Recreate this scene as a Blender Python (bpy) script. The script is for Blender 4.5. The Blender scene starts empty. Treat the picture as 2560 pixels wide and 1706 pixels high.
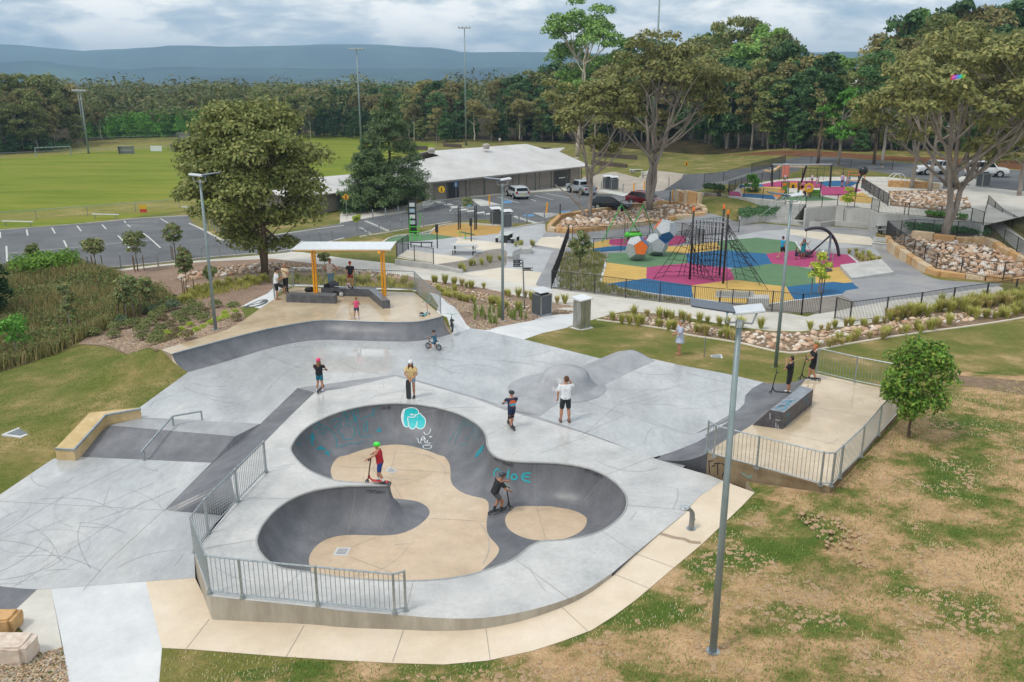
import bpy,bmesh,math,random
import numpy as np
from mathutils import Vector,Matrix,noise as mnoise
from mathutils.geometry import delaunay_2d_cdt
random.seed(7);RNG = np.random.default_rng(7)
R = math.radians
scn = bpy.context.scene
COL = scn.collection

# ---------------------------------------------------------------- camera
PITCH = R(17.2);FPX = 2165.0;CH = 12.5
cam_d = bpy.data.cameras.new('camera');cam = bpy.data.objects.new('camera',cam_d);COL.objects.link(cam)
cam.location = (0,0,CH);cam.rotation_euler = (R(90) - PITCH,0,0)
cam_d.sensor_width = 36;cam_d.lens = 36 * FPX / 2560;cam_d.clip_start = .1;cam_d.clip_end = 30000
scn.camera = cam
# ---------------------------------------------------------------- sky
SUN_EL,SUN_AZ = R(58),R(-125)       # azimuth measured from +Y towards +X
w = bpy.data.worlds.new('World');scn.world = w;w.use_nodes = True
nt = w.node_tree;nt.nodes.clear()
def N(t,**k):
    n = nt.nodes.new(t)
    for a,b in k.items():setattr(n,a,b)
    return n
def L(a,b):nt.links.new(a,b)
out = N('ShaderNodeOutputWorld');bg = N('ShaderNodeBackground');bg.inputs[1].default_value = .1
sky = N('ShaderNodeTexSky',sky_type='NISHITA',sun_disc=False,sun_elevation=SUN_EL,sun_rotation=SUN_AZ)
tc = N('ShaderNodeTexCoord');sp = N('ShaderNodeSeparateXYZ');L(tc.outputs['Generated'],sp.inputs[0])
def MA(op,a,b=None):
    n = N('ShaderNodeMath',operation=op)
    for i,v in enumerate((a,b)):
        if v is None:continue
        if isinstance(v,(int,float)):n.inputs[i].default_value = v
        else:L(v,n.inputs[i])
    return n.outputs[0]
zc = MA('ADD',MA('MAXIMUM',sp.outputs[2],0.0),.27)
cb = N('ShaderNodeCombineXYZ');L(MA('DIVIDE',sp.outputs[0],zc),cb.inputs[0]);L(MA('DIVIDE',sp.outputs[1],zc),cb.inputs[1]);cb.inputs[2].default_value = 3.7
def noise_w(scale,det,rough,dist=0):
    n = N('ShaderNodeTexNoise');n.inputs['Scale'].default_value = scale;n.inputs['Detail'].default_value = det
    n.inputs['Roughness'].default_value = rough;n.inputs['Distortion'].default_value = dist;L(cb.outputs[0],n.inputs['Vector']);return n.outputs[0]
n1 = noise_w(3.1,10,.58,.2);n2 = noise_w(1.1,3,.5)
nsum = MA('ADD',MA('ADD',MA('MULTIPLY',n1,.74),MA('MULTIPLY',n2,.26)),MA('MULTIPLY',MA('SUBTRACT',.335,MA('MINIMUM',zc,.39)),.8))
rp = N('ShaderNodeValToRGB');L(nsum,rp.inputs[0]);e = rp.color_ramp.elements
while len(e) < 5:e.new(.5)
for el,(p_,c_) in zip(e,[(.37,(3.0,4.1,5.4)),(.44,(4.8,5.6,6.5)),(.49,(6.9,7.4,7.8)),(.535,(9,9.2,9.3)),(.61,(10,10,10))]):
    el.position = p_;el.color = (*[q / 10 for q in c_],1)
sc_ = N('ShaderNodeMix',data_type='RGBA',blend_type='MULTIPLY');sc_.inputs[0].default_value = 1
L(rp.outputs[0],sc_.inputs[6]);sc_.inputs[7].default_value = (13.4,12.9,12.3,1)
mx = N('ShaderNodeMix',data_type='RGBA');mx.inputs[0].default_value = .93
L(sky.outputs[0],mx.inputs[6]);L(sc_.outputs[2],mx.inputs[7])
L(mx.outputs[2],bg.inputs[0]);L(bg.outputs[0],out.inputs[0])
# ---------------------------------------------------------------- sun, veiled by cloud
sd = bpy.data.lights.new('sun','SUN');sun = bpy.data.objects.new('sun',sd);COL.objects.link(sun)
sd.energy = 1.5;sd.angle = R(11);sd.color = (1,.95,.87)
sun.rotation_euler = Vector((math.sin(SUN_AZ) * math.cos(SUN_EL),math.cos(SUN_AZ) * math.cos(SUN_EL),math.sin(SUN_EL))).to_track_quat('Z','Y').to_euler()
scn.view_settings.view_transform = 'Standard';scn.view_settings.look = 'None'
scn.view_settings.exposure = 0.2;scn.view_settings.gamma = 1;scn.view_settings.use_curve_mapping = False
scn.cycles.max_bounces = 5;scn.cycles.diffuse_bounces = 2;scn.cycles.glossy_bounces = 2;scn.cycles.transmission_bounces = 3
scn.cycles.transparent_max_bounces = 6;scn.cycles.volume_bounces = 0;scn.cycles.use_denoising = True

# ---------------------------------------------------------------- pixels to rays
VW = {'a':(0,0),'b':(850,0),'c':(1700,0),'d':(0,560),'e':(850,560),'f':(1700,560),'g':(0,1126),'h':(850,1126),'i':(1700,1126)}
VW = {k:(*v,2.7035) for k,v in VW.items()}
VW.update({k:(*v,4.612) for k,v in {'A':(640,640),'B':(1060,880),'C':(900,500),'D':(1400,460),'E':(1900,480),'F':(1760,360),'G':(2060,380)}.items()})
VW['H'] = (1740,840,3.734);VW['z'] = (0,0,.91914);VW['s'] = (0,0,1)
def px(spec):
    """'d 10,20 30,40 A 5,6' -> photo pixels; letters name a magnified view of the photograph"""
    o = [];k = 's'
    for t in spec.split():
        if t in VW:k = t
        else:
            x,y = t.split(',');a,b,s = VW[k];o.append((a + float(x) / s,b + float(y) / s))
    return np.array(o)
def rays(p):
    p = np.asarray(p,float).reshape(-1,2)
    u = (p[:,0] - 1280) / FPX;v = (p[:,1] - 853) / FPX
    return np.stack([u,math.cos(PITCH) - v * math.sin(PITCH),-math.sin(PITCH) - v * math.cos(PITCH)],1)
def PZ(spec,z):
    """pixels meeting the height z (number or function of x, y)"""
    p = px(spec) if isinstance(spec,str) else spec
    d = rays(p)
    zz = np.zeros(len(d)) + (0 if callable(z) else z)
    for _ in range(14 if callable(z) else 1):
        t = (zz - CH) / np.minimum(d[:,2],-1e-3);q = d * t[:,None]
        if callable(z):zz = .5 * zz + .5 * z(q[:,0],q[:,1])
    if callable(z):t = (zz - CH) / np.minimum(d[:,2],-1e-3);q = d * t[:,None]
    q[:,2] = zz
    return q
def sstep(a,b,x):
    t = np.clip((x - a) / (b - a),0,1);return t * t * (3 - 2 * t)

# ---------------------------------------------------------------- materials
MATS = {}
def lin(c):
    """'#rrggbb' or tuple (linear)"""
    if isinstance(c,str):
        v = [int(c[i:i + 2],16) / 255 for i in (1,3,5)]
        return tuple(x / 12.92 if x <= .04045 else ((x + .055) / 1.055) ** 2.4 for x in v)
    return c
def pmat(name,cols,scale=4,rough=.8,bump=0,bs=None,big=None,metallic=0,spec=.5,island=False,objrand=0,trans=0,detail=6,stretch=None,rough2=None,emit=None,coord='pos',lo=.33,hi=.67,wet=None,nrough=.6):
    if name in MATS:return MATS[name]
    m = bpy.data.materials.new(name);m.use_nodes = True;T = m.node_tree;B = T.nodes['Principled BSDF'];Lk = T.links.new
    def nn(t,**k):
        n = T.nodes.new(t)
        for a,b in k.items():setattr(n,a,b)
        return n
    cols = [lin(c) for c in (cols if isinstance(cols,list) else [cols])]
    if coord == 'pos':vec = nn('ShaderNodeNewGeometry').outputs['Position']
    else:vec = nn('ShaderNodeTexCoord').outputs['Object']
    if stretch:
        mp = nn('ShaderNodeMapping');Lk(vec,mp.inputs[0]);mp.inputs['Scale'].default_value = stretch[:3]
        if len(stretch) > 3:mp.inputs['Rotation'].default_value = (0,0,stretch[3])
        vec = mp.outputs[0]
    def noi(s,d=detail,r=nrough):
        n = nn('ShaderNodeTexNoise');Lk(vec,n.inputs['Vector']);n.inputs['Scale'].default_value = s;n.inputs['Detail'].default_value = d;n.inputs['Roughness'].default_value = r
        return n.outputs[0]
    col = None
    if len(cols) > 1:
        rmp = nn('ShaderNodeValToRGB');e = rmp.color_ramp.elements
        while len(e) < len(cols):e.new(.5)
        for i,(el,c) in enumerate(zip(e,cols)):
            el.position = (0 + i / (len(cols) - 1)) if island else lo + (hi - lo) * i / (len(cols) - 1);el.color = (*c,1)
        if island:src = nn('ShaderNodeNewGeometry').outputs['Random Per Island']
        else:src = noi(scale)
        Lk(src,rmp.inputs[0]);col = rmp.outputs[0]
    else:
        rgb = nn('ShaderNodeRGB');rgb.outputs[0].default_value = (*cols[0],1);col = rgb.outputs[0]
    def mul(c,fac_out,amt):
        mr = nn('ShaderNodeMapRange');Lk(fac_out,mr.inputs[0]);mr.inputs[1].default_value = .3;mr.inputs[2].default_value = .7
        mr.inputs[3].default_value = 1 - amt;mr.inputs[4].default_value = 1 + amt
        x = nn('ShaderNodeMix',data_type='RGBA',blend_type='MULTIPLY');x.inputs[0].default_value = 1
        Lk(c,x.inputs[6]);Lk(mr.outputs[0],x.inputs[7]);return x.outputs[2]
    if big:
        for s,a in (big if isinstance(big,list) else [big]):col = mul(col,noi(s,4),a)
    if objrand:
        oi = nn('ShaderNodeObjectInfo');mr = nn('ShaderNodeMapRange');Lk(oi.outputs['Random'],mr.inputs[0]);mr.inputs[3].default_value = 1 - objrand;mr.inputs[4].default_value = 1 + objrand
        x = nn('ShaderNodeMix',data_type='RGBA',blend_type='MULTIPLY');x.inputs[0].default_value = 1;Lk(col,x.inputs[6]);Lk(mr.outputs[0],x.inputs[7]);col = x.outputs[2]
    Lk(col,B.inputs['Base Color'])
    B.inputs['Roughness'].default_value = rough;B.inputs['Metallic'].default_value = metallic;B.inputs['Specular IOR Level'].default_value = spec
    if wet or rough2 is not None:
        mr = nn('ShaderNodeMapRange');Lk(noi((wet or .5),4),mr.inputs[0]);mr.inputs[1].default_value = .38;mr.inputs[2].default_value = .62
        mr.inputs[3].default_value = rough;mr.inputs[4].default_value = rough2;Lk(mr.outputs[0],B.inputs['Roughness'])
    if bump:
        b = nn('ShaderNodeBump');b.inputs['Strength'].default_value = min(1,bump);b.inputs['Distance'].default_value = .02 * max(1,bump)
        Lk(noi(bs or scale * 3),b.inputs['Height']);Lk(b.outputs[0],B.inputs['Normal'])
    if emit:B.inputs['Emission Color'].default_value = (*lin(emit[0]),1);B.inputs['Emission Strength'].default_value = emit[1]
    if trans:
        tr = nn('ShaderNodeBsdfTranslucent');Lk(col,tr.inputs[0]);ms = nn('ShaderNodeMixShader');ms.inputs[0].default_value = trans
        Lk(B.outputs[0],ms.inputs[1]);Lk(tr.outputs[0],ms.inputs[2]);Lk(ms.outputs[0],T.nodes['Material Output'].inputs[0])
    MATS[name] = m;return m
def M(c,rough=.6,metallic=0,**k):
    """a plain paint, cloth or metal with a little tone variation"""
    l = lin(c);d = tuple(x * .86 for x in l)
    return pmat(f'paint_{c}_{rough}_{metallic}',[d,l],scale=9,rough=rough,metallic=metallic,coord='obj',**k)

# ---------------------------------------------------------------- meshes
def mk(name,verts,faces,mat,parent=None,smooth=False,mi=None,world=False,kind=None):
    me = bpy.data.meshes.new(name)
    me.from_pydata([tuple(map(float,v)) for v in verts] if not isinstance(verts,np.ndarray) else verts.tolist(),[],faces if not isinstance(faces,np.ndarray) else faces.tolist())
    for m in (mat if isinstance(mat,list) else [mat]):me.materials.append(m)
    if mi is not None:me.polygons.foreach_set('material_index',np.asarray(mi,dtype=np.int32))
    if smooth:me.polygons.foreach_set('use_smooth',np.ones(len(me.polygons),dtype=bool))
    me.update()
    o = bpy.data.objects.new(name,me);COL.objects.link(o)
    if parent is not None:
        o.parent = parent
        if world:o.matrix_parent_inverse = Matrix.Translation(-Vector(parent.location))
    if kind:o['kind'] = kind
    return o
def quads(name,V,nq,mat,parent=None,kind=None,world=False,smooth=False):
    """many separate quads: V is (4n,3)"""
    me = bpy.data.meshes.new(name);n = len(V);me.vertices.add(n);me.vertices.foreach_set('co',V.astype(np.float32).ravel())
    me.loops.add(n);me.loops.foreach_set('vertex_index',np.arange(n,dtype=np.int32));f = n // nq
    me.polygons.add(f);me.polygons.foreach_set('loop_start',np.arange(0,n,nq,dtype=np.int32));me.polygons.foreach_set('loop_total',np.full(f,nq,dtype=np.int32))
    if smooth:me.polygons.foreach_set('use_smooth',np.ones(f,dtype=bool))
    for m in (mat if isinstance(mat,list) else [mat]):me.materials.append(m)
    me.update(calc_edges=True)
    o = bpy.data.objects.new(name,me);COL.objects.link(o)
    if parent is not None:
        o.parent = parent
        if world:o.matrix_parent_inverse = Matrix.Translation(-Vector(parent.location))
    if kind:o['kind'] = kind
    return o
def tag(o,label,cat,group=None):
    o['label'] = label;o['category'] = cat
    if group:o['group'] = group
    return o
def thing(name,label,cat,loc=(0,0,0),group=None,rz=0):
    o = bpy.data.objects.new(name,None);COL.objects.link(o);o.location = loc;o.rotation_euler = (0,0,rz);o.empty_display_size = .2
    return tag(o,label,cat,group)
def struct(o):o['kind'] = 'structure';return o
def dup(root,loc=None,rz=None,label=None,group=None,scale=None):
    r = root.copy();COL.objects.link(r)
    if loc is not None:r.location = loc
    if rz is not None:r.rotation_euler = (0,0,rz)
    if scale is not None:r.scale = scale if hasattr(scale,'__len__') else (scale,) * 3
    if label:r['label'] = label
    if group:r['group'] = group
    for ch in root.children:
        c = ch.copy();COL.objects.link(c);c.parent = r
        for g in ch.children:
            d = g.copy();COL.objects.link(d);d.parent = c
    return r
def basis(d):
    d = Vector(d).normalized();a = Vector((0,0,1)) if abs(d.z) < .95 else Vector((1,0,0))
    x = d.cross(a).normalized();return x,x.cross(d).normalized() * -1
class MB:
    def __init__(s):s.v = [];s.f = [];s.m = [];s.cm = 0
    def add(s,vs,fs):
        b = len(s.v);s.v += [tuple(v) for v in vs];s.f += [tuple(b + i for i in f) for f in fs];s.m += [s.cm] * len(fs);return s
    def box(s,c,d,rz=0,M4=None,bev=0):
        x,y,z = (q / 2 for q in d);b = min(bev,x * .9,y * .9,z * .9)
        if b <= 0:
            vs = [(sx * x,sy * y,sz * z) for sz in (-1,1) for sx,sy in ((-1,-1),(1,-1),(1,1),(-1,1))]
            fs = [(3,2,1,0),(4,5,6,7),(0,1,5,4),(1,2,6,5),(2,3,7,6),(3,0,4,7)]
        else:
            vs = [];
            for sz in (-1,1):
                for sx,sy in ((-1,-1),(1,-1),(1,1),(-1,1)):
                    vs += [(sx * (x - b),sy * y,sz * (z - b)),(sx * x,sy * (y - b),sz * (z - b)),(sx * (x - b),sy * (y - b),sz * z)]
            I = lambda k,q:k * 3 + q
            fs = [(I(3,2),I(2,2),I(1,2),I(0,2)),(I(4,2),I(5,2),I(6,2),I(7,2)),(I(0,0),I(1,0),I(5,0),I(4,0)),(I(1,1),I(2,1),I(6,1),I(5,1)),(I(2,0),I(3,0),I(7,0),I(6,0)),(I(3,1),I(0,1),I(4,1),I(7,1))]
            fs += [(I(0,2),I(1,2),I(1,0),I(0,0)),(I(1,2),I(2,2),I(2,1),I(1,1)),(I(2,2),I(3,2),I(3,0),I(2,0)),(I(3,2),I(0,2),I(0,1),I(3,1)),
                   (I(5,2),I(4,2),I(4,0),I(5,0)),(I(6,2),I(5,2),I(5,1),I(6,1)),(I(7,2),I(6,2),I(6,0),I(7,0)),(I(4,2),I(7,2),I(7,1),I(4,1)),
                   (I(0,1),I(0,0),I(4,0),I(4,1)),(I(1,0),I(1,1),I(5,1),I(5,0)),(I(2,1),I(2,0),I(6,0),I(6,1)),(I(3,0),I(3,1),I(7,1),I(7,0))]
            for k in range(8):fs.append((I(k,0),I(k,1),I(k,2)) if k in (0,2,5,7) else (I(k,0),I(k,2),I(k,1)))
        mt = Matrix.Translation(Vector(c)) @ Matrix.Rotation(rz,4,'Z') if M4 is None else M4
        return s.add([mt @ Vector(v) for v in vs],fs)
    def cyl(s,a,b,r,r2=None,n=8,caps=True):
        a,b = Vector(a),Vector(b);r2 = r if r2 is None else r2;x,y = basis(b - a)
        vs = [a + (x * math.cos(t) + y * math.sin(t)) * r for t in (2 * math.pi * i / n for i in range(n))] + [b + (x * math.cos(t) + y * math.sin(t)) * r2 for t in (2 * math.pi * i / n for i in range(n))]
        fs = [(i,(i + 1) % n,n + (i + 1) % n,n + i) for i in range(n)]
        if caps:fs += [tuple(range(n - 1,-1,-1)),tuple(range(n,2 * n))]
        return s.add(vs,fs)
    def tube(s,pts,r,n=6,closed=False,caps=True):
        P_ = [Vector(p) for p in pts];rr = r if hasattr(r,'__len__') else [r] * len(P_);m = len(P_);vs = [];px_ = None
        for i,p in enumerate(P_):
            d = (P_[(i + 1) % m] - P_[i - 1]) if (closed or 0 < i < m - 1) else (P_[1] - P_[0] if i == 0 else P_[-1] - P_[-2])
            if d.length < 1e-9:d = Vector((0,0,1))
            d.normalize()
            if px_ is None:x,_ = basis(d)
            else:
                x = px_ - d * px_.dot(d);x = x.normalized() if x.length > 1e-6 else basis(d)[0]
            px_ = x;y = d.cross(x)
            vs += [p + (x * math.cos(t) + y * math.sin(t)) * rr[i] for t in (2 * math.pi * k / n for k in range(n))]
        fs = []
        for i in range(m if closed else m - 1):
            j = (i + 1) % m
            fs += [(i * n + k,i * n + (k + 1) % n,j * n + (k + 1) % n,j * n + k) for k in range(n)]
        if caps and not closed:fs += [tuple(range(n - 1,-1,-1)),tuple(range((m - 1) * n,m * n))]
        return s.add(vs,fs)
    def prism(s,poly,z0,z1):
        n = len(poly);ar = sum(poly[i][0] * poly[(i + 1) % n][1] - poly[(i + 1) % n][0] * poly[i][1] for i in range(n))
        if ar < 0:poly = poly[::-1]
        g = lambda z,i:z[i] if hasattr(z,'__len__') else z
        if ar < 0:
            if hasattr(z0,'__len__'):z0 = z0[::-1]
            if hasattr(z1,'__len__'):z1 = z1[::-1]
        vs = [(p[0],p[1],g(z0,i)) for i,p in enumerate(poly)] + [(p[0],p[1],g(z1,i)) for i,p in enumerate(poly)]
        return s.add(vs,[tuple(range(n - 1,-1,-1)),tuple(range(n,2 * n))] + [(i,(i + 1) % n,n + (i + 1) % n,n + i) for i in range(n)])
    def lathe(s,prof,c=(0,0,0),n=16,ax=None):
        vs = [];c = Vector(c)
        for r,z in prof:vs += [Vector((r * math.cos(2 * math.pi * k / n),r * math.sin(2 * math.pi * k / n),z)) for k in range(n)]
        if ax is not None:
            q = Vector((0,0,1)).rotation_difference(Vector(ax));vs = [q @ v for v in vs]
        fs = [(i * n + k,i * n + (k + 1) % n,(i + 1) * n + (k + 1) % n,(i + 1) * n + k) for i in range(len(prof) - 1) for k in range(n)]
        return s.add([v + c for v in vs],fs)
    def ball(s,c,r,n=10,m=6,sq=(1,1,1),rz=0):
        pr = [(math.sin(math.pi * i / m),-math.cos(math.pi * i / m)) for i in range(m + 1)];vs = [];ca,sa = math.cos(rz),math.sin(rz)
        for a,z in pr:
            for k in range(n):
                x,y = a * math.cos(2 * math.pi * k / n) * r * sq[0],a * math.sin(2 * math.pi * k / n) * r * sq[1]
                vs.append((c[0] + x * ca - y * sa,c[1] + x * sa + y * ca,c[2] + z * r * sq[2]))
        return s.add(vs,[(i * n + k,i * n + (k + 1) % n,(i + 1) * n + (k + 1) % n,(i + 1) * n + k) for i in range(m) for k in range(n)])
    def build(s,name,mat,parent=None,world=False,smooth=False,kind=None):
        return mk(name,s.v,s.f,mat,parent,smooth,s.m if isinstance(mat,list) else None,world,kind)

# ---------------------------------------------------------------- planar helpers
def inpoly(P_,x,y):
    P_ = np.asarray(P_)[:,:2];x = np.asarray(x);y = np.asarray(y);r = np.zeros(x.shape,bool);n = len(P_)
    for i in range(n):
        x0,y0 = P_[i];x1,y1 = P_[(i + 1) % n]
        if y0 == y1:continue
        c = ((y0 > y) != (y1 > y)) & (x < (x1 - x0) * (y - y0) / (y1 - y0) + x0);r ^= c
    return r
def pdist(P_,x,y,closed=True,val=None):
    """distance to a polyline, and the value (e.g. height) at the nearest point of it"""
    P_ = np.asarray(P_,float);best = np.full(np.shape(x),1e9);bv = np.zeros(np.shape(x));n = len(P_)
    for i in range(n if closed else n - 1):
        a,b = P_[i],P_[(i + 1) % n];dx,dy = b[0] - a[0],b[1] - a[1];l = dx * dx + dy * dy + 1e-12
        t = np.clip(((x - a[0]) * dx + (y - a[1]) * dy) / l,0,1)
        d = np.hypot(x - a[0] - t * dx,y - a[1] - t * dy);m = d < best;best = np.where(m,d,best)
        if val is not None:bv = np.where(m,val[i] * (1 - t) + val[(i + 1) % n] * t,bv)
    return (best,bv) if val is not None else best
def resample(P_,step,closed=False):
    P_ = np.asarray(P_,float)
    if closed:P_ = np.vstack([P_,P_[:1]])
    s = np.r_[0,np.cumsum(np.linalg.norm(np.diff(P_,axis=0),axis=1))];n = max(2,int(round(s[-1] / step)) + 1)
    t = np.linspace(0,s[-1],n);o = np.stack([np.interp(t,s,P_[:,k]) for k in range(P_.shape[1])],1)
    return o[:-1] if closed else o
def smoothline(P_,closed=False,it=2):
    P_ = np.asarray(P_,float)
    for _ in range(it):
        Q = P_ if not closed else np.vstack([P_,P_[:1]])
        a = Q[:-1] * .75 + Q[1:] * .25;b = Q[:-1] * .25 + Q[1:] * .75;S_ = np.empty((2 * len(a),P_.shape[1]));S_[0::2] = a;S_[1::2] = b
        P_ = S_ if closed else np.vstack([P_[:1],S_,P_[-1:]])
    return P_
def cdt(loops,pts,opened=()):
    vs = [];es = []
    for lp in loops:
        b = len(vs);n = len(lp);vs += [Vector((float(p[0]),float(p[1]))) for p in lp];es += [(b + i,b + (i + 1) % n) for i in range(n)]
    for lp in opened:
        b = len(vs);n = len(lp);vs += [Vector((float(p[0]),float(p[1]))) for p in lp];es += [(b + i,b + i + 1) for i in range(n - 1)]
    vs += [Vector((float(p[0]),float(p[1]))) for p in pts]
    r = delaunay_2d_cdt(vs,es,[],0,1e-5)
    V = np.array([tuple(v) for v in r[0]]);F_ = np.array([f for f in r[2] if len(f) == 3],dtype=int)
    a,b,c = V[F_[:,0]],V[F_[:,1]],V[F_[:,2]]
    ar = (b[:,0] - a[:,0]) * (c[:,1] - a[:,1]) - (b[:,1] - a[:,1]) * (c[:,0] - a[:,0])
    F_[ar < 0] = F_[ar < 0][:,::-1];F_ = F_[np.abs(ar) > 1e-7]
    return V,F_
def surf(name,outline,zf,mat,holes=(),step=.5,lines=(),parent=None,mifun=None,smooth=True,world=True):
    """a sheet over a plan outline, heights from zf(x, y)"""
    O = np.asarray(outline)[:,:2]
    x0,y0 = O.min(0);x1,y1 = O.max(0);gx,gy = np.meshgrid(np.arange(x0,x1,step),np.arange(y0,y1,step))
    gx = gx.ravel() + RNG.uniform(-.2,.2,gx.size) * step;gy = gy.ravel() + RNG.uniform(-.2,.2,gy.size) * step
    k = inpoly(O,gx,gy) & (pdist(O,gx,gy) > step * .4)
    for h in list(holes) + list(lines):k &= pdist(h,gx,gy) > step * .3
    V,F_ = cdt([O] + [np.asarray(h)[:,:2] for h in list(holes)],np.stack([gx[k],gy[k]],1),[np.asarray(l)[:,:2] for l in lines])
    c = V[F_].mean(1);k = inpoly(O,c[:,0],c[:,1])
    for h in holes:k &= ~inpoly(h,c[:,0],c[:,1])
    F_ = F_[k];u,inv = np.unique(F_,return_inverse=True);V = V[u];F_ = inv.reshape(F_.shape)
    z = zf(V[:,0],V[:,1]) if callable(zf) else np.full(len(V),zf)
    c = V[F_].mean(1)
    return mk(name,np.column_stack([V,z]),F_,mat,parent,smooth,mifun(c[:,0],c[:,1]) if mifun else None,world)
def wallstrip(name,top,bot,mat,parent=None,flip=False):
    """vertical face between two 3-D lines with the same number of points"""
    n = len(top);V = np.vstack([top,bot]);F_ = [(i,i + 1,n + i + 1,n + i) if flip else (i + 1,i,n + i,n + i + 1) for i in range(n - 1)]
    return mk(name,V,F_,mat,parent,False,None,True)
def ribbon(pts,wd,zf=None,up=.004):
    """flat band along a line, returns verts and faces"""
    P_ = np.asarray(pts,float);d = np.gradient(P_[:,:2],axis=0);d /= np.linalg.norm(d,axis=1)[:,None] + 1e-9
    nrm = np.stack([-d[:,1],d[:,0]],1);ww = np.asarray(wd) if hasattr(wd,'__len__') else np.full(len(P_),wd)
    a = P_[:,:2] + nrm * ww[:,None] / 2;b = P_[:,:2] - nrm * ww[:,None] / 2
    za = (zf(a[:,0],a[:,1]) if callable(zf) else P_[:,2] if zf is None else np.full(len(a),zf)) + up;zb = (zf(b[:,0],b[:,1]) if callable(zf) else P_[:,2] if zf is None else np.full(len(a),zf)) + up
    n = len(P_);return np.vstack([np.column_stack([a,za]),np.column_stack([b,zb])]),[(i,n + i,n + i + 1,i + 1) for i in range(n - 1)]

# ================================================================ heights of the place
DK,LP,ZQ,ZP,ZF = .15,-.6,.7,.75,-1.05       # bowl deck, lower plaza, quarter-pipe platform, right platform, bowl floor
ZT = -.25                                           # upper playground terrace
def zU(x,y):return .15 * sstep(-4,3,np.asarray(x))
def zpath(x,y):return np.interp(x,[-10.5,-8.5,-7.3,-5,-2,.5,2.5,4,7,12],[-.6,-.6,-.51,-.36,-.22,-.08,.05,.13,.16,.18])
def zflat(z):return lambda x,y:np.full(np.shape(x),float(z))
SO = []                                             # outline of the concrete skate park, with heights of the soil beside it
def so(spec,z,soil=None):
    q = PZ(spec,z)
    if soil is not None:q[:,2] = np.linspace(soil[0],soil[1],len(q)) if hasattr(soil,'__len__') else soil
    SO.extend(q.tolist())
so('g 1060,1780 1075,1568 1095,1335 1300,1345 1930,1395 2325,1420 h 350,1437 700,1447 1000,1420 1300,1355 1500,1290 1700,1215 1850,1120 2000,1010 2200,840 2325,735 i 140,640 310,480 420,375 505,285',zpath)
so('H 480,1215 1255,1410',ZP,(.22,.54));so('f 1581,1159 915,1010',ZP,(.6,.5));so('f 850,1035',ZP,.35);so('f 640,1078',.3,.2)
so('f 560,1070 300,1010 0,955 e 2045,897',zU);so('e 1960,890',.3,.15);so('e 1780,915 1600,870 1240,780 995,725 885,705 758,748',zU)
so('e 692,625 505,465 A 430,360 215,495 d 1660,640 1540,715 1090,850',ZQ);so('d 1160,880',ZQ,.35);so('d 1270,1003 945,1240',0);so('d 605,1275',.38,-.1);so('d 370,1520',-.2,-.6)
so('g 0,300 s -700,1560 -900,1900 g -200,1400 60,1115 280,1370 420,1330 470,1568 500,1780',LP)
SO = np.array(SO)
def base(x,y):
    f = lambda yy:np.interp(yy,[0,30,36,41,46,54,64,72,110,130,180,250,400,1000,3000,9000],[.2,.08,-.05,-.3,-.5,-1.05,-1.7,-2,-2.2,-2.6,-3,-4,-7,-22,-30,-34])
    b = (f(y - 3) + f(y) + f(y + 3)) / 3
    fld = np.interp(y,[78,92,200,260,400,1000,9000],[-2.5,-3,-5,-5.6,-8,-22,-34])
    b = b + (fld - b) * sstep(-16,-34,x) * sstep(76,96,y)
    b = b - 1.9 * np.exp(-(((x + 30) / 11) ** 2 + ((y - 46) / 11) ** 2)) - .5 * sstep(-13,-22,x) * sstep(50,32,y)
    b = b + .5 * sstep(5,16,x) * sstep(36,20,y)
    b = b + (np.interp(y,[60,80,95,110,200,400],[-1.4,-.9,-.5,-.1,0,-2]) - b) * sstep(36,52,x) * sstep(62,84,y) * sstep(500,250,y)
    return b
SBB = (SO[:,0].min() - 5.1,SO[:,0].max() + 5.1,SO[:,1].min() - 5.1,SO[:,1].max() + 5.1)
TB = np.vstack([PZ('F 285,603 410,468 870,412 1350,376 1815,380 2080,380',ZT)[:,:2],[(62,92)],PZ('G 1830,852',ZT)[:,:2]])     # sides and back of the upper terrace
def G(x,y):
    x = np.asarray(x,float);y = np.asarray(y,float);b = base(x,y)
    m = (x > SBB[0]) & (x < SBB[1]) & (y > SBB[2]) & (y < SBB[3])
    if np.any(m):
        d,v = pdist(SO,x[m],y[m],True,SO[:,2]);k = 1 - sstep(.0,5.0,d);b[m] = b[m] + (v - .015 - b[m]) * k
    m = (x > 0) & (x < 110) & (y > 85) & (y < 190)
    if np.any(m):d = pdist(TB,x[m],y[m],False);k = np.where((x[m] > 20) & (y[m] > 118),1 - sstep(0,60,d),1 - sstep(0,11,d));b[m] = b[m] + (ZT - .03 - b[m]) * k
    return b
def g1(x,y):return float(G(np.array([x]),np.array([y]))[0])
def PT(spec):return PZ(spec,G)

# ================================================================ ground materials
m_lawn = pmat('lawn_grass',['#62692f','#72703b','#8a7c4e','#ab946a'],scale=.33,rough=.95,bump=.9,bs=22,big=[(5,.14),(26,.22)],spec=.15,lo=.4,hi=.68,detail=9,nrough=.68)
m_lawn_dry = pmat('dry_lawn',['#4f622a','#73703f','#a88a66','#b99975'],scale=.36,rough=.95,bump=1,bs=18,big=[(3,.18),(22,.3)],spec=.1,lo=.385,hi=.59,detail=10,nrough=.7,stretch=(1,1.3,1,.6))
m_field = pmat('field_grass',['#64741f','#74802a','#848436'],scale=.06,rough=.95,big=[(.35,.1),(2,.08)],spec=.1,stretch=(1,4,1,.12),bump=.3,bs=3)
m_field_dry = pmat('dry_field_edge',['#8a8148','#7b7a3a','#9a8c58'],scale=.2,rough=.95,big=(2,.1),spec=.1)
m_forest = pmat('forest_floor',['#2a2a18','#3c3620','#52432c'],scale=.3,rough=.95,spec=.1)
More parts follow.
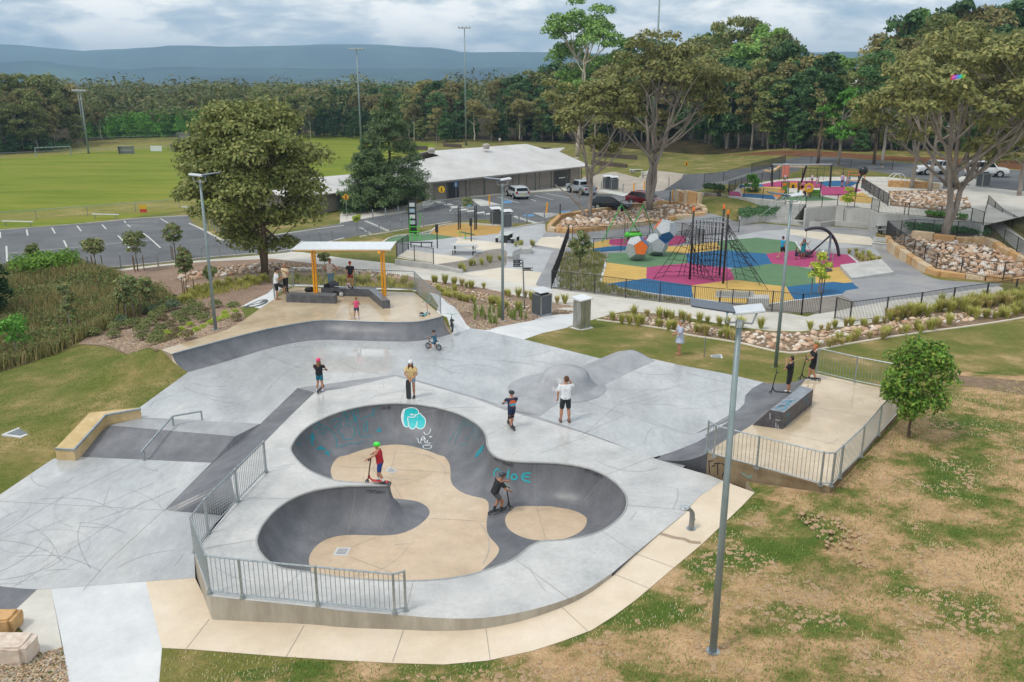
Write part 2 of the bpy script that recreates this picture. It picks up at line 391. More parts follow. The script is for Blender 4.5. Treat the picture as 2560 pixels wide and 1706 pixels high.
m_scrub = pmat('gully_soil',['#2f3318','#45421f','#5c4c30'],scale=.6,rough=.95,spec=.1)
m_leaf_litter = pmat('leaf_litter_bank',['#5e3f2c','#755039','#6a5238'],scale=.6,rough=.95,spec=.1,big=(4,.2))
m_asph = pmat('asphalt',['#55575a','#626467','#6c6d6e'],scale=.25,rough=.9,big=[(3,.06),(30,.1)],bump=.2,bs=60)
m_conc = pmat('footpath_concrete',['#b9b4a9','#c8c3b9','#d2cec5'],scale=.35,rough=.75,big=[(2.2,.05),(14,.04)],bump=.08,bs=30)
m_conc_w = pmat('pale_concrete',['#c3c5c6','#cfd0d0','#d8d8d7'],scale=.5,rough=.7,big=[(2.2,.05),(14,.04)],bump=.08,bs=30)
m_tanpath = pmat('tan_concrete',['#cdbba2','#d7c6ae','#deceba'],scale=.45,rough=.7,big=[(2.2,.04),(16,.04)],bump=.06,bs=30)
m_agg = pmat('grey_aggregate',['#85868a','#919193','#9c9a98'],scale=.4,rough=.85,big=[(25,.2)],bump=.2,bs=40)
m_greyc = pmat('grey_concrete',['#a3a6a9','#acaeb0','#b3b4b5'],scale=.5,rough=.75,big=(8,.05))
m_beige = pmat('beige_concrete',['#cdc2ae','#d5cab8','#dbd2c3'],scale=.5,rough=.75,big=(8,.05))
m_mulch = pmat('wood_chip_mulch',['#6a5648','#8a7362','#a8917f','#796454'],scale=9,rough=.95,bump=1,bs=30,big=(.6,.15),spec=.15)
m_gravelbed = pmat('grey_garden_soil',['#77706a','#8b847b','#6d675c'],scale=6,rough=.95,bump=.8,bs=24,big=(.7,.15))
m_soil = pmat('brown_soil',['#6b5640','#7f6a52','#8d7860'],scale=3,rough=.95,bump=.6,bs=20)
rub = lambda n,c:pmat('rubber_' + n,[tuple(x * .88 for x in lin(c)),lin(c)],scale=1.2,rough=.85,big=[(40,.14),(1.3,.08),(.4,.06)],bump=.15,bs=80)
m_ry,m_rb,m_rg,m_rp,m_ro = rub('yellow','#c9a558'),rub('blue','#155f8c'),rub('green','#5b7f59'),rub('pink','#a93a6b'),rub('ochre','#b8924b')

m_lawn_lush = pmat('lush_lawn',['#4f622a','#73703f','#ad8f6c','#bfa07d'],scale=.36,rough=.95,bump=1,bs=18,big=[(3,.16),(22,.28)],spec=.1,lo=.43,hi=.63,detail=10,nrough=.7,stretch=(1,1.3,1,.6))
# ================================================================ zones of the ground, drawn over one another in order
Z = []
def zone(name,spec,mat,sm=0):
    q = PT(spec) if isinstance(spec,str) else np.asarray(spec)
    if sm:q = smoothline(q,True,sm)
    Z.append((name,q,mat));return q
zone('dry_lawn','h -700,1500 0,1380 700,1400 1200,1330 1700,1190 2200,800 i 400,350 520,250 1020,240 H 1400,1300 f 1900,1000 2325,1000 s 2900,950 3200,2300 400,2300',m_lawn_dry)
zone('lush_lawn','h -700,1480 0,1400 700,1430 1200,1340 1500,1290 1850,1100 2200,830 i 140,640 505,280 560,300 800,420 1060,460 1100,600 950,700 700,740 520,800 420,900 260,960 140,1100 0,1180 h 2000,1260 1700,1280 1400,1400 1100,1480 700,1640 0,1640 -700,1640',m_lawn_lush,2)
zone('lush_lawn','i 1450,190 1650,120 1950,120 2200,150 2050,230 1850,290 1600,310 1480,270',m_lawn_lush,2)
zone('lush_lawn','i 1850,1080 2100,1060 2400,1050 2400,1500 2200,1450 2050,1250 1900,1200',m_lawn_lush,2)
zone('forest_floor','z -900,330 -900,180 -300,173 1200,171 3300,172 3300,330 2353,330 1960,350 1750,345 1300,330 1080,320 800,300 440,305 200,325 0,352',m_forest)
zone('sports_field','z -700,560 0,527 440,482 640,470 800,440 1000,400 1000,330 800,300 420,330 190,345 -500,366',m_field)
zone('dry_field_edge','z -700,380 0,366 190,352 420,337 640,330 640,318 420,324 190,338 -500,352',m_field_dry)
zone('dry_field_edge','a -900,1500 0,1450 700,1390 1340,1340 1340,1420 0,1500 -900,1560',m_field_dry)
zone('leaf_litter_bank','c 300,1050 800,1020 1500,1060 1900,1070 2325,1090 2325,1150 1900,1110 1500,1090 870,1065',m_leaf_litter)
zone('gully_soil','d -900,400 0,310 540,270 900,330 1150,410 1240,560 1080,590 800,700 520,800 430,850 150,960 0,1000 -900,1250',m_scrub,1)
zone('mulch_bed','d 540,320 860,310 1180,265 1360,250 1840,235 2325,290 e 440,345 585,380 690,500 505,445 A 1440,372 400,325 d 1615,565 1660,645 1540,715 1090,850 1060,858 760,825 520,812 700,690 1080,575 1240,500 1040,420 700,400',m_mulch)
# asphalt
zone('car_park','d -900,380 0,330 300,325 540,318 860,290 1180,258 1400,230 2000,185 2325,100 b 0,1612 420,1545 720,1502 1040,1482 1160,1512 1370,1512 1480,1440 1700,1412 2060,1388 2240,1380 2325,1340 c 300,1230 780,1180 860,1110 1250,1150 1560,1200 2300,1330 2800,1330 2800,1180 1560,1105 870,1058 700,1075 640,1110 200,1225 0,1262 b 1960,1322 1740,1310 1560,1290 1110,1318 740,1352 660,1365 560,1420 230,1470 0,1512 d 1550,120 1480,112 a 1400,1568 1290,1500 1270,1462 1100,1470 800,1490 0,1560 -900,1640',m_asph)
zone('forecourt_paving','b 1640,1200 1850,1160 2100,1150 2325,1180 2325,1252 1960,1318 1740,1308 1560,1288',pmat('worn_paving',['#978d80','#a69c8f','#b0a699'],scale=.4,rough=.85,big=(3,.08)))
zone('building_apron','b 230,1470 560,1418 660,1362 740,1350 1110,1316 1560,1288 1700,1250 1500,1230 600,1330 560,1370 400,1400 0,1440 0,1512',m_conc)
zone('promenade','d 540,330 860,300 1180,265 1360,245 1900,200 2000,185 2325,232 e 380,270 825,332 1180,290 1440,345 1430,440 1560,455 1930,500 2325,548 f 630,592 820,618 945,605 1045,643 1145,674 1390,637 1620,602 2060,532 2325,480 2700,400 2700,430 2325,492 2050,542 1760,582 1640,602 1400,652 1140,692 840,727 560,722 430,702 200,662 0,622 e 2080,598 1900,592 1700,650 1570,690 1235,781 1000,724 1380,625 1590,598 1300,592 1570,562 960,432 590,382 440,347 160,312 0,287 d 2325,290 1840,235 1360,256 1180,275 860,312',m_conc)
zone('rear_path','d 1612,566 1740,585 1860,512 A 430,362 1830,398 e 515,465 700,610 775,745 890,708 685,505 510,440 A 1440,372 800,345 400,322 200,368',m_conc_w)
zone('rear_path','e 650,600 720,640 775,760 1000,728 1240,784 1560,693 1590,600 1380,625 995,722 886,702 690,500',m_conc_w)
zone('mulch_bed','e 585,380 690,500 888,703 995,723 1380,625 1300,592 1570,562 960,432',m_mulch)
zone('creek_bed','e 590,385 700,415 980,465 1100,495 1290,555 1590,590 1560,610 1420,615 1290,605 1100,575 850,490 650,445',m_soil)
zone('creek_bed','e 1735,648 1900,597 2080,603 2325,640 f 0,648 200,690 430,722 560,728 840,733 1140,697 1400,657 1640,607 2050,548 2325,498 2700,435 2700,560 2325,635 2000,688 1600,738 1200,800 940,850 800,878 660,870 400,800 0,745 e 2250,720 2060,690 1900,670',m_soil)
zone('worn_dirt','f 1840,1020 2325,1060 2800,1110 2800,1200 2325,1160 1850,1080',m_soil)
zone('creek_bed','d 1180,375 1300,315 1520,290 1860,255 2160,285 2325,300 e 440,350 420,385 160,360 0,320 d 2200,330 1860,330 1600,350 1180,400',m_soil)
zone('creek_bed','d 1240,420 1450,385 1660,370 1660,392 1470,410 1250,455',m_soil)
# lower playground
zone('playground_paving','D -60,560 0,575 340,520 700,500 1300,430 1700,330 2000,420 E -200,370 0,360 430,400 680,405 860,395 1340,440 1330,610 1460,660 1720,820 1900,960 2030,1010 2306,1035 2800,1060 2800,1080 2306,1150 1860,1212 1460,1262 1130,1322 690,1400 0,1385 D 1540,1405 1140,1350 400,1270 0,1225 -60,1200',m_agg)
zone('grey_slab','E -480,560 0,450 300,440 380,500 900,590 1330,640 1400,760 1180,640 530,670 420,570 0,530 -480,640',m_greyc)
zone('pale_slab','E 290,425 1260,515 1330,590 1320,620 870,585 350,490',m_beige)
zone('pale_slab','E 1130,1322 1460,1262 1860,1212 2306,1150 2800,1080 2800,1180 2200,1290 1830,1380 1050,1530 860,1460 690,1400',m_conc)
zone('garden_bed','D -60,950 30,780 380,760 565,800 530,905 460,1155 560,1175 1100,1275 1530,1322 1900,1370 2300,1400 E 100,1297 395,1252 940,1187 1090,1270 1130,1320 900,1372 690,1402 0,1382 D 1540,1405 1140,1350 400,1270 0,1225 -60,1215',m_gravelbed)
def rz(spec,mat,nm):zone(nm,spec,mat)
rz('D 560,800 1205,772 1405,798 1460,830 1490,930 1190,945 1000,970 528,908',m_rg,'green_rubber')
rz('D 460,1155 528,905 1000,965 995,1095 840,1112 500,1158',m_ry,'yellow_rubber')
rz('D 1000,965 1190,937 1480,915 1960,975 2020,1105 1515,1172 995,1095',m_rp,'pink_rubber')
rz('D 500,1157 840,1110 995,1094 1517,1170 1537,1320 1100,1272 560,1175',m_rb,'blue_rubber')
rz('D 1515,1171 2022,1104 2306,1142 E 305,1092 398,1252 100,1297 0,1310 D 2306,1405 1900,1368 1537,1320',m_ry,'yellow_rubber')
rz('D 1452,802 1870,760 2306,800 E 72,714 137,826 0,846 D 2306,946 1985,972 1478,916',m_rb,'blue_rubber')
rz('D 1800,672 1950,645 2260,620 E 412,577 478,680 320,684 70,715 D 2306,800 1870,762',m_rg,'green_rubber')
rz('D 1208,780 1252,730 1800,670 1872,761 1455,802',m_ry,'yellow_rubber')
rz('E 72,714 320,682 530,675 1020,725 1145,840 795,882 590,872 490,866 136,826',m_rp,'pink_rubber')
rz('E -90,860 0,845 136,825 490,865 600,885 640,950 642,1056 303,1093 0,1060 D 2306,1141 2022,1104 1962,974 2306,945',m_rg,'green_rubber')
rz('E 638,948 590,872 795,881 1145,839 1190,860 915,886 1085,1055 800,1036 641,1057',m_ry,'yellow_rubber')
rz('E 303,1094 641,1056 800,1035 1062,1053 1152,1111 1000,1130 940,1183 398,1251',m_rb,'blue_rubber')
rz('D 345,750 400,665 575,640 562,725',m_ry,'yellow_rubber')
rz('D 574,640 1000,618 1440,592 1445,690 1230,722 780,716 560,706',m_rp,'pink_rubber')
rz('D 345,752 562,720 782,714 762,772 400,797',m_rb,'blue_rubber')
zone('planting_bed','E 1075,735 1110,700 1350,740 1395,832 1190,858',m_mulch)
# fitness corner
zone('fitness_paving','C 228,518 378,418 800,384 908,300 1180,268 1640,302 1740,330 2135,262 2135,365 2306,378 2306,1010 2200,1012 2020,992 1180,852 880,742 430,662 420,500',m_greyc)
zone('aggregate_path','C 1900,520 2020,520 2100,430 2135,365 2306,378 2306,560 2306,700 2200,1012 2018,992 2220,580 1990,560',m_agg)
zone('green_rubber','C 245,515 380,425 820,390 1125,431 900,456 420,496',m_rg)
zone('ochre_rubber','C 805,388 915,303 1190,272 1640,308 1600,392 1300,421 1130,431 960,411',m_ro)
zone('pale_slab','C 1058,532 1150,440 1695,505 1640,552 1430,582',m_beige)
zone('pale_slab','C 425,662 560,580 1190,660 1250,692 880,742',m_beige)
zone('beige_slab','C 1180,850 1665,776 2090,836 2016,992',m_beige)
zone('beige_slab','C 2018,520 2090,435 2306,422 2400,430 2400,570 2306,566',m_beige)
zone('planting_bed','C 890,742 1250,690 1400,590 1640,560 1700,600 1690,745 1665,775 1180,836',m_gravelbed)
zone('rock_garden','D -120,520 0,470 0,400 330,330 800,260 1250,225 1640,270 1700,345 1420,385 1300,420 740,500 340,540 0,575',m_soil)
zone('rock_garden','G 1480,960 2306,1170 2306,1500 1900,1500 1300,1430 1000,1180 720,990 740,940 1000,935 1480,950',m_soil)
zone('side_path','c 1850,1240 1940,1240 2150,1400 2325,1440 2700,1560 2700,1460 2325,1380 2100,1290 1980,1200 1900,1190',m_conc)
zone('side_path','G 1700,800 1940,860 2306,1200 2800,1500 2800,1300 2306,1000 1980,760',m_conc)

# one arrangement of all zone outlines
def ptsgrid(x0,x1,y0,y1,s):
    gx,gy = np.meshgrid(np.arange(x0,x1,s),np.arange(y0,y1,s));gx = gx.ravel() + RNG.uniform(-.3,.3,gx.size) * s;gy = gy.ravel() + RNG.uniform(-.3,.3,gy.size) * s
    return np.stack([gx,gy],1)
GP = np.vstack([ptsgrid(-40,40,8,62,.9),ptsgrid(-110,100,62,135,2.6),ptsgrid(-110,-40,8,62,3),ptsgrid(40,110,8,62,3),ptsgrid(-420,420,135,430,14),ptsgrid(-300,-110,30,135,10),ptsgrid(110,300,30,135,10)])
GP = GP[~inpoly(SO,GP[:,0],GP[:,1]) & (pdist(SO,GP[:,0],GP[:,1]) > .35)]
ring = np.array([(-60,2),(60,2),(420,60),(420,432),(-420,432),(-420,60)],float)
def clampy(q):
    q = np.asarray(q)[:,:2].copy();q[:,0] = np.clip(q[:,0],-415,415);q[:,1] = np.clip(q[:,1],3,428);return q
loops = [ring,SO[:,:2]] + [resample(clampy(q),1.6,True) if np.ptp(q[:,1]) < 60 else resample(clampy(q),5,True) for _,q,_ in Z]
GV,GF = cdt(loops,GP)
cen = GV[GF].mean(1)
zid = np.full(len(GF),-1)
for i,(nm,q,mt) in enumerate(Z):zid[inpoly(clampy(q),cen[:,0],cen[:,1])] = i
keep = ~inpoly(SO,cen[:,0],cen[:,1]) & inpoly(ring,cen[:,0],cen[:,1])
GZ = G(GV[:,0],GV[:,1])
def put(name,sel,mat):
    f = GF[sel]
    if len(f) == 0:return
    u,inv = np.unique(f,return_inverse=True)
    struct(mk(name,np.column_stack([GV[u],GZ[u]]),inv.reshape(f.shape),mat,smooth=True))
put('lawn',keep & (zid == -1),m_lawn)
done = {}
for i,(nm,q,mt) in enumerate(Z):done.setdefault((nm,mt),[]).append(i)
for (nm,mt),ids in done.items():
    if 'rubber' in nm:
        for i in ids:put(nm,keep & (zid == i),mt)
    else:put(nm,keep & np.isin(zid,ids),mt)
# far country out to the ranges
ys = np.r_[428,np.geomspace(436,9000,40)];a_ = np.linspace(-1.25,1.25,60);V = [];
for yy in ys:
    for t in a_:V.append((math.tan(t * .85) * yy * 1.25,yy,float(base(np.array([0.]),np.array([yy]))[0]) - (0 if yy > 429 else .3)))
F_ = [(i * 60 + j,i * 60 + j + 1,(i + 1) * 60 + j + 1,(i + 1) * 60 + j) for i in range(len(ys) - 1) for j in range(59)]
struct(mk('far_plain',V,F_,m_forest,smooth=True))

# ================================================================ the skate park
m_plaza = pmat('polished_grey_concrete',['#9d9fa1','#adafb0','#babab8'],scale=.3,rough=.3,rough2=.05,wet=.3,big=[(1.3,.1),(6,.08),(30,.07)],bump=.03,bs=25,stretch=(1,.45,1,.5),detail=9)
m_deck = pmat('deck_concrete',['#aaaaa9','#bab9b6','#c5c3bf'],scale=.4,rough=.34,rough2=.06,wet=.3,big=[(.5,.06),(1.5,.09),(7,.08),(40,.06)],bump=.03,bs=25,detail=9)
m_dark = pmat('dark_grey_concrete',['#5b5c61','#696a6e','#77777b'],scale=.5,rough=.55,rough2=.34,wet=.6,big=[(2,.1),(11,.08)],bump=.05,bs=25,detail=9,stretch=(1,1,.35))
m_mid = pmat('mid_grey_concrete',['#8d8f93','#999a9d','#a3a4a6'],scale=.5,rough=.5,rough2=.28,wet=.6,big=[(2,.08),(11,.06)],bump=.05,bs=25,detail=9)
m_floor = pmat('tan_bowl_floor',['#bda68a','#c8b195','#d0bba1'],scale=.5,rough=.55,rough2=.3,wet=.6,big=[(1.8,.08),(10,.06),(60,.04)],bump=.05,bs=25,detail=9)
m_tanplat = pmat('wet_tan_concrete',['#b09b7e','#c2ae91','#cfbda3'],scale=.4,rough=.28,rough2=.07,wet=.45,big=[(1.5,.07),(9,.05),(60,.04)],bump=.04,bs=25,detail=9)
m_wall = pmat('board_marked_concrete',['#93897a','#a49b8c','#b5ad9f'],scale=1.2,rough=.8,big=[(4,.1),(15,.06)],bump=.1,bs=20,stretch=(1,1,.25))
m_galv = pmat('galvanised_steel',['#8f989c','#a5adb0','#b7bdbf'],scale=14,rough=.42,metallic=.75,coord='obj')
m_joint = M('#918d86',.9);m_skid = M('#96989a',.9)
pk = struct(mk('skate_park',[(0,0,-1.9)],[],m_plaza));surf('gap_backing',SO,-1.7,m_dark,parent=pk,step=4);lo = SO.copy();lo[:,2] = -1.7;k_ = np.r_[np.arange(len(SO)),0];wallstrip('gap_skirt',SO[k_] - [0,0,.008],lo[k_],m_tanpath,pk);wallstrip('gap_skirt',lo[k_],SO[k_] - [0,0,.008],m_tanpath,pk)  # dark sheet below and edge skirts added so no sky shows through gaps

Q = lambda spec,z:PZ(spec,z)
qbot = Q('d 1270,1003 1500,940 1800,845 2000,800 A 700,970 900,968 1250,980 1700,992 1900,980 2100,945 2260,910',0);qtop = Q('d 1160,880 1400,815 1780,715 2000,675 A 700,745 900,742 1300,760 1750,768 1880,760 2000,738 2150,700',ZQ)
NQ = 60
def even(P_,n,sm=2):
    P_ = smoothline(P_,False,sm);s = np.r_[0,np.cumsum(np.linalg.norm(np.diff(P_,axis=0),axis=1))];t = np.linspace(0,s[-1],n)
    return np.stack([np.interp(t,s,P_[:,k]) for k in range(3)],1)
qb,qt = even(qbot,NQ),even(qtop,NQ)
def loft(name,A_,B_,mat,th=1.1,n=12,parent=pk,z0=None):
    """curved transition from the foot line A to the lip line B"""
    V = []
    for k in range(n + 1):
        a = th * k / n;s = math.sin(a) / math.sin(th);zz = (1 - math.cos(a)) / (1 - math.cos(th))
        r = A_ + (B_ - A_) * s;r[:,2] = A_[:,2] + (B_[:,2] - A_[:,2]) * zz;V.append(r)
    m = len(A_);F_ = [(k * m + i,k * m + i + 1,(k + 1) * m + i + 1,(k + 1) * m + i) for k in range(n) for i in range(m - 1)]
    return mk(name,np.vstack(V),F_,mat,parent,True,None,True),V
_,qV = loft('quarter_pipe',qb,qt,m_dark)
for c,nm in ((0,'end_wall'),(NQ - 1,'end_wall')):
    pr = [v[c] for v in qV];V = pr + [np.array([p[0],p[1],-.3]) for p in pr];n = len(pr)
    mk(nm,V,[(i,i + 1,n + i + 1,n + i) for i in range(n - 1)],m_tanpath if c == 0 else m_dark,pk,False,None,True)
co = MB();co.tube(qt + [0,0,.004],.03,6);co.build('coping',m_galv,pk,True,True)
# platform behind the quarter pipe
plat = np.vstack([qt,Q('e 692,625',ZQ)[:,:],Q('e 505,465 A 430,360 215,495 d 1660,640 1540,715 1090,850',ZQ)])
surf('platform_slab',plat,ZQ + .001,m_tanplat,parent=pk,step=.8)
edge = np.vstack([Q('e 692,625 505,465 A 430,360 215,495 d 1660,640 1540,715 1090,850 1160,880',ZQ)]);lo = edge.copy();lo[:,2] = -.6
wallstrip('slab_edge',edge,lo,m_tanpath,pk);wallstrip('slab_edge',lo,edge,m_tanpath,pk)

# --- lines shared by the plaza, banks and deck
strip_o = Q('e 1250,1287 1120,1245 900,1165 520,1055 A 1600,1370 d 2325,1065 2010,1110 1760,1350',zU)          # foot of the low bank
deck_edge = Q('d 2325,1113 2130,1140 1960,1300 1820,1450',DK)
jA = Q('d 1760,1350',0)[0]
lb = Q('d 1760,1350',0);L2 = Q('g 1435,85 1110,405 1500,440',LP)
fun_top = Q('d 955,1310 1760,1350',0);fun_mid = Q('d 740,1362 1590,1436',-.1);fun_bot = Q('g 480,42 1435,85',LP)
# upper plaza
up_out = np.vstack([qb[::-1] + [[0,.15,0]],Q('d 1270,1003 945,1240 955,1312 1760,1352 2030,1125 2325,1080 A 1610,1385 e 520,1065 900,1172 1120,1252 1250,1290',0),
                    Q('e 1700,1425 h 2110,52',zU),Q('z 1545,1040 1600,1018 1700,960 H 0,915 190,815 400,690 450,640 460,560 530,490 640,430',.14),Q('f 560,1070 300,1010 0,955 e 2045,897 1960,897 1780,915 1600,870 1240,780 995,725 885,705 758,748',zU)])
surf('plaza',up_out,zU,m_plaza,parent=pk,step=.5)
# funbox bank down to the lower plaza
def quadsheet(name,rows,mat,n=14,parent=pk):
    rr = [even(r,n,0) for r in rows];V = np.vstack(rr)
    return mk(name,V,[(k * n + i,k * n + i + 1,(k + 1) * n + i + 1,(k + 1) * n + i) for k in range(len(rr) - 1) for i in range(n - 1)],mat,parent,False,None,True)
quadsheet('funbox_bank',[fun_mid[::-1],fun_top[::-1]],m_mid);quadsheet('funbox_bank',[fun_bot[::-1],fun_mid[::-1]],m_dark)
lowp = np.vstack([Q('g 1435,80 460,38 370,50 0,300 s -700,1560 -900,1900 g -200,1400 60,1115 250,940 345,937 985,887 1320,862 1312,690 1500,440 1110,405',LP)])
surf('lower_plaza',lowp,LP,m_plaza,parent=pk,step=.6)
# low bank along the deck, and the hip down to the lower plaza
so2 = Q('e 1250,1290 1120,1245 900,1165 520,1055',zU);so2 = np.vstack([so2,Q('A 1600,1370 d 2325,1065 2010,1110',0)])
de2 = Q('e 1235,1297 1110,1262 900,1182 520,1072 A 1615,1392 d 2325,1115 2130,1140',DK)
quadsheet('deck_bank',[even(so2,40,0),even(de2,40,0)],m_mid,40)
top3 = Q('d 2130,1140 1960,1302 1800,1465 g 1640,95 1560,185',DK)
foot3 = np.vstack([Q('d 2010,1110 1760,1350',0),Q('g 1435,85 1250,265 1110,405',LP)])
quadsheet('hip_bank',[even(foot3,40,0),even(top3,40,0)],m_dark,40)
near3 = np.vstack([Q('g 1110,405 1320,420 1500,437',LP)]);t3 = Q('g 1560,185 1530,290 1500,330',DK)
quadsheet('hip_bank',[even(np.vstack([Q('g 1110,405 1500,437',LP)]),12,0),even(np.vstack([Q('g 1560,185 1600,345',DK)]),12,0)],m_dark,12)
mk('funbox_bank',[Q('d 1760,1352',0)[0],Q('d 1588,1437',-.1)[0],Q('g 1433,86',LP)[0]],[(0,1,2)],m_dark,pk,False,None,True)
for s_,z_ in (('z 1520,1050 e 1700,1428 1250,1290 1120,1252 900,1172 520,1062 A 1612,1385',zU),('d 2325,1090 2060,1128',zflat(.0)),('h 2325,110 2110,52 e 1700,1428',zU),('z 1505,1055 1560,1032 1620,1003 H 0,930 190,830 400,700 452,600 530,488 620,430',zflat(.14)),('h 1840,830 2005,690 2325,430 i 290,205',lambda x,y:zpath(x,y) - .02)):
    v_,f_ = ribbon(resample(PZ(s_,z_),.4),.6,z_,-.012);mk('slab_underlay',v_,f_,m_mid,pk,False,None,True)
# deck with the bowl cut out
wt = Q('g 1312,690 1350,805 1415,985 1640,1010 2150,1060 h 0,1085 430,1115 640,1135 900,1140 1100,1120 1300,1080 1500,1020 1650,960 1840,830',DK)
wt = np.vstack([wt[:3],even(wt[2:],50,2)[1:]])
deck_out = np.vstack([wt,Q('h 2005,690 2150,570 2325,430 i 120,320 290,205 195,168 h 2325,120 2110,50',DK),Q('e 1700,1430 1240,1294 1110,1258 900,1178 520,1068 A 1612,1388 d 2325,1112 2130,1138 1960,1300 1800,1463 g 1640,93 1558,183 1598,343',DK)])
rim = Q('e 0,1268 150,1230 300,1215 430,1212 560,1224 700,1250 820,1290 920,1345 975,1400 992,1450 992,1490 1008,1530 1040,1566 h 1070,52 1130,70 1250,80 1400,82 1560,95 1700,125 1800,170 1880,230 1930,290 1945,350 1930,410 1880,470 1780,545 1640,590 1500,608 1400,611 1330,622 1265,660 1185,735 1050,790 900,840 700,875 500,885 300,882 0,862 g 2050,818 1900,800 1830,765 1770,710 1732,640 1735,580 1780,490 1870,390 2000,310 2150,262 2325,240 h 150,238 318,238 345,232 318,226 0,215 g 2200,185 2080,135 2000,60 1962,0 d 1968,1500 2010,1430 2090,1360 2200,1305',DK)
rim = smoothline(rim,True,2);rim_l = resample(rim,.16,True)
surf('deck',deck_out,DK,m_deck,holes=[rim_l],parent=pk,step=.45)
dwb = wt.copy();dwb[:,2] = np.where(wt[:,0] < -7.6,LP,zpath(wt[:,0],0)) - .03;dwb[0,2] = LP - .03
wallstrip('deck_wall',wt,dwb,m_wall,pk,True)
e0 = Q('g 1598,343 1312,690',DK);e1 = e0.copy();e1[:,2] = LP - .02;wallstrip('deck_wall',e0,e1,m_dark,pk)
# bowl
f_main = np.vstack([Q('e 40,1568 150,1525 300,1495 400,1490 500,1505 600,1535 680,1568 h 700,35 740,85 748,140 745,200 770,250 830,290 900,312 1000,330 1008,400 990,470 990,540 1010,590 1060,635 1083,675 1040,740 980,790',ZF)])
nr = Q('h 900,840 700,875 500,885 300,882 0,862 g 2050,818',DK);nr2 = nr.copy();nr2[:,1] += 1.25;nr2[0,0] -= .3;nr2[:,2] = ZF
f_main = np.vstack([f_main,nr2,Q('g 2085,770 2090,710 2130,650 2200,600 2325,570 h 200,575 330,578 430,560 520,520 590,460 612,420 590,380 540,350 470,335 400,330 340,320 240,300 50,285 g 2300,245 2250,200 2232,145 2245,90 2290,40',ZF)])
f_main = smoothline(f_main,True,2)
f_small = np.array([(1392 + 277 * math.cos(t),475 + 137 * math.sin(t)) for t in np.linspace(0,2 * math.pi,40,endpoint=False)])
f_small = Q(f_small / 2.7035 + [850,1126],ZF)
inn = inpoly(rim_l,f_small[:,0],f_small[:,1]);dr = pdist(rim_l,f_small[:,0],f_small[:,1])
cs = f_small.mean(0)
for i in range(len(f_small)):
    k = 0
    while (not inpoly(rim_l,f_small[i:i + 1,0],f_small[i:i + 1,1])[0] or pdist(rim_l,f_small[i:i + 1,0],f_small[i:i + 1,1])[0] < .75) and k < 30:
        f_small[i] += (cs - f_small[i]) * .06;k += 1
f1,f2 = resample(f_main,.16,True),resample(f_small,.16,True)
def zbowl(x,y):
    fl = inpoly(f1,x,y) | inpoly(f2,x,y)
    df = np.minimum(pdist(f1,x,y),pdist(f2,x,y));df = np.where(fl,0,df);drr = pdist(rim_l,x,y)
    t = np.clip(df / (df + drr + 1e-6),0,1);z = ZF + (DK - ZF) * (1 - np.sqrt(np.maximum(0,1 - t ** 2))) ** .92
    return np.where(drr < 1e-3,DK,z)
gx = ptsgrid(-8,5,18,33,.13)
rings = []
for dd in (.018,.05,.1,.17,.26):
    t = np.gradient(np.vstack([rim_l[-1:],rim_l,rim_l[:1]])[:,:2],axis=0)[1:-1];t /= np.linalg.norm(t,axis=1)[:,None]
    q = rim_l[:,:2] + np.stack([t[:,1],-t[:,0]],1) * dd;q2 = rim_l[:,:2] - np.stack([t[:,1],-t[:,0]],1) * dd
    for c in (q,q2):
        k = inpoly(rim_l,c[:,0],c[:,1]) & (pdist(rim_l,c[:,0],c[:,1]) > dd * .8);rings.append(c[k])
k = inpoly(rim_l,gx[:,0],gx[:,1]) & (pdist(rim_l,gx[:,0],gx[:,1]) > .3) & (pdist(f1,gx[:,0],gx[:,1]) > .06) & (pdist(f2,gx[:,0],gx[:,1]) > .06)
BV,BF = cdt([rim_l,f1,f2],np.vstack([gx[k]] + rings));c = BV[BF].mean(1);kk = inpoly(rim_l,c[:,0],c[:,1]);BF = BF[kk];c = c[kk]
BZ = zbowl(BV[:,0],BV[:,1]);fl = inpoly(f1,c[:,0],c[:,1]) | inpoly(f2,c[:,0],c[:,1])
def sub(name,sel,mat):
    f = BF[sel];u,inv = np.unique(f,return_inverse=True);return mk(name,np.column_stack([BV[u],BZ[u]]),inv.reshape(f.shape),mat,pk,True,None,True)
sub('bowl_wall',~fl,m_dark);sub('bowl_floor',fl,m_floor)
co = MB();co.tube(rim_l + [0,0,-.012],.036,6,True);co.build('coping',pmat('pale_coping',['#8f9190','#a5a6a3'],scale=4,rough=.45),pk,True,True)
# a lookup of every skating surface, to lay paint and tyre marks on
from mathutils.bvhtree import BVHTree
bowl_tree = BVHTree.FromPolygons([tuple(v) for v in np.column_stack([BV,BZ])],[tuple(map(int,f)) for f in BF])
# tan path round the deck
tp_in = np.vstack([Q('g 985,885 1318,860',LP)]);tin = wt[2:].copy();
tan_out = np.vstack([Q('g 985,885 1095,1335 1300,1345 1930,1395 2325,1420 h 350,1437 700,1447 1000,1420 1300,1355 1500,1290 1700,1215 1850,1120 2000,1010 2200,840 2325,735 i 140,640 310,480 420,375 505,285 340,225 195,168 290,205 120,320 0,410 h 2150,570 2005,690',zpath),wt[::-1][:-1] * [1,1,1],Q('g 1318,862',LP)])
surf('tan_path',tan_out,lambda x,y:zpath(x,y) - .004,m_tanpath,parent=pk,step=.5)
surf('entry_slab',Q('g 345,935 985,885 1095,1335 1060,1780 500,1780 425,1330',LP),LP - .003,m_conc_w,parent=pk,step=.8)
surf('entry_slab',Q('g 250,940 345,935 420,1330 280,1370 60,1115',LP),LP - .006,m_conc,parent=pk,step=.8)
wz = MB();wz.add([*Q('g -300,905 250,940',LP),*Q('g -300,850',.0),*Q('g -300,1090 0,1050 180,985',-.2),*Q('g -300,1230 60,1115',LP)],[(0,1,5,4,3,2)]);
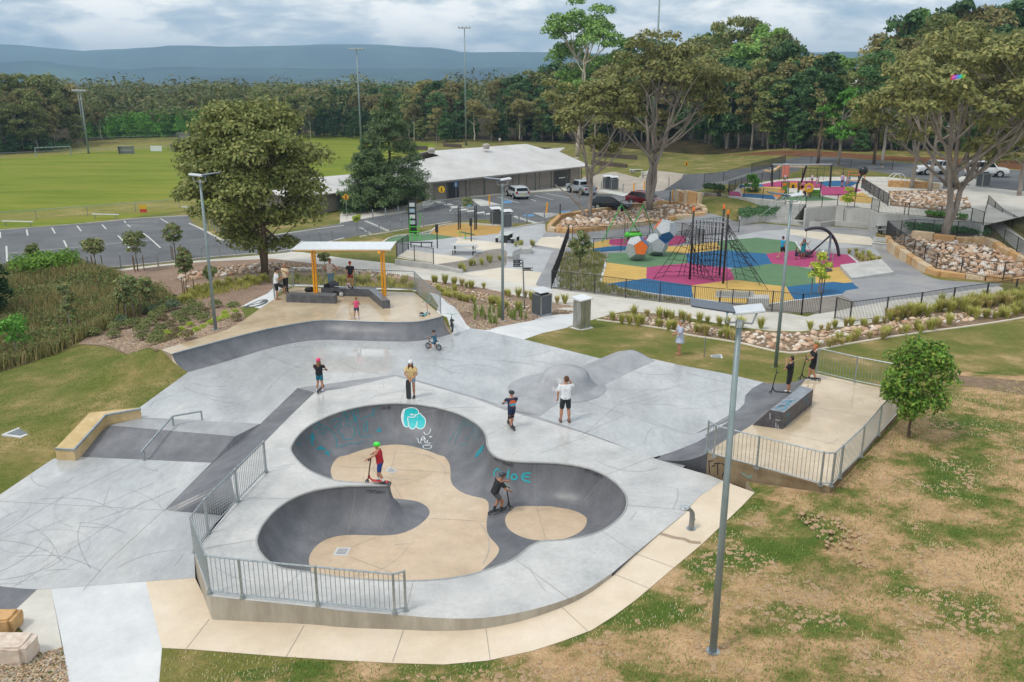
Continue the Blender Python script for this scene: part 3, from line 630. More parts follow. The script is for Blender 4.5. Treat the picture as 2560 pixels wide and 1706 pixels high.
a_,b_,c_ = Q('g -420,915',LP)[0],Q('g 250,940',LP)[0],Q('g -420,1230',LP)[0]
rp_ = Q('g 60,1118',LP)[0]
wz = MB();A1 = Vector(b_);B1 = Vector(rp_);dirw = (Vector(a_) - A1).normalized();
V = [];n = 10
for k in range(n + 1):
    s = k / n;hgt = .75 * (1 - math.cos(1.2 * s)) / (1 - math.cos(1.2));L0 = 3.2 * math.sin(1.2 * s) / math.sin(1.2)
    V += [tuple(A1 + dirw * L0 + Vector((0,0,hgt))),tuple(B1 + (dirw * L0 * .0) + (dirw * L0) + Vector((0,0,hgt)))]
ramp = mk('corner_bank',V,[(2 * k,2 * k + 2,2 * k + 3,2 * k + 1) for k in range(n)],m_dark,pk,True,None,True)
V2 = [V[2 * k + 1] for k in range(n + 1)];lo2 = [(v[0],v[1],LP - .02) for v in V2];wallstrip('bank_side',np.array(V2),np.array(lo2),m_dark,pk);wallstrip('bank_side',np.array(lo2),np.array(V2),m_dark,pk)
# wave bank and right platform
wb = Q('z 1505,1055 1560,1032 1620,1003 H 0,930 80,890 190,830 300,770 400,700 440,655 452,600 470,550 530,488 620,430',.14);wt2 = Q('H 110,1092 250,985 430,890 520,835 690,690 830,590 980,465 1040,382',ZP)
n = 50;wbe,wte = even(wb,n),even(wt2,n)
_,wV = loft('wave_bank',wbe,wte,m_dark,th=.9,n=12)
pr = [v[0] for v in wV];lo = [np.array([p[0],p[1],-.1]) for p in pr];wallstrip('bank_side',np.array(pr),np.array(lo),m_dark,pk,True);wallstrip('bank_side',np.array(lo),np.array(pr),m_dark,pk,True)
pr = [v[-1] for v in wV];lo = [np.array([p[0],p[1],-.1]) for p in pr];wallstrip('bank_side',np.array(pr),np.array(lo),m_dark,pk)
pc = Q('H 110,1092 1255,1410 f 1581,1159 915,1010',ZP)
pl2 = np.vstack([wte[::-1],pc,Q('f 850,1035',ZP)[:0]])
surf('right_platform',pl2,ZP + .001,m_tanplat,parent=pk,step=.8)
ed = np.vstack([pc,wte[-1:]]);lo = ed.copy();lo[:,2] = -.3;lo[0,2] = 0
m_tanwall = pmat('tan_concrete_wall',['#a08868','#b59d7b','#c3ad8d'],scale=1,rough=.85,big=[(3,.1),(12,.06)],stretch=(1,1,.4))
wallstrip('platform_wall',ed,lo,m_tanwall,pk);wallstrip('platform_wall',lo,ed,m_tanwall,pk)
# roll-over ridge with a dome
rc = even(Q('e 2000,895 1830,965 1660,1045 1450,1130 1300,1195 1195,1268',zU),40);dome = PZ('e 1525,1105',zU)[0]
def zridge(x,y):
    d = pdist(rc,x,y,False);s = np.clip((rc[0,1] - y) / (rc[0,1] - rc[-1,1]),0,1)
    z = (.34 - .16 * s) * np.clip(np.cos(np.clip(d / 1.05,0,1) * math.pi) * .5 + .5,0,1)
    r = np.hypot(x - dome[0],y - dome[1]);zd = .74 * np.clip(1 - (r / 1.2) ** 2,0,1) ** .5 * sstep(1.22,.9,r) + .16 * sstep(1.9,.9,np.hypot((x - dome[0] + .35) * .9,y - dome[1]))
    return zU(x,y) + np.maximum(z,zd) + .004
tg_ = np.gradient(rc[:,:2],axis=0);tg_ /= np.linalg.norm(tg_,axis=1)[:,None];nn2 = np.stack([-tg_[:,1],tg_[:,0]],1);ro = np.vstack([rc[:,:2] + nn2 * 1.02,(rc[:,:2] - nn2 * 1.02)[::-1]])
surf('roll_over_ridge',ro,zridge,m_mid,parent=pk,step=.2)
t = np.linspace(0,2 * math.pi,60,endpoint=False);ri_ = np.stack([dome[0] + 1.22 * np.cos(t),dome[1] + 1.22 * np.sin(t)],1)
surf('dome',np.stack([dome[0] - .35 + 2.02 * np.cos(t),dome[1] + 1.84 * np.sin(t)],1),lambda x,y:zridge(x,y) + .004,m_mid,parent=pk,step=.11,lines=[ri_])
# scuffs left by wheels
sV,sF = [],[];rs = np.random.default_rng(21)
for poly,z_,n_ in ((up_out,zU,150),(lowp,zflat(LP),120),(deck_out,zflat(DK),60),(f_main,zflat(ZF),40)):
    P2 = np.asarray(poly);c_ = 0
    while c_ < n_:
        x,y = rs.uniform(max(-22,P2[:,0].min()),P2[:,0].max()),rs.uniform(P2[:,1].min(),P2[:,1].max());a,k,l = rs.uniform(0,6.3),rs.normal() * .35,rs.uniform(.5,3.2);tt = np.linspace(0,l,9);q = np.stack([x + np.cos(a + k * tt) * tt,y + np.sin(a + k * tt) * tt,0 * tt],1);c_ += 1
        if not inpoly(P2,q[:,0],q[:,1]).all() or (poly is deck_out and inpoly(rim_l,q[:,0],q[:,1]).any()):continue
        v,f = ribbon(q,rs.uniform(.006,.02),z_,.005);sF += [tuple(i + len(sV) for i in g) for g in f];sV += v.tolist()
mk('wheel_scuffs',sV,sF,pmat('scuff',['#8f9193','#a5a6a7'],scale=2,rough=.6),pk,False,None,True,'stuff')

# --- ledge beside the lower plaza
ldg = thing('grind_ledge','kinked tan concrete ledge with steel edge beside the funbox','ledge',(0,0,0))
lo_in = Q('d 500,1528',LP + .42)[0],Q('d 715,1292',.28)[0],Q('d 950,1250',.38)[0];lo_out = Q('d 372,1520',LP + .42)[0],Q('d 606,1276',.28)[0],Q('d 940,1242',.38)[0]
I_ = [Vector(v) for v in lo_in];O_ = [Vector(v) for v in lo_out];dn = lambda v,z:Vector((v.x,v.y,z));V = []
for a,b,zb in zip(I_,O_,(LP - .05,-.35,-.2)):V += [a,b,dn(b,zb),dn(a,zb)]
ldg.location = (I_[1].x,I_[1].y,LP)
mk('ledge_body',V,[(0,1,2,3),(8,11,10,9)] + [(4 * k + i,4 * k + 4 + i,4 * k + 4 + (i + 1) % 4,4 * k + (i + 1) % 4) for k in range(2) for i in range(4)],pmat('ledge_tan',['#b39768','#c2a878','#ccb48b'],scale=1.2,rough=.75,big=(6,.08)),ldg,False,None,True)
eb = MB()
for k in range(2):
    d = (I_[k + 1] - I_[k]);x,_ = basis(d);mid = (I_[k] + I_[k + 1]) / 2;mt = Matrix.Translation(mid + Vector((0,0,.003))) @ d.to_track_quat('X','Z').to_matrix().to_4x4();eb.box((0,0,0),(d.length + .03,.07,.07),M4=mt,bev=.006)
eb.box(((I_[0] + O_[0]) / 2)[:],((I_[0] - O_[0]).length,.06,.06),rz=math.atan2((I_[0] - O_[0]).y,(I_[0] - O_[0]).x));eb.build('steel_edge',m_galv,ldg,True)
# --- kinked flat rail
rl = thing('grind_rail','kinked galvanised grind rail running down the funbox bank','rail',tuple(Q('d 1165,1385',-.05)[0]))
pts = [Vector(v) for v in (Q('d 1365,1266',.36)[0],Q('d 1165,1300',.33)[0],Q('d 955,1542',LP + .36)[0])];
mb = MB()
for a,b in ((pts[0],pts[1]),(pts[1],pts[2])):
    d = b - a;mb.box((0,0,0),(d.length,.06,.055),M4=Matrix.Translation((a + b) / 2) @ d.to_track_quat('X','Z').to_matrix().to_4x4(),bev=.006)
mb.build('rail_bar',m_galv,rl,True)
for p,zb in ((pts[0] + Vector((-.03,0,0)),-.02),(pts[1],-.12),(pts[2] + (pts[1] - pts[2]).normalized() * .12,LP)):
    q = MB();q.box((p.x,p.y,(p.z + zb) / 2),(.05,.05,p.z - zb - .03));q.box((p.x,p.y,zb + .01),(.12,.12,.012));q.build('rail_post',m_galv,rl,True)
# --- grind box on the right platform
bx = [Q('H 525,835',ZP)[0],Q('H 805,900',ZP)[0],Q('H 1080,665',ZP)[0]];
gb = thing('grind_box','dark steel-faced wedge block on the right tan platform, sprayed with blue tags','block',tuple(bx[1]))
hb = .62;t0,t1,t2,t3 = Q('H 690,692',ZP + hb)[0],Q('H 822,716',ZP + hb)[0],Q('H 1096,498',ZP + hb)[0],Q('H 978,466',ZP + hb)[0]
b1 = np.array([t1[0],t1[1],ZP]);b2 = np.array([t2[0],t2[1],ZP]);far0 = Q('H 525,832',ZP + .005)[0];far1 = far0 + (t3 - t0);far1[2] = ZP + .005
m_box = pmat('dark_plate',['#39363a','#48454a','#57545a'],scale=5,rough=.45,big=(20,.12));m_boxtop = pmat('worn_box_top',['#6f7278','#7d838a','#8e969c'],scale=3,rough=.3,big=(12,.1))
mk('box_body',[t0,t1,t2,t3,far0,b1,b2,far1],[(0,4,5,1),(1,5,6,2),(2,6,7,3),(4,7,6,5)],m_box,gb,False,None,True)
mk('box_top',[p + [0,0,.003] for p in (t0,t1,t2,t3)],[(0,1,2,3)],m_boxtop,gb,False,None,True);mk('box_slope',[t0,t3,far1,far0],[(0,1,2,3)],m_mid,gb,False,None,True)
BOXP = (t0,t1,t2,t3,b1,b2,far0)

# --- joints sawn in the slabs and black tyre marks
def line3(spec,z,wd,mat,nm,parent=pk,sm=2,step=.25,up=.004):
    q = PZ(spec,z);q = smoothline(q,False,sm) if sm else q;q = resample(q,step);v,f = ribbon(q,wd,z if callable(z) else None,up);return mk(nm,v,f,mat,parent,False,None,True)
for s,z in (('A 1235,985 1105,1430',0),('d 945,1312 1310,1325',0),('B 1165,715 1850,940 2306,1100',zU),('B 1165,715 950,850 640,1010',DK),('B 2306,730 1850,940 1400,1200',zU),('e 2325,1085 1900,1200 1640,1430',zU),('e 1250,1050 1700,1215 2325,1420',zU),('e 450,1080 405,1213',DK),('e 1700,1425 1330,1560',DK),
             ('h 1770,548 2000,695',DK),('h 1190,740 1550,1005',DK),('h 495,885 440,1115',DK),('h 1800,165 2110,50',DK),('h 1950,372 2310,402',DK),('g 1800,130 2000,90',DK),('g 1600,320 1990,330',DK),('g 1370,665 1735,605',DK),('g 2030,818 1860,1010',DK),
             ('h 430,1215 355,1430',zpath),('h 985,1200 1015,1415',zpath),('h 1500,1060 1680,1228',zpath),('h 1840,832 2105,940',zpath),('h 2000,700 2260,795',zpath),('g 1415,1142 1260,1340',zpath),('g 2055,1185 1935,1395',zpath),
             ('g 0,345 1110,405',LP),('g 985,340 0,985',LP),('g 1110,405 740,740 560,950',LP),('g 965,50 400,330 0,570',LP),('h 0,110 745,152',ZF),('h 610,460 985,483',ZF),('h 330,180 420,330',ZF),('h 75,655 240,590',ZF),('h 75,725 440,860',ZF),('h 1320,342 1390,605',ZF),('h 1325,408 1530,380',ZF),('h 380,0 345,130',ZF),
             ('H 1095,670 1400,715 1750,790',ZP),('H 800,905 1300,1010',ZP),('A 900,745 1020,600 1400,560',ZQ)):
    line3(s,z,.011,m_joint,'slab_joint',sm=0)
for s,z in (('A 340,960 330,1010 360,1080 450,1130 680,1230',0),('A 410,955 385,1000 400,1060 500,1120 690,1190',0),('A 40,1070 110,1130 250,1210 540,1300',0),('A 100,1085 110,1125 250,1195 480,1275',0),('g 270,330 480,320 640,340 800,415',LP),('g 530,490 640,490 740,515 850,560',LP),('g 545,490 520,580 545,680 610,800',LP),('g 130,720 300,705 480,725 680,815',LP),('h 2280,255 2290,310 2250,400',DK),('B 0,700 300,640 700,640',DK),('e 280,1075 300,1090 290,1110',DK),
             ('g 1450,790 1550,850 1700,890',DK),('H 420,530 380,570 340,590',zU),('H 1505,580 1550,600 1570,640',ZP),('H 800,1110 900,1140 1000,1160',ZP),('H 1200,1010 1280,1000 1320,960',ZP),('e 2060,1490 2070,1420 2110,1380',zU)):
    line3(s,z,.016,m_skid,'tyre_mark')
# bowl joints follow the walls
def on_bowl(p2,off=.004):
    d = rays(p2);o = []
    for r in d:
        h = bowl_tree.ray_cast(Vector((0,0,CH)),Vector(r))
        if h[0] is not None:n = h[1] if h[1].dot(Vector(r)) < 0 else -h[1];o.append((h[0] + n * off,n))
    return o
def stroke(spec,wd,mat,nm,parent,hit=on_bowl,sm=2,step=4):
    p2 = px(spec) if isinstance(spec,str) else np.asarray(spec);p2 = smoothline(p2,False,sm) if sm and len(p2) > 2 else p2;p2 = resample(p2,step)
    h = hit(p2)
    if len(h) < 2:return None
    V = [];
    for i,(p,n) in enumerate(h):
        a,b = h[max(0,i - 1)][0],h[min(len(h) - 1,i + 1)][0];t = (b - a);s = t.cross(n)
        s = s.normalized() * wd / 2 if s.length > 1e-8 else Vector((wd / 2,0,0));V += [tuple(p + s),tuple(p - s)]
    return mk(nm,V,[(2 * i,2 * i + 1,2 * i + 3,2 * i + 2) for i in range(len(h) - 1)],mat,parent,False,None,True)
for s in ('e 720,1262 690,1380 600,1530','e 405,1216 385,1380 378,1485','e 60,1255 100,1480','h 1316,85 1318,335','h 1775,190 1620,375','h 105,245 85,420 50,565','g 1970,340 2040,470 2220,600','h 335,245 320,400 265,575','h 1850,500 1640,500','h 1150,575 1065,635','h 760,150 900,100 980,20'):
    stroke(s,.013,m_joint,'slab_joint',pk)

# ================================================================ fences, walls, lamps, shelter, building
m_black = pmat('black_powder_coat',['#232527','#2f3133'],scale=6,rough=.45,coord='obj')
m_lampc = pmat('lamp_pole_paint',['#7d8a8c','#8b9899'],scale=3,rough=.45,metallic=.3,coord='obj')
m_yel = pmat('yellow_paint',['#f0a010','#fbb01c'],scale=4,rough=.4,coord='obj')
m_white = pmat('white_metal_roof',['#d6d9dc','#e3e5e6'],scale=3,rough=.35,coord='obj')
m_bench = pmat('dark_bench_concrete',['#4b4b4f','#58585c','#66666a'],scale=3,rough=.5,big=(12,.1))
m_lightc = pmat('fair_faced_concrete',['#a9a8a4','#b7b6b2','#c3c2be'],scale=.8,rough=.8,big=[(4,.06)],stretch=(1,1,.3))
def sand_m(i):return pmat(f'sandstone_{i}',[['#b08a5f','#c6a47a','#d4b893'],['#b98f5f','#caa06c','#bf9a70'],['#b9a384','#cdb99b','#c4ab88'],['#a98358','#c09561','#cfae83']][i],scale=2.5,rough=.9,bump=.5,bs=8,big=(9,.12),coord='obj')
cylm = {}
def unit_cyl(n=5,r=1):
    if (n,r) not in cylm:
        b = MB().cyl((0,0,0),(0,0,1),r,n=n);me = bpy.data.meshes.new('baluster');me.from_pydata(b.v,[],b.f);cylm[(n,r)] = me
    return cylm[(n,r)]
balm = {}
def bal_mesh(mat):
    if mat.name not in balm:
        b = MB().cyl((0,0,0),(0,0,1),1,n=5);me = bpy.data.meshes.new('baluster');me.from_pydata(b.v,[],b.f);me.materials.append(mat);balm[mat.name] = me
    return balm[mat.name]
def fence(name,label,base_pts,h,mat,post_r=.028,bal_r=.009,gap=.115,rail_r=.022,foot=.1,single=True,post_gap=None,group=None,shoe=False,zoff=0):
    P_ = [Vector(p) + Vector((0,0,zoff)) for p in base_pts]
    root = thing(name,label,'fence',tuple(P_[len(P_) // 2]),group);stuff = MB();up = Vector((0,0,1));posts = []
    for a,b in zip(P_[:-1],P_[1:]):
        n = max(1,int(round((b - a).length / post_gap))) if post_gap else 1
        posts += [a + (b - a) * k / n for k in range(n)]
    posts.append(P_[-1])
    for p in posts:
        q = MB();q.box((p.x,p.y,p.z + (h + .03) / 2),(post_r * 2,post_r * 2,h + .03),bev=.004)
        if shoe:q.box((p.x,p.y,p.z + .012),(.13,.13,.024));q.box((p.x,p.y,p.z + .07),(post_r * 2 + .03,post_r * 2 + .03,.1))
        q.build('post',mat,root,True)
    for a,b in zip(P_[:-1],P_[1:]):
        t = MB();t.tube([a + up * h,b + up * h],rail_r,6);t.build('top_rail',mat,root,True)
        t = MB();t.tube([a + up * foot,b + up * foot],rail_r * .85,6);t.build('bottom_rail',mat,root,True)
        n = int((b - a).length / gap)
        for k in range(1,n):
            p = a + (b - a) * k / n
            if single:
                o = bpy.data.objects.new('baluster',bal_mesh(mat));COL.objects.link(o);o.parent = root
                o.location = p + up * foot - Vector(root.location);o.scale = (bal_r,bal_r,h - foot)
            else:stuff.cyl(p + up * foot,p + up * h,bal_r,n=4,caps=False)
    if not single:stuff.build('baluster',mat,root,True,kind='stuff')
    return root
gz = lambda spec,z:[tuple(v) for v in PZ(spec,z)]
gt = lambda spec:[tuple(v) for v in PT(spec)]
fence('deck_guard_fence','galvanised guard fence around the left corner of the bowl deck',gz('g 1800,150 1610,350 1410,565 1318,692 1418,972 1640,1000 2150,1052 h 370,1105 445,1085',DK),1.08,m_galv,shoe=True,gap=.12,post_gap=1.9,rail_r=.024)
fence('platform_guard_fence','galvanised guard fence along the near and right edges of the right tan platform',gz('H 100,1085 165,1130 565,1240 1160,1400 1262,1405 1340,1330 1540,1130 1700,930 f 1575,1165',ZP),1.08,m_galv,shoe=True,gap=.12)
fence('platform_rear_fence','galvanised guard fence at the back of the right tan platform, before the lawn',gz('f 920,1012 1180,1075 1440,1128',ZP),1.08,m_galv,gap=.12)
fence('shelter_guard_fence','galvanised fence behind the yellow shelter and down its right side',gz('A 215,492 435,352 790,362 1145,372 1500,385 1830,398',ZQ) + gz('A 1890,465 2000,560 2130,665',ZQ),1.1,m_galv,gap=.12)
# --- black pool fencing
BF_ = dict(h=1.2,mat=m_black,post_r=.032,bal_r=.01,gap=.11,rail_r=.02)
fence('playground_front_fence','black picket fence between the promenade and the lower playground',gt('e 1430,438 1560,452 1720,470 1930,500 2160,525 f 95,555 350,580 620,592 820,615'),**BF_)
fence('gate_leaf','open black picket gate leaf at the lower playground entrance',gt('f 820,615 945,606'),**BF_)['category'] = 'gate'
fence('playground_entry_fence','black picket fence beside the grasses right of the playground gate',gt('f 1045,640 1145,672 1390,637 1620,602 1840,565 2065,530 2260,500 2420,475'),**BF_)
fence('playground_side_fence','black picket fence along the left side of the lower playground',gt('e 1430,436 1470,330 1545,100'),single=False,post_gap=2.4,**BF_)
fence('rock_garden_fence','black picket fence between the rock garden and the lower playground',gt('D 140,650 535,640 745,602 1030,580 1400,600 1650,690'),single=False,post_gap=2.4,**BF_)
fence('swing_area_fence','black picket fence in front of the green swing',gt('D 385,798 700,780 1000,750 1230,722 1445,690 1655,680'),single=False,post_gap=2.4,**BF_)
fence('playground_back_fence','black picket fence behind the rope net, left of the stairs',gt('D 1400,600 1790,590 2060,560'),single=False,post_gap=2.4,**BF_)
fence('sandstone_wall_fence','black picket fence on the sandstone block wall right of the playground',[tuple(v) for v in PZ('G 720,950 810,1040 915,1110 1030,1190 1150,1265 1290,1355 1575,1405 2060,1480 2400,1440',-1.15)],single=False,**BF_)
fence('tree_bed_fence','black picket fence around the shrub bed behind the right big tree',[tuple(v) for v in PZ('G 715,960 880,955 1030,935 1250,945 1530,960 1920,985 2065,1065 2215,1160 2400,1300',-.95)],single=False,**BF_)
fence('terrace_front_fence','black picket fence on the concrete wall right of the stairs',gz('F 1170,745 1355,735 1535,720 1730,742 1925,762 2010,802 2306,822 G 970,738 1340,775 1690,805 1830,850',ZT),single=False,**BF_)
fence('terrace_corner_fence','black picket fence in front of the upper playground, left of the stairs',gz('F 285,600 460,622 675,640 935,668',ZT),single=False,**BF_)
fence('terrace_back_fence','black picket fence behind the upper playground',gz('F 280,560 560,470 960,402 1300,392 1600,385 1815,392',ZT),single=False,post_gap=2.4,**BF_)
fence('terrace_side_fence','black picket fence along the right side of the upper playground',gz('G 430,420 735,625',ZT),single=False,post_gap=2.4,**BF_)
fence('ramp_fence','black picket fence beside the asphalt ramp left of the upper playground',gt('F 0,452 220,432 545,330 780,270 935,225 1230,240 1690,280 2170,300'),single=False,**BF_)
fence('side_ramp_fence','black picket fence beside the ramp at the right edge',gt('G 1830,850 1880,640 2040,800 2306,960'),single=False,post_gap=2.4,**BF_)
fence('fitness_fence','short black picket fence on the kerb wall beside the picnic tables',gz('C 425,665 630,705 850,745',g1(-1,58) + .3),**BF_)
fence('fitness_side_fence','short black picket fence at the left end of the fitness paving',gz('C 425,665 495,615 560,572',g1(-1,60) + .3),**BF_)

# --- sandstone blocks: walls built of single blocks
def blockwall(name,label,line,hgt,dep,lmin,lmax,seed):
    rr = random.Random(seed);root = thing(name,label,'wall',tuple(line[len(line) // 2]));P_ = resample(np.asarray(line,float),.3);s = np.r_[0,np.cumsum(np.linalg.norm(np.diff(P_[:,:2],axis=0),axis=1))];t = 0
    while t < s[-1] - .3:
        l = min(rr.uniform(lmin,lmax),s[-1] - t);f = lambda q:Vector([np.interp(q,s,P_[:,k]) for k in range(3)]);a,b = f(t + .02),f(t + l - .02);m = (a + b) / 2;d = b - a
        q = MB();h = hgt * rr.uniform(.9,1.08);q.box((0,0,0),(d.length,dep * rr.uniform(.9,1.1),h + .3),M4=Matrix.Translation((m.x,m.y,m.z + h / 2 - .15)) @ Matrix.Rotation(math.atan2(d.y,d.x) + rr.uniform(-.03,.03),4,'Z'),bev=.05)
        q.v = [tuple(np.array(v) + np.array([rr.uniform(-.025,.025) for _ in range(3)])) for v in q.v];q.build('block',sand_m(rr.randrange(4)),root,True);t += l
    return root
blockwall('sandstone_wall','long sandstone block wall edging the playground below the right big tree',PZ('G 728,1060 870,1200 1020,1290 1120,1380 1290,1470 1500,1500 1700,1510 1900,1545 2120,1560 2450,1560',-1.75),.7,.55,1.1,2.0,1)
blockwall('sandstone_wall','sandstone block wall behind the rocks under the right big tree',PZ('G 1000,1010 1270,1040 1480,1065 1870,1090 1960,1130 2110,1230 2306,1330 2450,1420',-1.55),.75,.55,1.2,1.9,2)
blockwall('sandstone_border','low sandstone border along the car park side of the rock garden',PT('D -130,515 0,385 330,332 800,265 1250,228 1640,268 1705,345 1420,390 1260,420'),.35,.45,1.0,1.8,3)
blockwall('sandstone_border','low sandstone border along the playground side of the rock garden',PT('D -130,535 0,565 120,572 340,548 740,510 1080,455'),.45,.45,1.0,1.8,4)
blockwall('sandstone_wall','sandstone wall beside the concrete wall with the two notice boards',PT('D 1345,205 1500,235 1620,250'),1.3,.5,.9,1.6,5)
blockwall('sandstone_wall','sandstone wall behind the rock bed, right of the upper playground',PZ('G 735,400 900,405 1100,415 1330,430',-.25),.7,.5,1.2,2,6)
blockwall('sandstone_border','low sandstone edging on the dry lawn behind the upper playground',PT('F 230,410 420,400 600,345 800,335 900,262 1200,275'),.4,.4,1.3,2.4,8)
for i,(s,lb,sz,rz) in enumerate((('g 90,1400','rough pale sandstone boulder at the lower left edge, nearest the mulch',(1.55,.62,.5),-.06),('g 40,1205','orange-tan sandstone boulder at the lower left edge, behind the pale one',(1.15,.6,.42),.04))):
    p = PZ(s,LP)[0];r = thing('sandstone_block',lb,'boulder',(p[0] - .25,p[1],LP - .02),None,rz);q = bmesh.new();bmesh.ops.create_cube(q,size=1);bmesh.ops.bevel(q,geom=q.edges[:],offset=.09,segments=2,affect='EDGES');bmesh.ops.subdivide_edges(q,edges=q.edges[:],cuts=2)
    for v in q.verts:v.co = Vector((v.co.x * sz[0],v.co.y * sz[1],(v.co.z + .5) * sz[2])) + mnoise.noise_vector(v.co * 3 + Vector((i * 9,0,0))) * .05
    me = bpy.data.meshes.new('stone');q.to_mesh(me);q.free();me.materials.append(pmat('pale_sandstone',['#c0aa98','#d8c9bb','#d0b9a4'],scale=3,rough=.9,bump=.4,coord='obj') if i == 0 else sand_m(1));o = bpy.data.objects.new('stone',me);COL.objects.link(o);o.parent = r

# --- concrete kerbs
def kerb(spec,wd,h,mat,nm='kerb',z=None,sm=1):
    q = PT(spec) if z is None else PZ(spec,z);q = smoothline(q,False,sm) if sm else q;q = resample(q,.8);v,f = ribbon(q,wd,(G if z is None else None),h);n = len(q)
    lo = v.copy();lo[:,2] -= h + .1;V = np.vstack([v,lo]);m = 2 * n
    f = f + [(i,i + 1,m + i + 1,m + i) for i in range(n - 1)] + [(n + i + 1,n + i,m + n + i,m + n + i + 1) for i in range(n - 1)] + [(0,m,m + n,n),(n - 1,2 * n - 1,m + 2 * n - 1,m + n - 1)]
    return struct(mk(nm,V,f,mat))
kerb('e 1735,650 1900,670 2060,690 2250,720 f 0,747 400,802 660,872 800,879 940,851 1200,801 1600,739 2000,689 2325,637 2700,560',.14,.05,m_beige)
kerb('d -300,960 0,1000 150,955 430,850 520,812 760,826 1060,860',.1,.03,m_soil)
for s in ('D 530,905 460,1155','D 500,1158 560,1176 1100,1275 1535,1322 1900,1370 2300,1402','E 100,1298 395,1253 940,1186','E 412,577 478,680','E 1020,725 1190,860','D 400,796 762,772 1205,772','D 1950,645 2260,620'):kerb(s,.14,.03,m_conc_w)
for s in ('C 228,518 378,418 800,384 908,300 1180,268 1640,302','C 0,432 345,378 720,312 1050,262','d 540,320 860,290 1180,258 1400,230 2000,185 2325,100','b 0,1512 230,1470 560,1418 660,1362 740,1350 1110,1316 1560,1288 1740,1308','a 0,1560 800,1490 1100,1470 1270,1462','d 1280,0 1480,112 1550,120 2325,15','C 1740,330 2130,262'):kerb(s,.16,.1,m_conc)
# --- concrete kerb wall under the fitness fence
def wall_poly(name,label,line,z0,z1,th,mat,cat='wall'):
    """free-standing wall along a plan line; z1 may vary"""
    L_ = np.asarray(line,float);n = len(L_);d = np.gradient(L_[:,:2],axis=0);d /= np.linalg.norm(d,axis=1)[:,None];nr = np.stack([-d[:,1],d[:,0]],1) * th / 2
    z1 = np.asarray(z1) if hasattr(z1,'__len__') else np.full(n,z1);z0 = np.asarray(z0) if hasattr(z0,'__len__') else np.full(n,z0)
    a,b = L_[:,:2] + nr,L_[:,:2] - nr;V = np.vstack([np.column_stack([a,z0]),np.column_stack([b,z0]),np.column_stack([a,z1]),np.column_stack([b,z1])]);F_ = []
    for i in range(n - 1):F_ += [(2 * n + i,3 * n + i,3 * n + i + 1,2 * n + i + 1),(i,2 * n + i,2 * n + i + 1,i + 1),(n + i + 1,3 * n + i + 1,3 * n + i,n + i)]
    F_ += [(0,n,3 * n,2 * n),(n - 1,3 * n - 1,4 * n - 1,2 * n - 1)]
    o = mk(name,V,F_,mat);return tag(o,label,cat)
q = PT('C 415,745 650,775 880,800 1180,840');wall_poly('kerb_wall','low concrete wall tapering along the promenade below the picnic tables',q,q[:,2] - .2,q[:,2] + np.array([.42,.4,.36,.2]),.22,m_lightc)
# --- upper terrace, its walls and the stairs
ter = np.vstack([PZ('F 285,603 940,672 950,690 1180,692 1168,748 1525,724 1915,760 2005,804 2306,826 G 970,742 1690,808 1830,852',ZT),[(62,92,ZT)],PZ('F 2080,380 1815,380 1350,376 870,412 410,468',ZT)])
t_ = struct(surf('upper_terrace',ter,ZT,m_conc,step=3,world=False))
def tsheet(nm,spec,mat,k):
    o = surf(nm,PZ(spec,ZT),ZT + .004 * k,mat,step=2,world=False);struct(o)
tsheet('pink_rubber','F 285,600 440,610 410,555 290,545',m_rp,1);tsheet('blue_rubber','F 440,612 820,640 815,590 440,572',m_rb,1);tsheet('yellow_rubber','F 440,572 815,590 900,500 640,490 410,515',m_ry,1)
tsheet('blue_rubber','F 405,515 470,500 700,495 660,465 410,470',m_rb,2);tsheet('pink_rubber','F 660,465 700,495 900,500 1350,510 1420,495 1330,435 1250,425 870,430',m_rp,1);tsheet('blue_rubber','F 1320,450 1400,490 1700,490 1790,440 1540,425 1400,430',m_rb,3)
tsheet('green_rubber','F 830,640 1180,660 1560,650 1350,600 1000,560',m_rg,1);tsheet('pink_rubber','F 1350,510 1420,497 1700,492 1830,540 1560,600 1350,590',m_rp,2);tsheet('yellow_rubber','F 1560,610 1830,560 1950,640 1920,690 1560,660',m_ry,2);tsheet('orange_rubber','F 820,590 900,500 935,560 860,640',rub('orange','#c07a45'),3)
tsheet('rock_bed_soil','G 745,450 1340,440 1650,520 1700,640 1500,700 760,620',m_soil,2);tsheet('shrub_bed_soil','G 1180,715 1640,770 1640,800 1180,760',m_soil,1)
wl = PZ('F 1168,748 1525,724 1915,760 2005,804 2306,826 G 970,742 1690,808 1830,852',ZT);wall_poly('retaining_wall','pale concrete retaining wall right of the stairs, below the upper playground',wl,-2.3,ZT + .06,.25,m_lightc)
sw = PT('F 1000,930 1330,962 1500,940 1970,980');wall_poly('seat_wall','low concrete seating wall in front of the retaining wall',sw,sw[:,2] - .2,sw[:,2] + .5,.4,m_lightc)
ps = surf('planter_soil',np.vstack([sw[:,:2],wl[:4,:2][::-1]]),-1.6,m_soil,step=1.5,world=False);struct(ps)
wl2 = PZ('F 0,555 235,592',ZT + .05);w2 = np.vstack([wl2,PZ('F 285,605',ZT)]);wall_poly('retaining_wall','weathered concrete wall carrying two notice boards, left of the upper playground',w2,-2.3,ZT + .06,.25,pmat('weathered_concrete',['#8d8273','#9b9183','#aaa195'],scale=.8,rough=.85,big=[(4,.08)],stretch=(1,1,.3)))
wl3 = np.vstack([PZ('F 285,605 940,672',ZT)]);wall_poly('retaining_wall','concrete wall behind the shrub planter left of the stairs',wl3,-2.3,ZT + .04,.25,m_lightc)
lw = PT('F 405,925 800,890');wall_poly('planter_wall','low concrete planter wall left of the stairs',lw,lw[:,2] - .2,lw[:,2] + .75,.3,m_lightc)
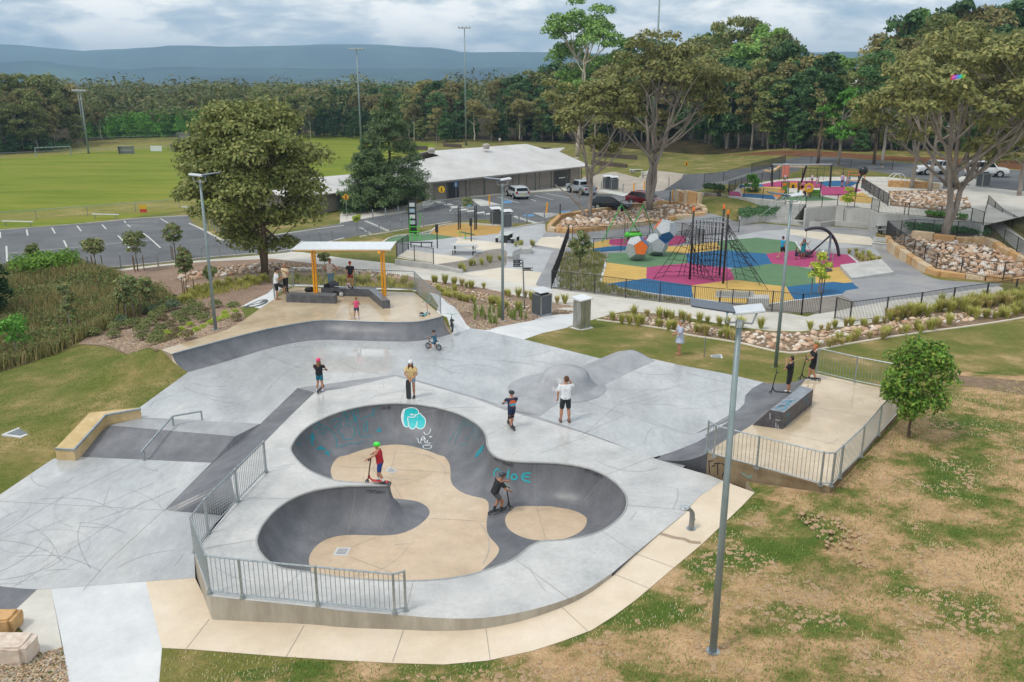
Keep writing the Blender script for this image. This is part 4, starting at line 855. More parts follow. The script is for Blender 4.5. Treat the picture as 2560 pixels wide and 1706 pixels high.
ps = surf('planter_soil',np.vstack([lw[:,:2],wl3[::-1][:,:2]]),-1.35,m_soil,step=1.5,world=False);struct(ps)
st = thing('stairs','wide concrete stairs between the lower and upper playground','stairs',(0,0,0));a0,a1 = PT('F 700,905 1010,935')[:,:];b0,b1 = PZ('F 950,690 1180,692',ZT);st.location = tuple(a0);nst = 11;zb = g1(a0[0],a0[1])
for k in range(nst):
    u0,u1 = k / nst,1.0;c = [a0 + (b0 - a0) * u0,a1 + (b1 - a1) * u0,b1,b0];q = MB();q.prism([(p[0],p[1]) for p in c],zb - .2 if k == 0 else zb + (ZT - zb) * k / nst - .05,zb + (ZT - zb) * (k + 1) / nst);q.build('step',m_lightc,st,True)
for e0_,e1_,lb in ((a0,b0,'left'),(a1,b1,'right')):
    hr = thing('handrail',f'stainless steel handrail on the {lb} side of the stairs','handrail',tuple(e0_));p0,p1 = Vector(e0_),Vector(e1_);p0.z = zb;p1.z = ZT;d = (p1 - p0);up = Vector((0,0,.95));dn = d.copy();dn.z = 0;dn.normalize()
    q = MB();q.tube([p0 + up * .85 - dn * .5,p0 + up - dn * .45,p0 + up - dn * .2,p1 + up,p1 + up + dn * .4,p1 + up * .85 + dn * .45],.03,6);q.build('rail',M('#c9cccb',.25,.8),hr,True,True)
    for t in (0.02,.5,.98):q = MB();p = p0 + d * t;q.cyl(p,p + up,.022,n=6);q.build('post',M('#c9cccb',.25,.8),hr,True)
    
# --- street lamps with a solar panel
def at_y(pxy,Y):
    d = rays(pxy)[0];t = Y / d[1];return Vector((d[0] * t,Y,CH + d[2] * t))
def lamp(base,H_,label,ang,group='lamp posts around the park'):
    r = thing('lamp_post',label,'street lamp',tuple(base),group,ang);q = MB();q.tube([(0,0,0),(0,0,H_ * .5),(0,0,H_)],[.085,.072,.055],8);q.build('pole',m_lampc,r,False,True)
    q = MB();q.cyl((0,0,0),(0,0,.03),.16,n=8);q.build('base_plate',m_galv,r)
    q = MB();q.tube([(-.25,0,H_ - .02),(0,0,H_),(.25,0,H_ - .02)],.02);q.tube([(-.25,0,H_ - .02),(-.25,0,H_ + .22)],.015);q.tube([(.25,0,H_ - .02),(.32,0,H_ + .2)],.02);q.cyl((0,0,H_ - .1),(0,0,H_ + .04),.075,n=8);q.build('bracket',m_galv,r)
    q = MB();q.box((0,0,0),(.62,.5,.07),M4=Matrix.Translation((.14,0,H_ + .27)) @ Matrix.Rotation(R(-8),4,'Y'),bev=.02);q.build('luminaire',M('#c9ced2',.4),r)
    q = MB();q.box((0,0,0),(.85,.62,.03),M4=Matrix.Translation((-.55,0,H_ + .32)) @ Matrix.Rotation(R(7),4,'Y'));q.build('solar_panel',M('#3d434c',.2),r)
    q = MB();q.cyl((-.25,-.05,H_ + .22),(-.25,.05,H_ + .22),.04,n=8);q.build('hinge',M('#2f86b8',.5),r)
    return r
b = PT('s 1782,1630')[0];lamp(b,at_y((1848,806),b[1])[2] - b[2],'tall grey lamp post in the dry lawn, nearest the camera',R(-8))
b = PT('d 1458,716')[0];lamp(b,at_y((510,436),b[1])[2] - b[2] - .3,'grey lamp post in the mulch bed left of the yellow shelter',R(190))
b = PT('e 1100,655')[0];lamp(b,at_y((1255,447),b[1])[2] - b[2] - .3,'grey lamp post in the mulch bed beside the steel bin',R(10))
b = PT('f 645,975')[0];lamp(b,at_y((1974,486),b[1])[2] - b[2] - .3,'grey lamp post on the lawn before the right creek bed',R(0))
# --- floodlight masts of the sports ground
def mast(spec,top,label,arms=2,r0=.22):
    b = PT(spec)[0];H_ = at_y(top,b[1])[2] - b[2];r = thing('floodlight_mast',label,'floodlight',tuple(b),'floodlight masts of the sports ground');q = MB();q.tube([(0,0,0),(0,0,H_ * .5),(0,0,H_)],[r0,r0 * .75,r0 * .45],8);q.build('pole',m_lampc,r,False,True)
    q = MB();q.box((0,0,H_ - .1),(2.6,.12,.12));q.build('cross_arm',m_galv,r)
    for k in range(arms * 2):
        q = MB();q.box((-1.2 + 2.4 * k / (arms * 2 - 1),-.25,H_ + .12),(.5,.45,.3),bev=.05);q.build('lamp_head',M('#b9bfc2',.4),r)
mast('b 853,985',(1158,70),'tall floodlight mast standing behind the long grey roof');mast('s 905,395',(896,124),'floodlight mast rising behind the dark casuarina');mast('a 600,1040',(200,228),'front floodlight mast of the pair by the left goal');mast('a 577,982',(193,227),'rear floodlight mast of the pair by the left goal')
mast('b 2112,1010',(1658,-60),'floodlight mast rising out of frame behind the grey-trunked tree',r0=.3);mast('s 738,315',(732,222),'short light mast behind the big round tree',1,.12)

# --- yellow shelter
sh = thing('shelter','skate shelter with white roof on two yellow posts','shelter',tuple(PZ('z 800,680',ZQ)[0]));pL,pR = Vector(PZ('A 692,430',ZQ)[0]),Vector(PZ('A 1478,462',ZQ)[0]);pL.z = pR.z = ZQ
roofc = [at_y(p_,y_) for p_,y_ in (((732,626),pL.y - .3),((985,624),pR.y - .3))];zr = (roofc[0].z + roofc[1].z) / 2 - .1
for p in (pL,pR):
    q = MB();q.box((p.x - .07,p.y,(ZQ + zr) / 2),(.09,.2,zr - ZQ),bev=.01);q.box((p.x + .07,p.y,(ZQ + zr) / 2),(.09,.2,zr - ZQ),bev=.01);q.box((p.x,p.y,ZQ + .1),(.2,.16,.2));q.build('post',m_yel,sh,True)
    q = MB();q.add([(p.x + sx * .06,p.y + y_,zr + z_) for sx in (-1,1) for y_,z_ in ((-1.2,.14),(-1.2,.24),(0,.2),(1.2,.16),(1.2,.08),(.2,-.02),(-.2,-.02))],[tuple(range(7)),tuple(range(13,6,-1))] + [(i,i + 7,(i + 1) % 7 + 7,(i + 1) % 7) for i in range(7)]);q.build('rafter',m_yel,sh,True)
x0,x1 = pL.x - .8,pR.x + .55;y0,y1 = -1.25,1.3;ym = (pL.y + pR.y) / 2
for yy in (-1.1,.1,1.1):q = MB();q.box(((x0 + x1) / 2,ym + yy,zr + .2 - yy * .035),(x1 - x0 - .2,.07,.1));q.build('purlin',m_yel,sh,True)
V = [];n = 40
for i in range(n + 1):
    x = x0 + (x1 - x0) * i / n;c = .012 if i % 2 else 0
    for yy in (y0,0,y1):V += [(x,ym + yy,zr + .27 - yy * .035 + c)]
lo = [(a,b_,c_ - .03) for a,b_,c_ in V];F_ = [(3 * i + j,3 * i + 3 + j,3 * i + 4 + j,3 * i + 1 + j) for i in range(n) for j in range(2)];m = len(V);F_ += [tuple(m + k for k in f[::-1]) for f in F_]
mk('roof_sheet',V + lo,F_,m_white,sh,False,None,True)
q = MB()
for yy in (y0,y1):q.box(((x0 + x1) / 2,ym + yy,zr + .26 - yy * .035),(x1 - x0 + .06,.05,.07))
for xx in (x0,x1):q.box((xx,ym + (y0 + y1) / 2,zr + .26),(.05,y1 - y0,.06))
q.build('fascia',M('#e4e6e6',.4),sh,True)
# --- the two dark seating blocks under it
def seatblock(label,tops,h):
    r = thing('seat_block',label,'bench',(tops[0][0],tops[0][1],ZQ));q = MB();q.prism([(p[0],p[1]) for p in tops],ZQ - .02,ZQ + h);o = q.build('block',m_bench,r,True)
    lid = MB();c = np.mean(np.array(tops),0);lid.prism([tuple(c[:2] + (np.array(p[:2]) - c[:2]) * .985) for p in tops],ZQ + h,ZQ + h + .012);lid.build('seat_top',pmat('wet_bench_top',['#55575c','#64666b'],scale=3,rough=.25),r,True)
zs = ZQ + .42
seatblock('short dark concrete seat block left under the shelter roof',PZ('A 345,447 910,465 935,432 375,422',zs),.42)
seatblock('long dark concrete seat block bent behind the right shelter post',PZ('A 748,370 1300,388 1455,520 1545,515 1380,370 790,352',zs),.42)

# --- long sports building
A_,B_ = [Vector(v) for v in PT('b 600,1358 1622,1248')];zg = min(A_.z,B_.z);ex = (B_ - A_);ex.z = 0;LB = ex.length;ex.normalize();ey = Vector((-ex.y,ex.x,0))
bd = thing('sports_building','long low grey brick amenities building with a pale metal roof','building',(A_.x,A_.y,zg));W_ = lambda x,y,z:tuple(A_ + ex * x + ey * y + Vector((0,0,zg + z - A_.z)))
m_brick = pmat('grey_brick',['#8b837b','#968e86','#9f978e'],scale=5,rough=.9,big=(1,.05));m_roof = pmat('pale_metal_roof',['#b9b6b3','#c4c1be','#cccac7'],scale=.4,rough=.5,big=[(2,.04)],stretch=(1,1,1))
def hexa(mb,x0,x1,y0,y1,z0,z1):
    vs = [W_(x,y,z) for z in (z0,z1) for x,y in ((x0,y0),(x1,y0),(x1,y1),(x0,y1))];mb.add(vs,[(3,2,1,0),(4,5,6,7),(0,1,5,4),(1,2,6,5),(2,3,7,6),(3,0,4,7)]);return mb
DEP = 15;HW = 2.75
hexa(MB(),0,LB,0,DEP,-.3,HW).build('wall',m_brick,bd,True);hexa(MB(),-17,-.15,1.2,DEP - 2,-.6,2.4).build('wing_wall',m_brick,bd,True)
def ysolve(pxy,yl):
    d = Vector(rays(pxy)[0]);o = Vector((0,0,CH));t = ((A_ + ey * yl - o).dot(ey)) / d.dot(ey);p = o + d * t;return p
rdg = ysolve((850 + 900 / 2.7035,1000 / 2.7035),9.0);zR = rdg.z - zg
def sheet(nm,pts,mat=m_roof,parent=bd,th=.08):
    n = len(pts);V = [W_(*p) for p in pts] + [W_(p[0],p[1],p[2] - th) for p in pts];return mk(nm,V,[tuple(range(n)),tuple(range(2 * n - 1,n - 1,-1))] + [(i,n + i,n + (i + 1) % n,(i + 1) % n) for i in range(n)],mat,parent,False,None,True)
xr = (ysolve((850 + 1262 / 2.7035,988 / 2.7035),9.0) - A_).dot(ex);xl = (ysolve((850 + 590 / 2.7035,1015 / 2.7035),9.0) - A_).dot(ex);ev = HW + .02;zs_ = ev + (zR - ev) * .72;xs = LB + .9
x2 = (ysolve((850 + 1520 / 2.7035,1025 / 2.7035),6.6) - A_).dot(ex)
rf = sheet('roof',[(-.9,-1.1,ev - .15),(xs,-1.1,ev - .15),(xs,5,zs_ - .35),(x2,6.6,zs_),(xr + 1.2,6.6,zs_),(xr,9,zR),(xl,9,zR),(xl + .6,7.2,zR - .45),(-.9,5,zs_ - .4)])
sheet('rear_roof',[(xl,9.05,zR),(xr,9.05,zR),(xs,9,zs_),(xs,DEP + .8,ev - .1),(-.9,DEP + .8,ev - .1)],m_roof)
sheet('wing_roof',[(-18.02,.2,2.35),(-13.02,6,3.4),(-18.02,DEP,2.3)][::-1],m_roof);sheet('wing_roof',[(-18,.2,2.35),(-.3,.2,2.35),(-.3,6,3.4),(-13,6,3.4)],m_roof);sheet('wing_roof',[(-13,6.03,3.4),(-.3,6.03,3.4),(-.3,DEP,2.3),(-18,DEP,2.3)],m_roof)
for k in range(56):
    x = -.6 + (xs + .5) * k / 55
    q = MB();a,b_ = Vector(W_(x,-1.1,ev - .145)),Vector(W_(x,6.4,ev - .15 + (zs_ - ev + .1) * .95));q.tube([a,b_],.02,4);q.build('roof_rib',m_roof,rf,False)
for s in ((-.9,-1.1),):q = hexa(MB(),-.95,xs + .05,-1.24,-1.11,ev - .3,ev - .12);q.build('gutter',M('#9b9691',.5),bd,True)
for xx,nm in ((6.2,'roof_vent'),(15.6,'roof_vent')):
    q = MB();c = Vector(W_(xx,7.2,zR - .1));q.lathe([(.42,0),(.42,.3),(.5,.35),(.5,.55),(.3,.7),(0,.75)],c,10);q.build(nm,M('#a9a39b',.7),rf)
for x0_,x1_,h0,h1,nm in ((3.0,4.6,0,2.1,'door'),(21.5,24.6,0,2.35,'glass_door')):
    q = hexa(MB(),x0_,x1_,-.03,.05,h0 - .1,h1);q.build(nm,M('#3b3d40',.3),bd,True)
    q = hexa(MB(),x0_ - .1,x0_,-.05,.05,-.1,h1 + .1);hexa(q,x1_,x1_ + .1,-.05,.05,-.1,h1 + .1);hexa(q,x0_,x1_,-.05,.05,h1,h1 + .1);q.build('door_frame',M('#5d5f60',.5),bd,True)
q = hexa(MB(),22.4,23.6,-.045,-.032,1.15,1.3);q.build('door_sign',M('#d8d8d4',.5),bd,True)
for xx in np.linspace(2.2,LB - .6,9):q = hexa(MB(),xx - .05,xx + .05,-.85,-.75,-.3,ev - .2);q.build('verandah_post',M('#54605d',.5),bd,True)
for xx in np.linspace(6.5,LB - 8,6):q = hexa(MB(),xx - .06,xx + .06,-.012,.02,-.2,HW - .1);q.build('wall_joint',M('#6f6862',.8),bd,True)
for xx in (-12,-7):q = hexa(MB(),xx,xx + 2.4,1.15,1.25,-.2,1.9);q.build('roller_door',M('#77797a',.5),bd,True)
q = hexa(MB(),LB - 2.2,LB + .5,.6,.8,-.3,HW - .2);q.build('corner_wall',m_brick,bd,True);q = hexa(MB(),-.5,.1,-.7,.0,-.3,HW - .1);q.build('corner_pier',M('#b3aca3',.8),bd,True)
# far white warehouse glimpsed through the trees on the right
p = PT('s 2120,330')[0];wh = thing('warehouse','pale warehouse roof glimpsed between the trees at upper right','building',(105,230,g1(105,230)))
q = MB();q.box((0,0,4),(44,24,9));q.build('wall',M('#b9b4ae',.8),wh);q = MB();q.add([(-23,-13,8.4),(23,-13,8.4),(23,0,12),(-23,0,12),(23,13,8.4),(-23,13,8.4)],[(0,1,2,3),(3,2,4,5)]);q.build('roof',M('#cfccc9',.5),wh)
# distant ranges
m_range = pmat('forested_range',['#16241f','#2c4236','#465e48'],scale=.0022,rough=1,big=[(.012,.35),(.05,.2)],spec=0)  # light and dark of the relief is put into the colour as noise
def ridge(nm,prof,Y,depth,seed):
    xs_,ys_ = zip(*prof);V = [];n = 160;X = np.linspace(min(xs_),max(xs_),n)
    for i,x in enumerate(X):
        yy = np.interp(x,xs_,ys_);d = rays([(x,yy)])[0];top = CH + d[2] / d[1] * Y;wx = d[0] / d[1] * Y
        nz = sum(mnoise.noise(Vector((wx * f,seed,0))) * a for f,a in ((.002,7),(.008,3.5),(.03,1.6)))
        for k in range(9):
            t = k / 8;ease = math.sin(t * math.pi / 2);V.append((wx * (1 - .12 * (1 - t)),Y - depth * (1 - t) + 120 * mnoise.noise(Vector((wx * .003,t * 4,seed))) * t * (1 - t) * 4,-34 + (top + nz + 34) * ease ** 1.3))
        V.append((wx * 1.05,Y + depth,-40))
    return struct(mk(nm,V,[(i * 10 + k,(i + 1) * 10 + k,(i + 1) * 10 + k + 1,i * 10 + k + 1) for i in range(n - 1) for k in range(9)],m_range,smooth=True))
ridge('mountain_range',[(-1500,125),(-700,120),(-200,118),(30,112),(120,120),(215,129),(300,124),(400,118),(445,112),(520,115),(600,119),(700,116),(790,110),(930,111),(1030,120),(1085,119),(1160,131),(1300,130),(1500,134),(2000,132),(2600,128),(4200,130)],6200,1500,3.1)
ridge('foothills',[(-1500,162),(-300,160),(0,155),(90,150),(200,166),(330,172),(480,166),(520,171),(900,172),(1300,168),(2000,168),(4200,166)],4300,700,9.7)

# ================================================================ vegetation and rocks
def leafm(name,cols,objrand=.12,trans=.25):return pmat('leaves_' + name,[tuple(min(.62,x * 1.75) for x in lin(c)) for c in cols],island=True,rough=.55,spec=.25,objrand=objrand,trans=trans)
m_l_olive = leafm('olive',['#45502a','#586031','#6a6e3c','#7a794a','#4d592d']);m_l_cas = leafm('casuarina',['#33482f','#435839','#586a44','#6f7a4e'])
m_l_euc = leafm('gum_green',['#3f5a2b','#577436','#6f8d45','#86a05a']);m_l_brown = leafm('gum_brown',['#525633','#666a3c','#7c7848','#454d2b','#8a8453'])
m_l_for = leafm('forest',['#445330','#586635','#6b723e','#777245','#3d4d2b'],.3);m_l_for2 = leafm('forest_rust',['#5a5a35','#6d693d','#7b744a','#4d5631','#836d46'],.25);m_l_for3 = leafm('forest_deep',['#2a4024','#38522c','#486236','#30462d'],.25)
m_l_hedge = leafm('bamboo',['#4f8030','#659638','#7dab4c','#416c2a'],.1);m_l_young = leafm('young',['#3f6a24','#548231','#2f5420','#6c9440']);m_l_lawn = leafm('glossy',['#3d5c1f','#527328','#6f8a38','#2f4a1a','#82843c']);m_l_yellow = leafm('yellow_green',['#8b9a35','#a9a83c','#6d8a34','#c0a53c'])
m_l_sap = leafm('sapling',['#4f6238','#63754a','#76804f','#7c6b48','#3d5030']);m_l_dark = leafm('dark',['#22361c','#2d4524','#3b552c'])
m_bark_g = pmat('grey_bark',['#7b7068','#948a80','#a79d93'],scale=2,rough=.9,bump=.5,bs=9,stretch=(1,1,.25));m_bark_p = pmat('pale_gum_bark',['#a89a88','#c3b7a6','#8f7f6c'],scale=1.2,rough=.8,stretch=(1,1,.3));m_bark_b = pmat('brown_bark',['#4f4034','#665445','#7a6754'],scale=2,rough=.9,bump=.5,bs=9,stretch=(1,1,.25))
def leafquads(rs,C,Rr,per,size,up=.5,shell=.55,asp=.5,droop=0):
    """diamond leaves in ellipsoid clumps. C (n,3), Rr (n,3)"""
    n = len(C);idx = np.repeat(np.arange(n),per);m = len(idx);d = rs.normal(size=(m,3));d /= np.linalg.norm(d,axis=1)[:,None];d[:,2] = np.where(d[:,2] < -.35,-d[:,2] * .6,d[:,2])
    r = shell + (1 - shell) * rs.random(m) ** .6;p = C[idx] + d * Rr[idx] * r[:,None]
    nr = d + rs.normal(size=(m,3)) * .65 + np.array([0,0,up]);nr /= np.linalg.norm(nr,axis=1)[:,None]
    t = np.cross(nr,rs.normal(size=(m,3)));t[:,2] -= droop;t -= nr * (t * nr).sum(1)[:,None];t /= np.linalg.norm(t,axis=1)[:,None] + 1e-9;b = np.cross(nr,t)
    s = size * rs.uniform(.6,1.35,m)[:,None];V = np.empty((m,4,3));V[:,0] = p + t * s * .5;V[:,1] = p + b * s * .5 * asp;V[:,2] = p - t * s * .5;V[:,3] = p - b * s * .5 * asp
    return V.reshape(-1,3)
def branch_tubes(mb,rs,trunk,C,r0,n_end=1.0,seg=6,slope=.9,rmin=.02):
    """limbs from the trunk line up to each clump"""
    T = np.asarray(trunk);zt = T[:,2];C = np.asarray(C)
    if len(C) == 0:return
    at = lambda z:np.array([np.interp(z,zt,T[:,k]) for k in range(3)])
    def bez(a,b,ra,rb,bow=.12):
        L_ = np.linalg.norm(b - a);mid = (a + b) / 2 + np.array([0,0,-bow * L_]) + rs.normal(size=3) * .07 * L_;t = np.linspace(0,1,seg)[:,None];P_ = (1 - t) ** 2 * a + 2 * t * (1 - t) * mid + t * t * b;mb.tube(P_.tolist(),np.linspace(ra,rb,seg).tolist(),5,caps=False);return P_
    if slope < .5:
        for c in C:z = max(c[2] - np.hypot(*(c - at(c[2]))[:2]) * .2,zt[1]);s = at(min(z,zt[-1] * .97));bez(s,c,max(rmin,r0 * (1 - .75 * s[2] / zt[-1]) * .22),rmin * .5)
        return
    n = max(2,min(6,len(C) // 5));lead = [C[rs.integers(len(C))]]
    while len(lead) < n:lead.append(C[np.argmax(np.min([np.linalg.norm(C - l,axis=1) for l in lead],axis=0))])
    own = np.argmin([np.linalg.norm(C - l,axis=1) for l in lead],axis=0)
    for i in range(n):
        g = C[own == i]
        if len(g) == 0:continue
        c = g.mean(0);c[2] -= .12 * zt[-1];s = at(np.clip(c[2] - np.hypot(*(c - T[-1])[:2]) * .9,zt[-1] * .38,zt[-1] * .85));P_ = bez(s,c,r0 * .55 * (1.1 - .5 * s[2] / zt[-1]),r0 * .2)
        for q in g:k = rs.integers(seg // 2,seg);bez(P_[k],q,r0 * .17,max(.008,rmin * .35),.06)
def make_tree(label,base_pt,H_,W_,cb=.35,nc=26,per=260,leaf=.28,ml=None,mb_=None,stems=1,seed=0,shape='round',r0=None,cr=.2,name='tree',group=None,cat='tree',flat=.75,lean=(0,0),shell=.5,asp=.5,parts=True,off=(0,0),droop=0,stakes=0):
    rs = np.random.default_rng(seed);root = thing(name,label,cat,tuple(base_pt),group);r0 = r0 or H_ * .022;C = [];tries = 0
    W0_ = W_;W_ = W_ * (1 - 1.5 * cr) if shape != 'cone' else W_ * .86;tz = H_ - W0_ * cr * flat * .7;zc = (H_ * cb + tz) / 2;hz = (tz - H_ * cb) / 2;lob = []
    if shape == 'open':
        for _ in range(max(9,nc // 5)):d = rs.normal(size=3);d /= np.linalg.norm(d);lob.append(np.array([d[0] * W_ * .38,d[1] * W_ * .38,zc + (abs(d[2]) if rs.random() < .7 else d[2]) * hz * .8]))
    while len(C) < nc and tries < 4000:
        tries += 1;d = rs.normal(size=3);d /= np.linalg.norm(d);rr = rs.uniform(.35,1) ** .5
        if shape == 'cone':
            u = rs.random() ** 1.1;w = W_ / 2 * (1 - u) ** .75 + .1;a = rs.uniform(0,2 * math.pi);q = rs.uniform(.35,1);p = np.array([math.cos(a) * w * q,math.sin(a) * w * q,H_ * cb + u * H_ * (1 - cb) * .97])
        elif shape == 'open':p = lob[rs.integers(len(lob))] + d * rs.random() ** .5 * np.array([W_ * .21,W_ * .21,hz * .38])
        elif shape == 'umbrella':
            p = np.array([d[0] * W_ / 2 * rr,d[1] * W_ / 2 * rr,zc + abs(d[2]) * hz * rr - hz * .15 + (1 - rr) * hz * .2])
        else:p = np.array([d[0] * W_ / 2 * rr,d[1] * W_ / 2 * rr,zc + d[2] * hz * rr])
        p[:2] += np.array(off) * (p[2] / H_)
        if all(np.linalg.norm((p - c) / np.array([1,1,.7])) > W0_ * cr * .62 for c in C):C.append(p)
    C = np.array(C);Rr = np.stack([W0_ * cr * rs.uniform(.75,1.25,len(C))] * 3,1) * np.array([1,1,flat])
    if shape == 'cone':Rr *= (1.25 - .8 * (C[:,2:3] / H_))
    V = leafquads(rs,C,Rr,per,leaf,shell=shell,asp=asp,droop=droop);tm = MB()
    for k in range(stems):
        a = 2 * math.pi * k / stems + rs.uniform(0,6);top = np.array([lean[0] + math.cos(a) * W_ * .16 * (stems > 1) + off[0] * .7,lean[1] + math.sin(a) * W_ * .16 * (stems > 1) + off[1] * .7,H_ * (.88 if shape == 'cone' else .72)])
        t = np.linspace(0,1,9)[:,None];P_ = t * top * np.array([1,1,1]);P_[:,:2] *= t ** .6;P_[:,:2] += rs.normal(size=(9,2)) * H_ * .006 * (t > .1);
        tm.tube(P_.tolist(),(r0 / (stems ** .4) * np.linspace(1,.25,9)).tolist(),8);own = [c for i,c in enumerate(C) if i % stems == k];branch_tubes(tm,rs,P_,own,r0 / stems ** .4,rmin=max(.012,r0 * .07),slope=.25 if shape == 'cone' else .8)
    tm.cyl((0,0,-.3),(0,0,.25),r0 * 1.35,r0 * 1.0,8,False)
    tm.build('trunk',mb_ or m_bark_g,root,False,True);quads('crown',V,4,ml or m_l_olive,root)
    for k in range(stakes):
        a = k * 2 * math.pi / stakes + .5;q = MB();q.box((math.cos(a) * .45,math.sin(a) * .45,.55),(.05,.05,1.2));q.build('stake',M('#7c6650',.9),root)
    return root
def tree_px(label,bspec,top,wpx,z=None,**k):
    b = PT(bspec)[0] if z is None else PZ(bspec,z)[0];H_ = at_y(top,b[1])[2] - b[2];Wd = wpx / FPX * math.hypot(b[1],CH);return make_tree(label,b,H_,Wd,**k)
tree_px('big round olive-green tree behind the yellow shelter, left of the building','d 1790,348',(645,222),400,cb=.14,nc=85,per=560,leaf=.3,asp=.55,ml=m_l_olive,mb_=m_bark_b,stems=2,seed=11,cr=.135,r0=.34,flat=.62,shell=.3,off=(-.6,0))
tree_px('dark casuarina with feathery needles, the taller right one before the building','b 345,1412',(985,225),230,cb=.08,nc=150,per=150,leaf=.5,ml=m_l_cas,mb_=m_bark_b,seed=12,shape='cone',cr=.1,r0=.22,asp=.16,shell=.25,droop=.3)
tree_px('dark casuarina with feathery needles, the shorter left one before the building','b 205,1425',(915,330),185,cb=.08,nc=110,per=140,leaf=.5,ml=m_l_cas,mb_=m_bark_b,seed=13,shape='cone',cr=.11,r0=.2,asp=.16,shell=.25)
tree_px('tall gum with bright green clumped crown and pale trunks, tallest in the skyline','b 1605,1070',(1420,4),262,cb=.3,nc=64,per=300,leaf=.5,asp=.55,ml=m_l_euc,mb_=m_bark_p,stems=2,seed=14,shape='open',cr=.105,r0=.5,flat=.6,shell=.5)
tree_px('grey-trunked gum with thin brownish crown in the left part of the rock garden','b 1690,1482',(1490,160),275,cb=.36,nc=80,per=170,leaf=.4,asp=.5,ml=m_l_brown,mb_=m_bark_g,stems=2,seed=15,shape='open',cr=.085,r0=.3,flat=.6,off=(-.4,0))
tree_px('spreading many-stemmed grey gum in the middle of the rock garden','b 2092,1432',(1640,88),350,cb=.36,nc=105,per=180,leaf=.42,asp=.5,ml=m_l_brown,mb_=m_bark_g,stems=3,seed=16,shape='open',cr=.08,r0=.46,flat=.6,off=(1.2,0))
tree_px('huge grey-barked gum with spreading limbs above the sandstone bed at right','G 1395,1095',(2390,70),560,cb=.42,nc=135,per=200,leaf=.44,asp=.5,ml=m_l_brown,mb_=m_bark_g,stems=3,seed=17,shape='open',cr=.075,r0=.5,flat=.6,off=(.8,0))
for i,(s,tp,w,lb,ml) in enumerate((('c 1562,1300',(2200,180),210,'slim straight gum right of the upper playground',m_l_brown),('c 1680,1335',(2380,60),260,'leaning grey gum among the rocks right of the upper playground',m_l_brown),('c 1790,1280',(2470,20),260,'tall gum behind the huge grey-barked tree',m_l_for),('c 930,1112',(2045,170),130,'dark narrow tree beside the road behind the upper playground',m_l_dark),('c 1065,1122',(2100,200),140,'slender green tree beside the road, right of the dark narrow one',m_l_young),('c 1310,1112',(2190,110),210,'dark-trunked tree beside the road near the parked white ute',m_l_for),('c 1368,1132',(2235,120),200,'pale-trunked tree by the road with bare lower twigs',m_l_for3),('c 2140,1100',(2500,150),220,'tree by the road behind the white wagon',m_l_for),('c 2290,1330',(2560,200),200,'leafy dark tree cut by the right edge of the frame',m_l_dark))):
    tree_px(lb,s,tp,w,cb=.3,nc=30,per=200,leaf=.42,ml=ml,mb_=m_bark_b if i in (3,5) else m_bark_g,seed=30 + i,cr=.13,shape='open',r0=.26,flat=.65)
tree_px('small leafy young tree on the dry lawn beside the right platform','f 1545,1445',(2290,838),188,cb=.2,nc=60,per=130,leaf=.15,ml=m_l_lawn,mb_=m_bark_b,seed=50,cr=.15,r0=.055,flat=.9,shell=.35)
tree_px('yellow-green sapling before the playground entrance gate','f 935,470',(2045,632),64,cb=.34,nc=16,per=70,leaf=.2,ml=m_l_yellow,mb_=m_bark_g,seed=51,cr=.2,r0=.06,stakes=3)
tree_px('young green tree in the garden bed at the left of the playground','e 1622,300',(1450,570),72,cb=.28,nc=22,per=90,leaf=.22,ml=m_l_sap,mb_=m_bark_b,seed=52,cr=.18,r0=.06)
tree_px('bright green young tree in the planter left of the stairs','F 545,650',(1878,428),44,z=ZT - .9,cb=.2,nc=20,per=80,leaf=.24,ml=m_l_young,seed=53,cr=.2,r0=.07)
tree_px('staked young tree in front of the pale retaining wall','F 1640,880',(2122,466),38,z=-1.5,cb=.5,nc=14,per=70,leaf=.2,ml=m_l_yellow,seed=54,cr=.22,r0=.05,stakes=2)
for i,(s,tp,w,lb) in enumerate((('d 652,318',(238,592),58,'round sapling beside the left car park, second from the left'),('d 932,318',(332,570),62,'round sapling beside the left car park, third from the left'),('d 1188,240',(437,555),52,'sapling at the right end of the left car park'),('d 1268,478',(467,618),52,'staked sapling on the mulch slope left of the lamp post'),('d 240,300',(86,607),38,'thin sapling before the car park at the far left'),('d 1435,450',(530,660),34,'leafy young shrub tree just right of the lamp post'))):
    tree_px(lb,s,tp,w,cb=.42,nc=22,per=75,leaf=.2,ml=m_l_sap,mb_=m_bark_b,seed=60 + i,cr=.19,r0=.05,stakes=3 if i < 4 else 0)
for i,(s,tp,w,lb) in enumerate((('d 122,925',(42,780),80,'broad-leaved sapling at the lower left of the gully'),('d 480,745',(165,700),46,'thin sapling with stakes in the gully scrub'),('d 860,660',(300,690),60,'sapling with stakes above the grey shrubs'),('d 905,640',(330,680),60,'brownish young tree in the middle of the gully scrub'),('d 1000,570',(362,690),50,'sparse sapling at the right of the gully scrub'))):
    tree_px(lb,s,tp,w,cb=.3,nc=18,per=60,leaf=.2,ml=m_l_sap if i else m_l_young,mb_=m_bark_g,seed=70 + i,cr=.22,r0=.05,stakes=2)
tree_px('dark green tree cut by the left edge above the gully','d -60,640',(-10,620),130,cb=.02,nc=40,per=150,leaf=.25,ml=m_l_dark,seed=76,cr=.2,r0=.1)
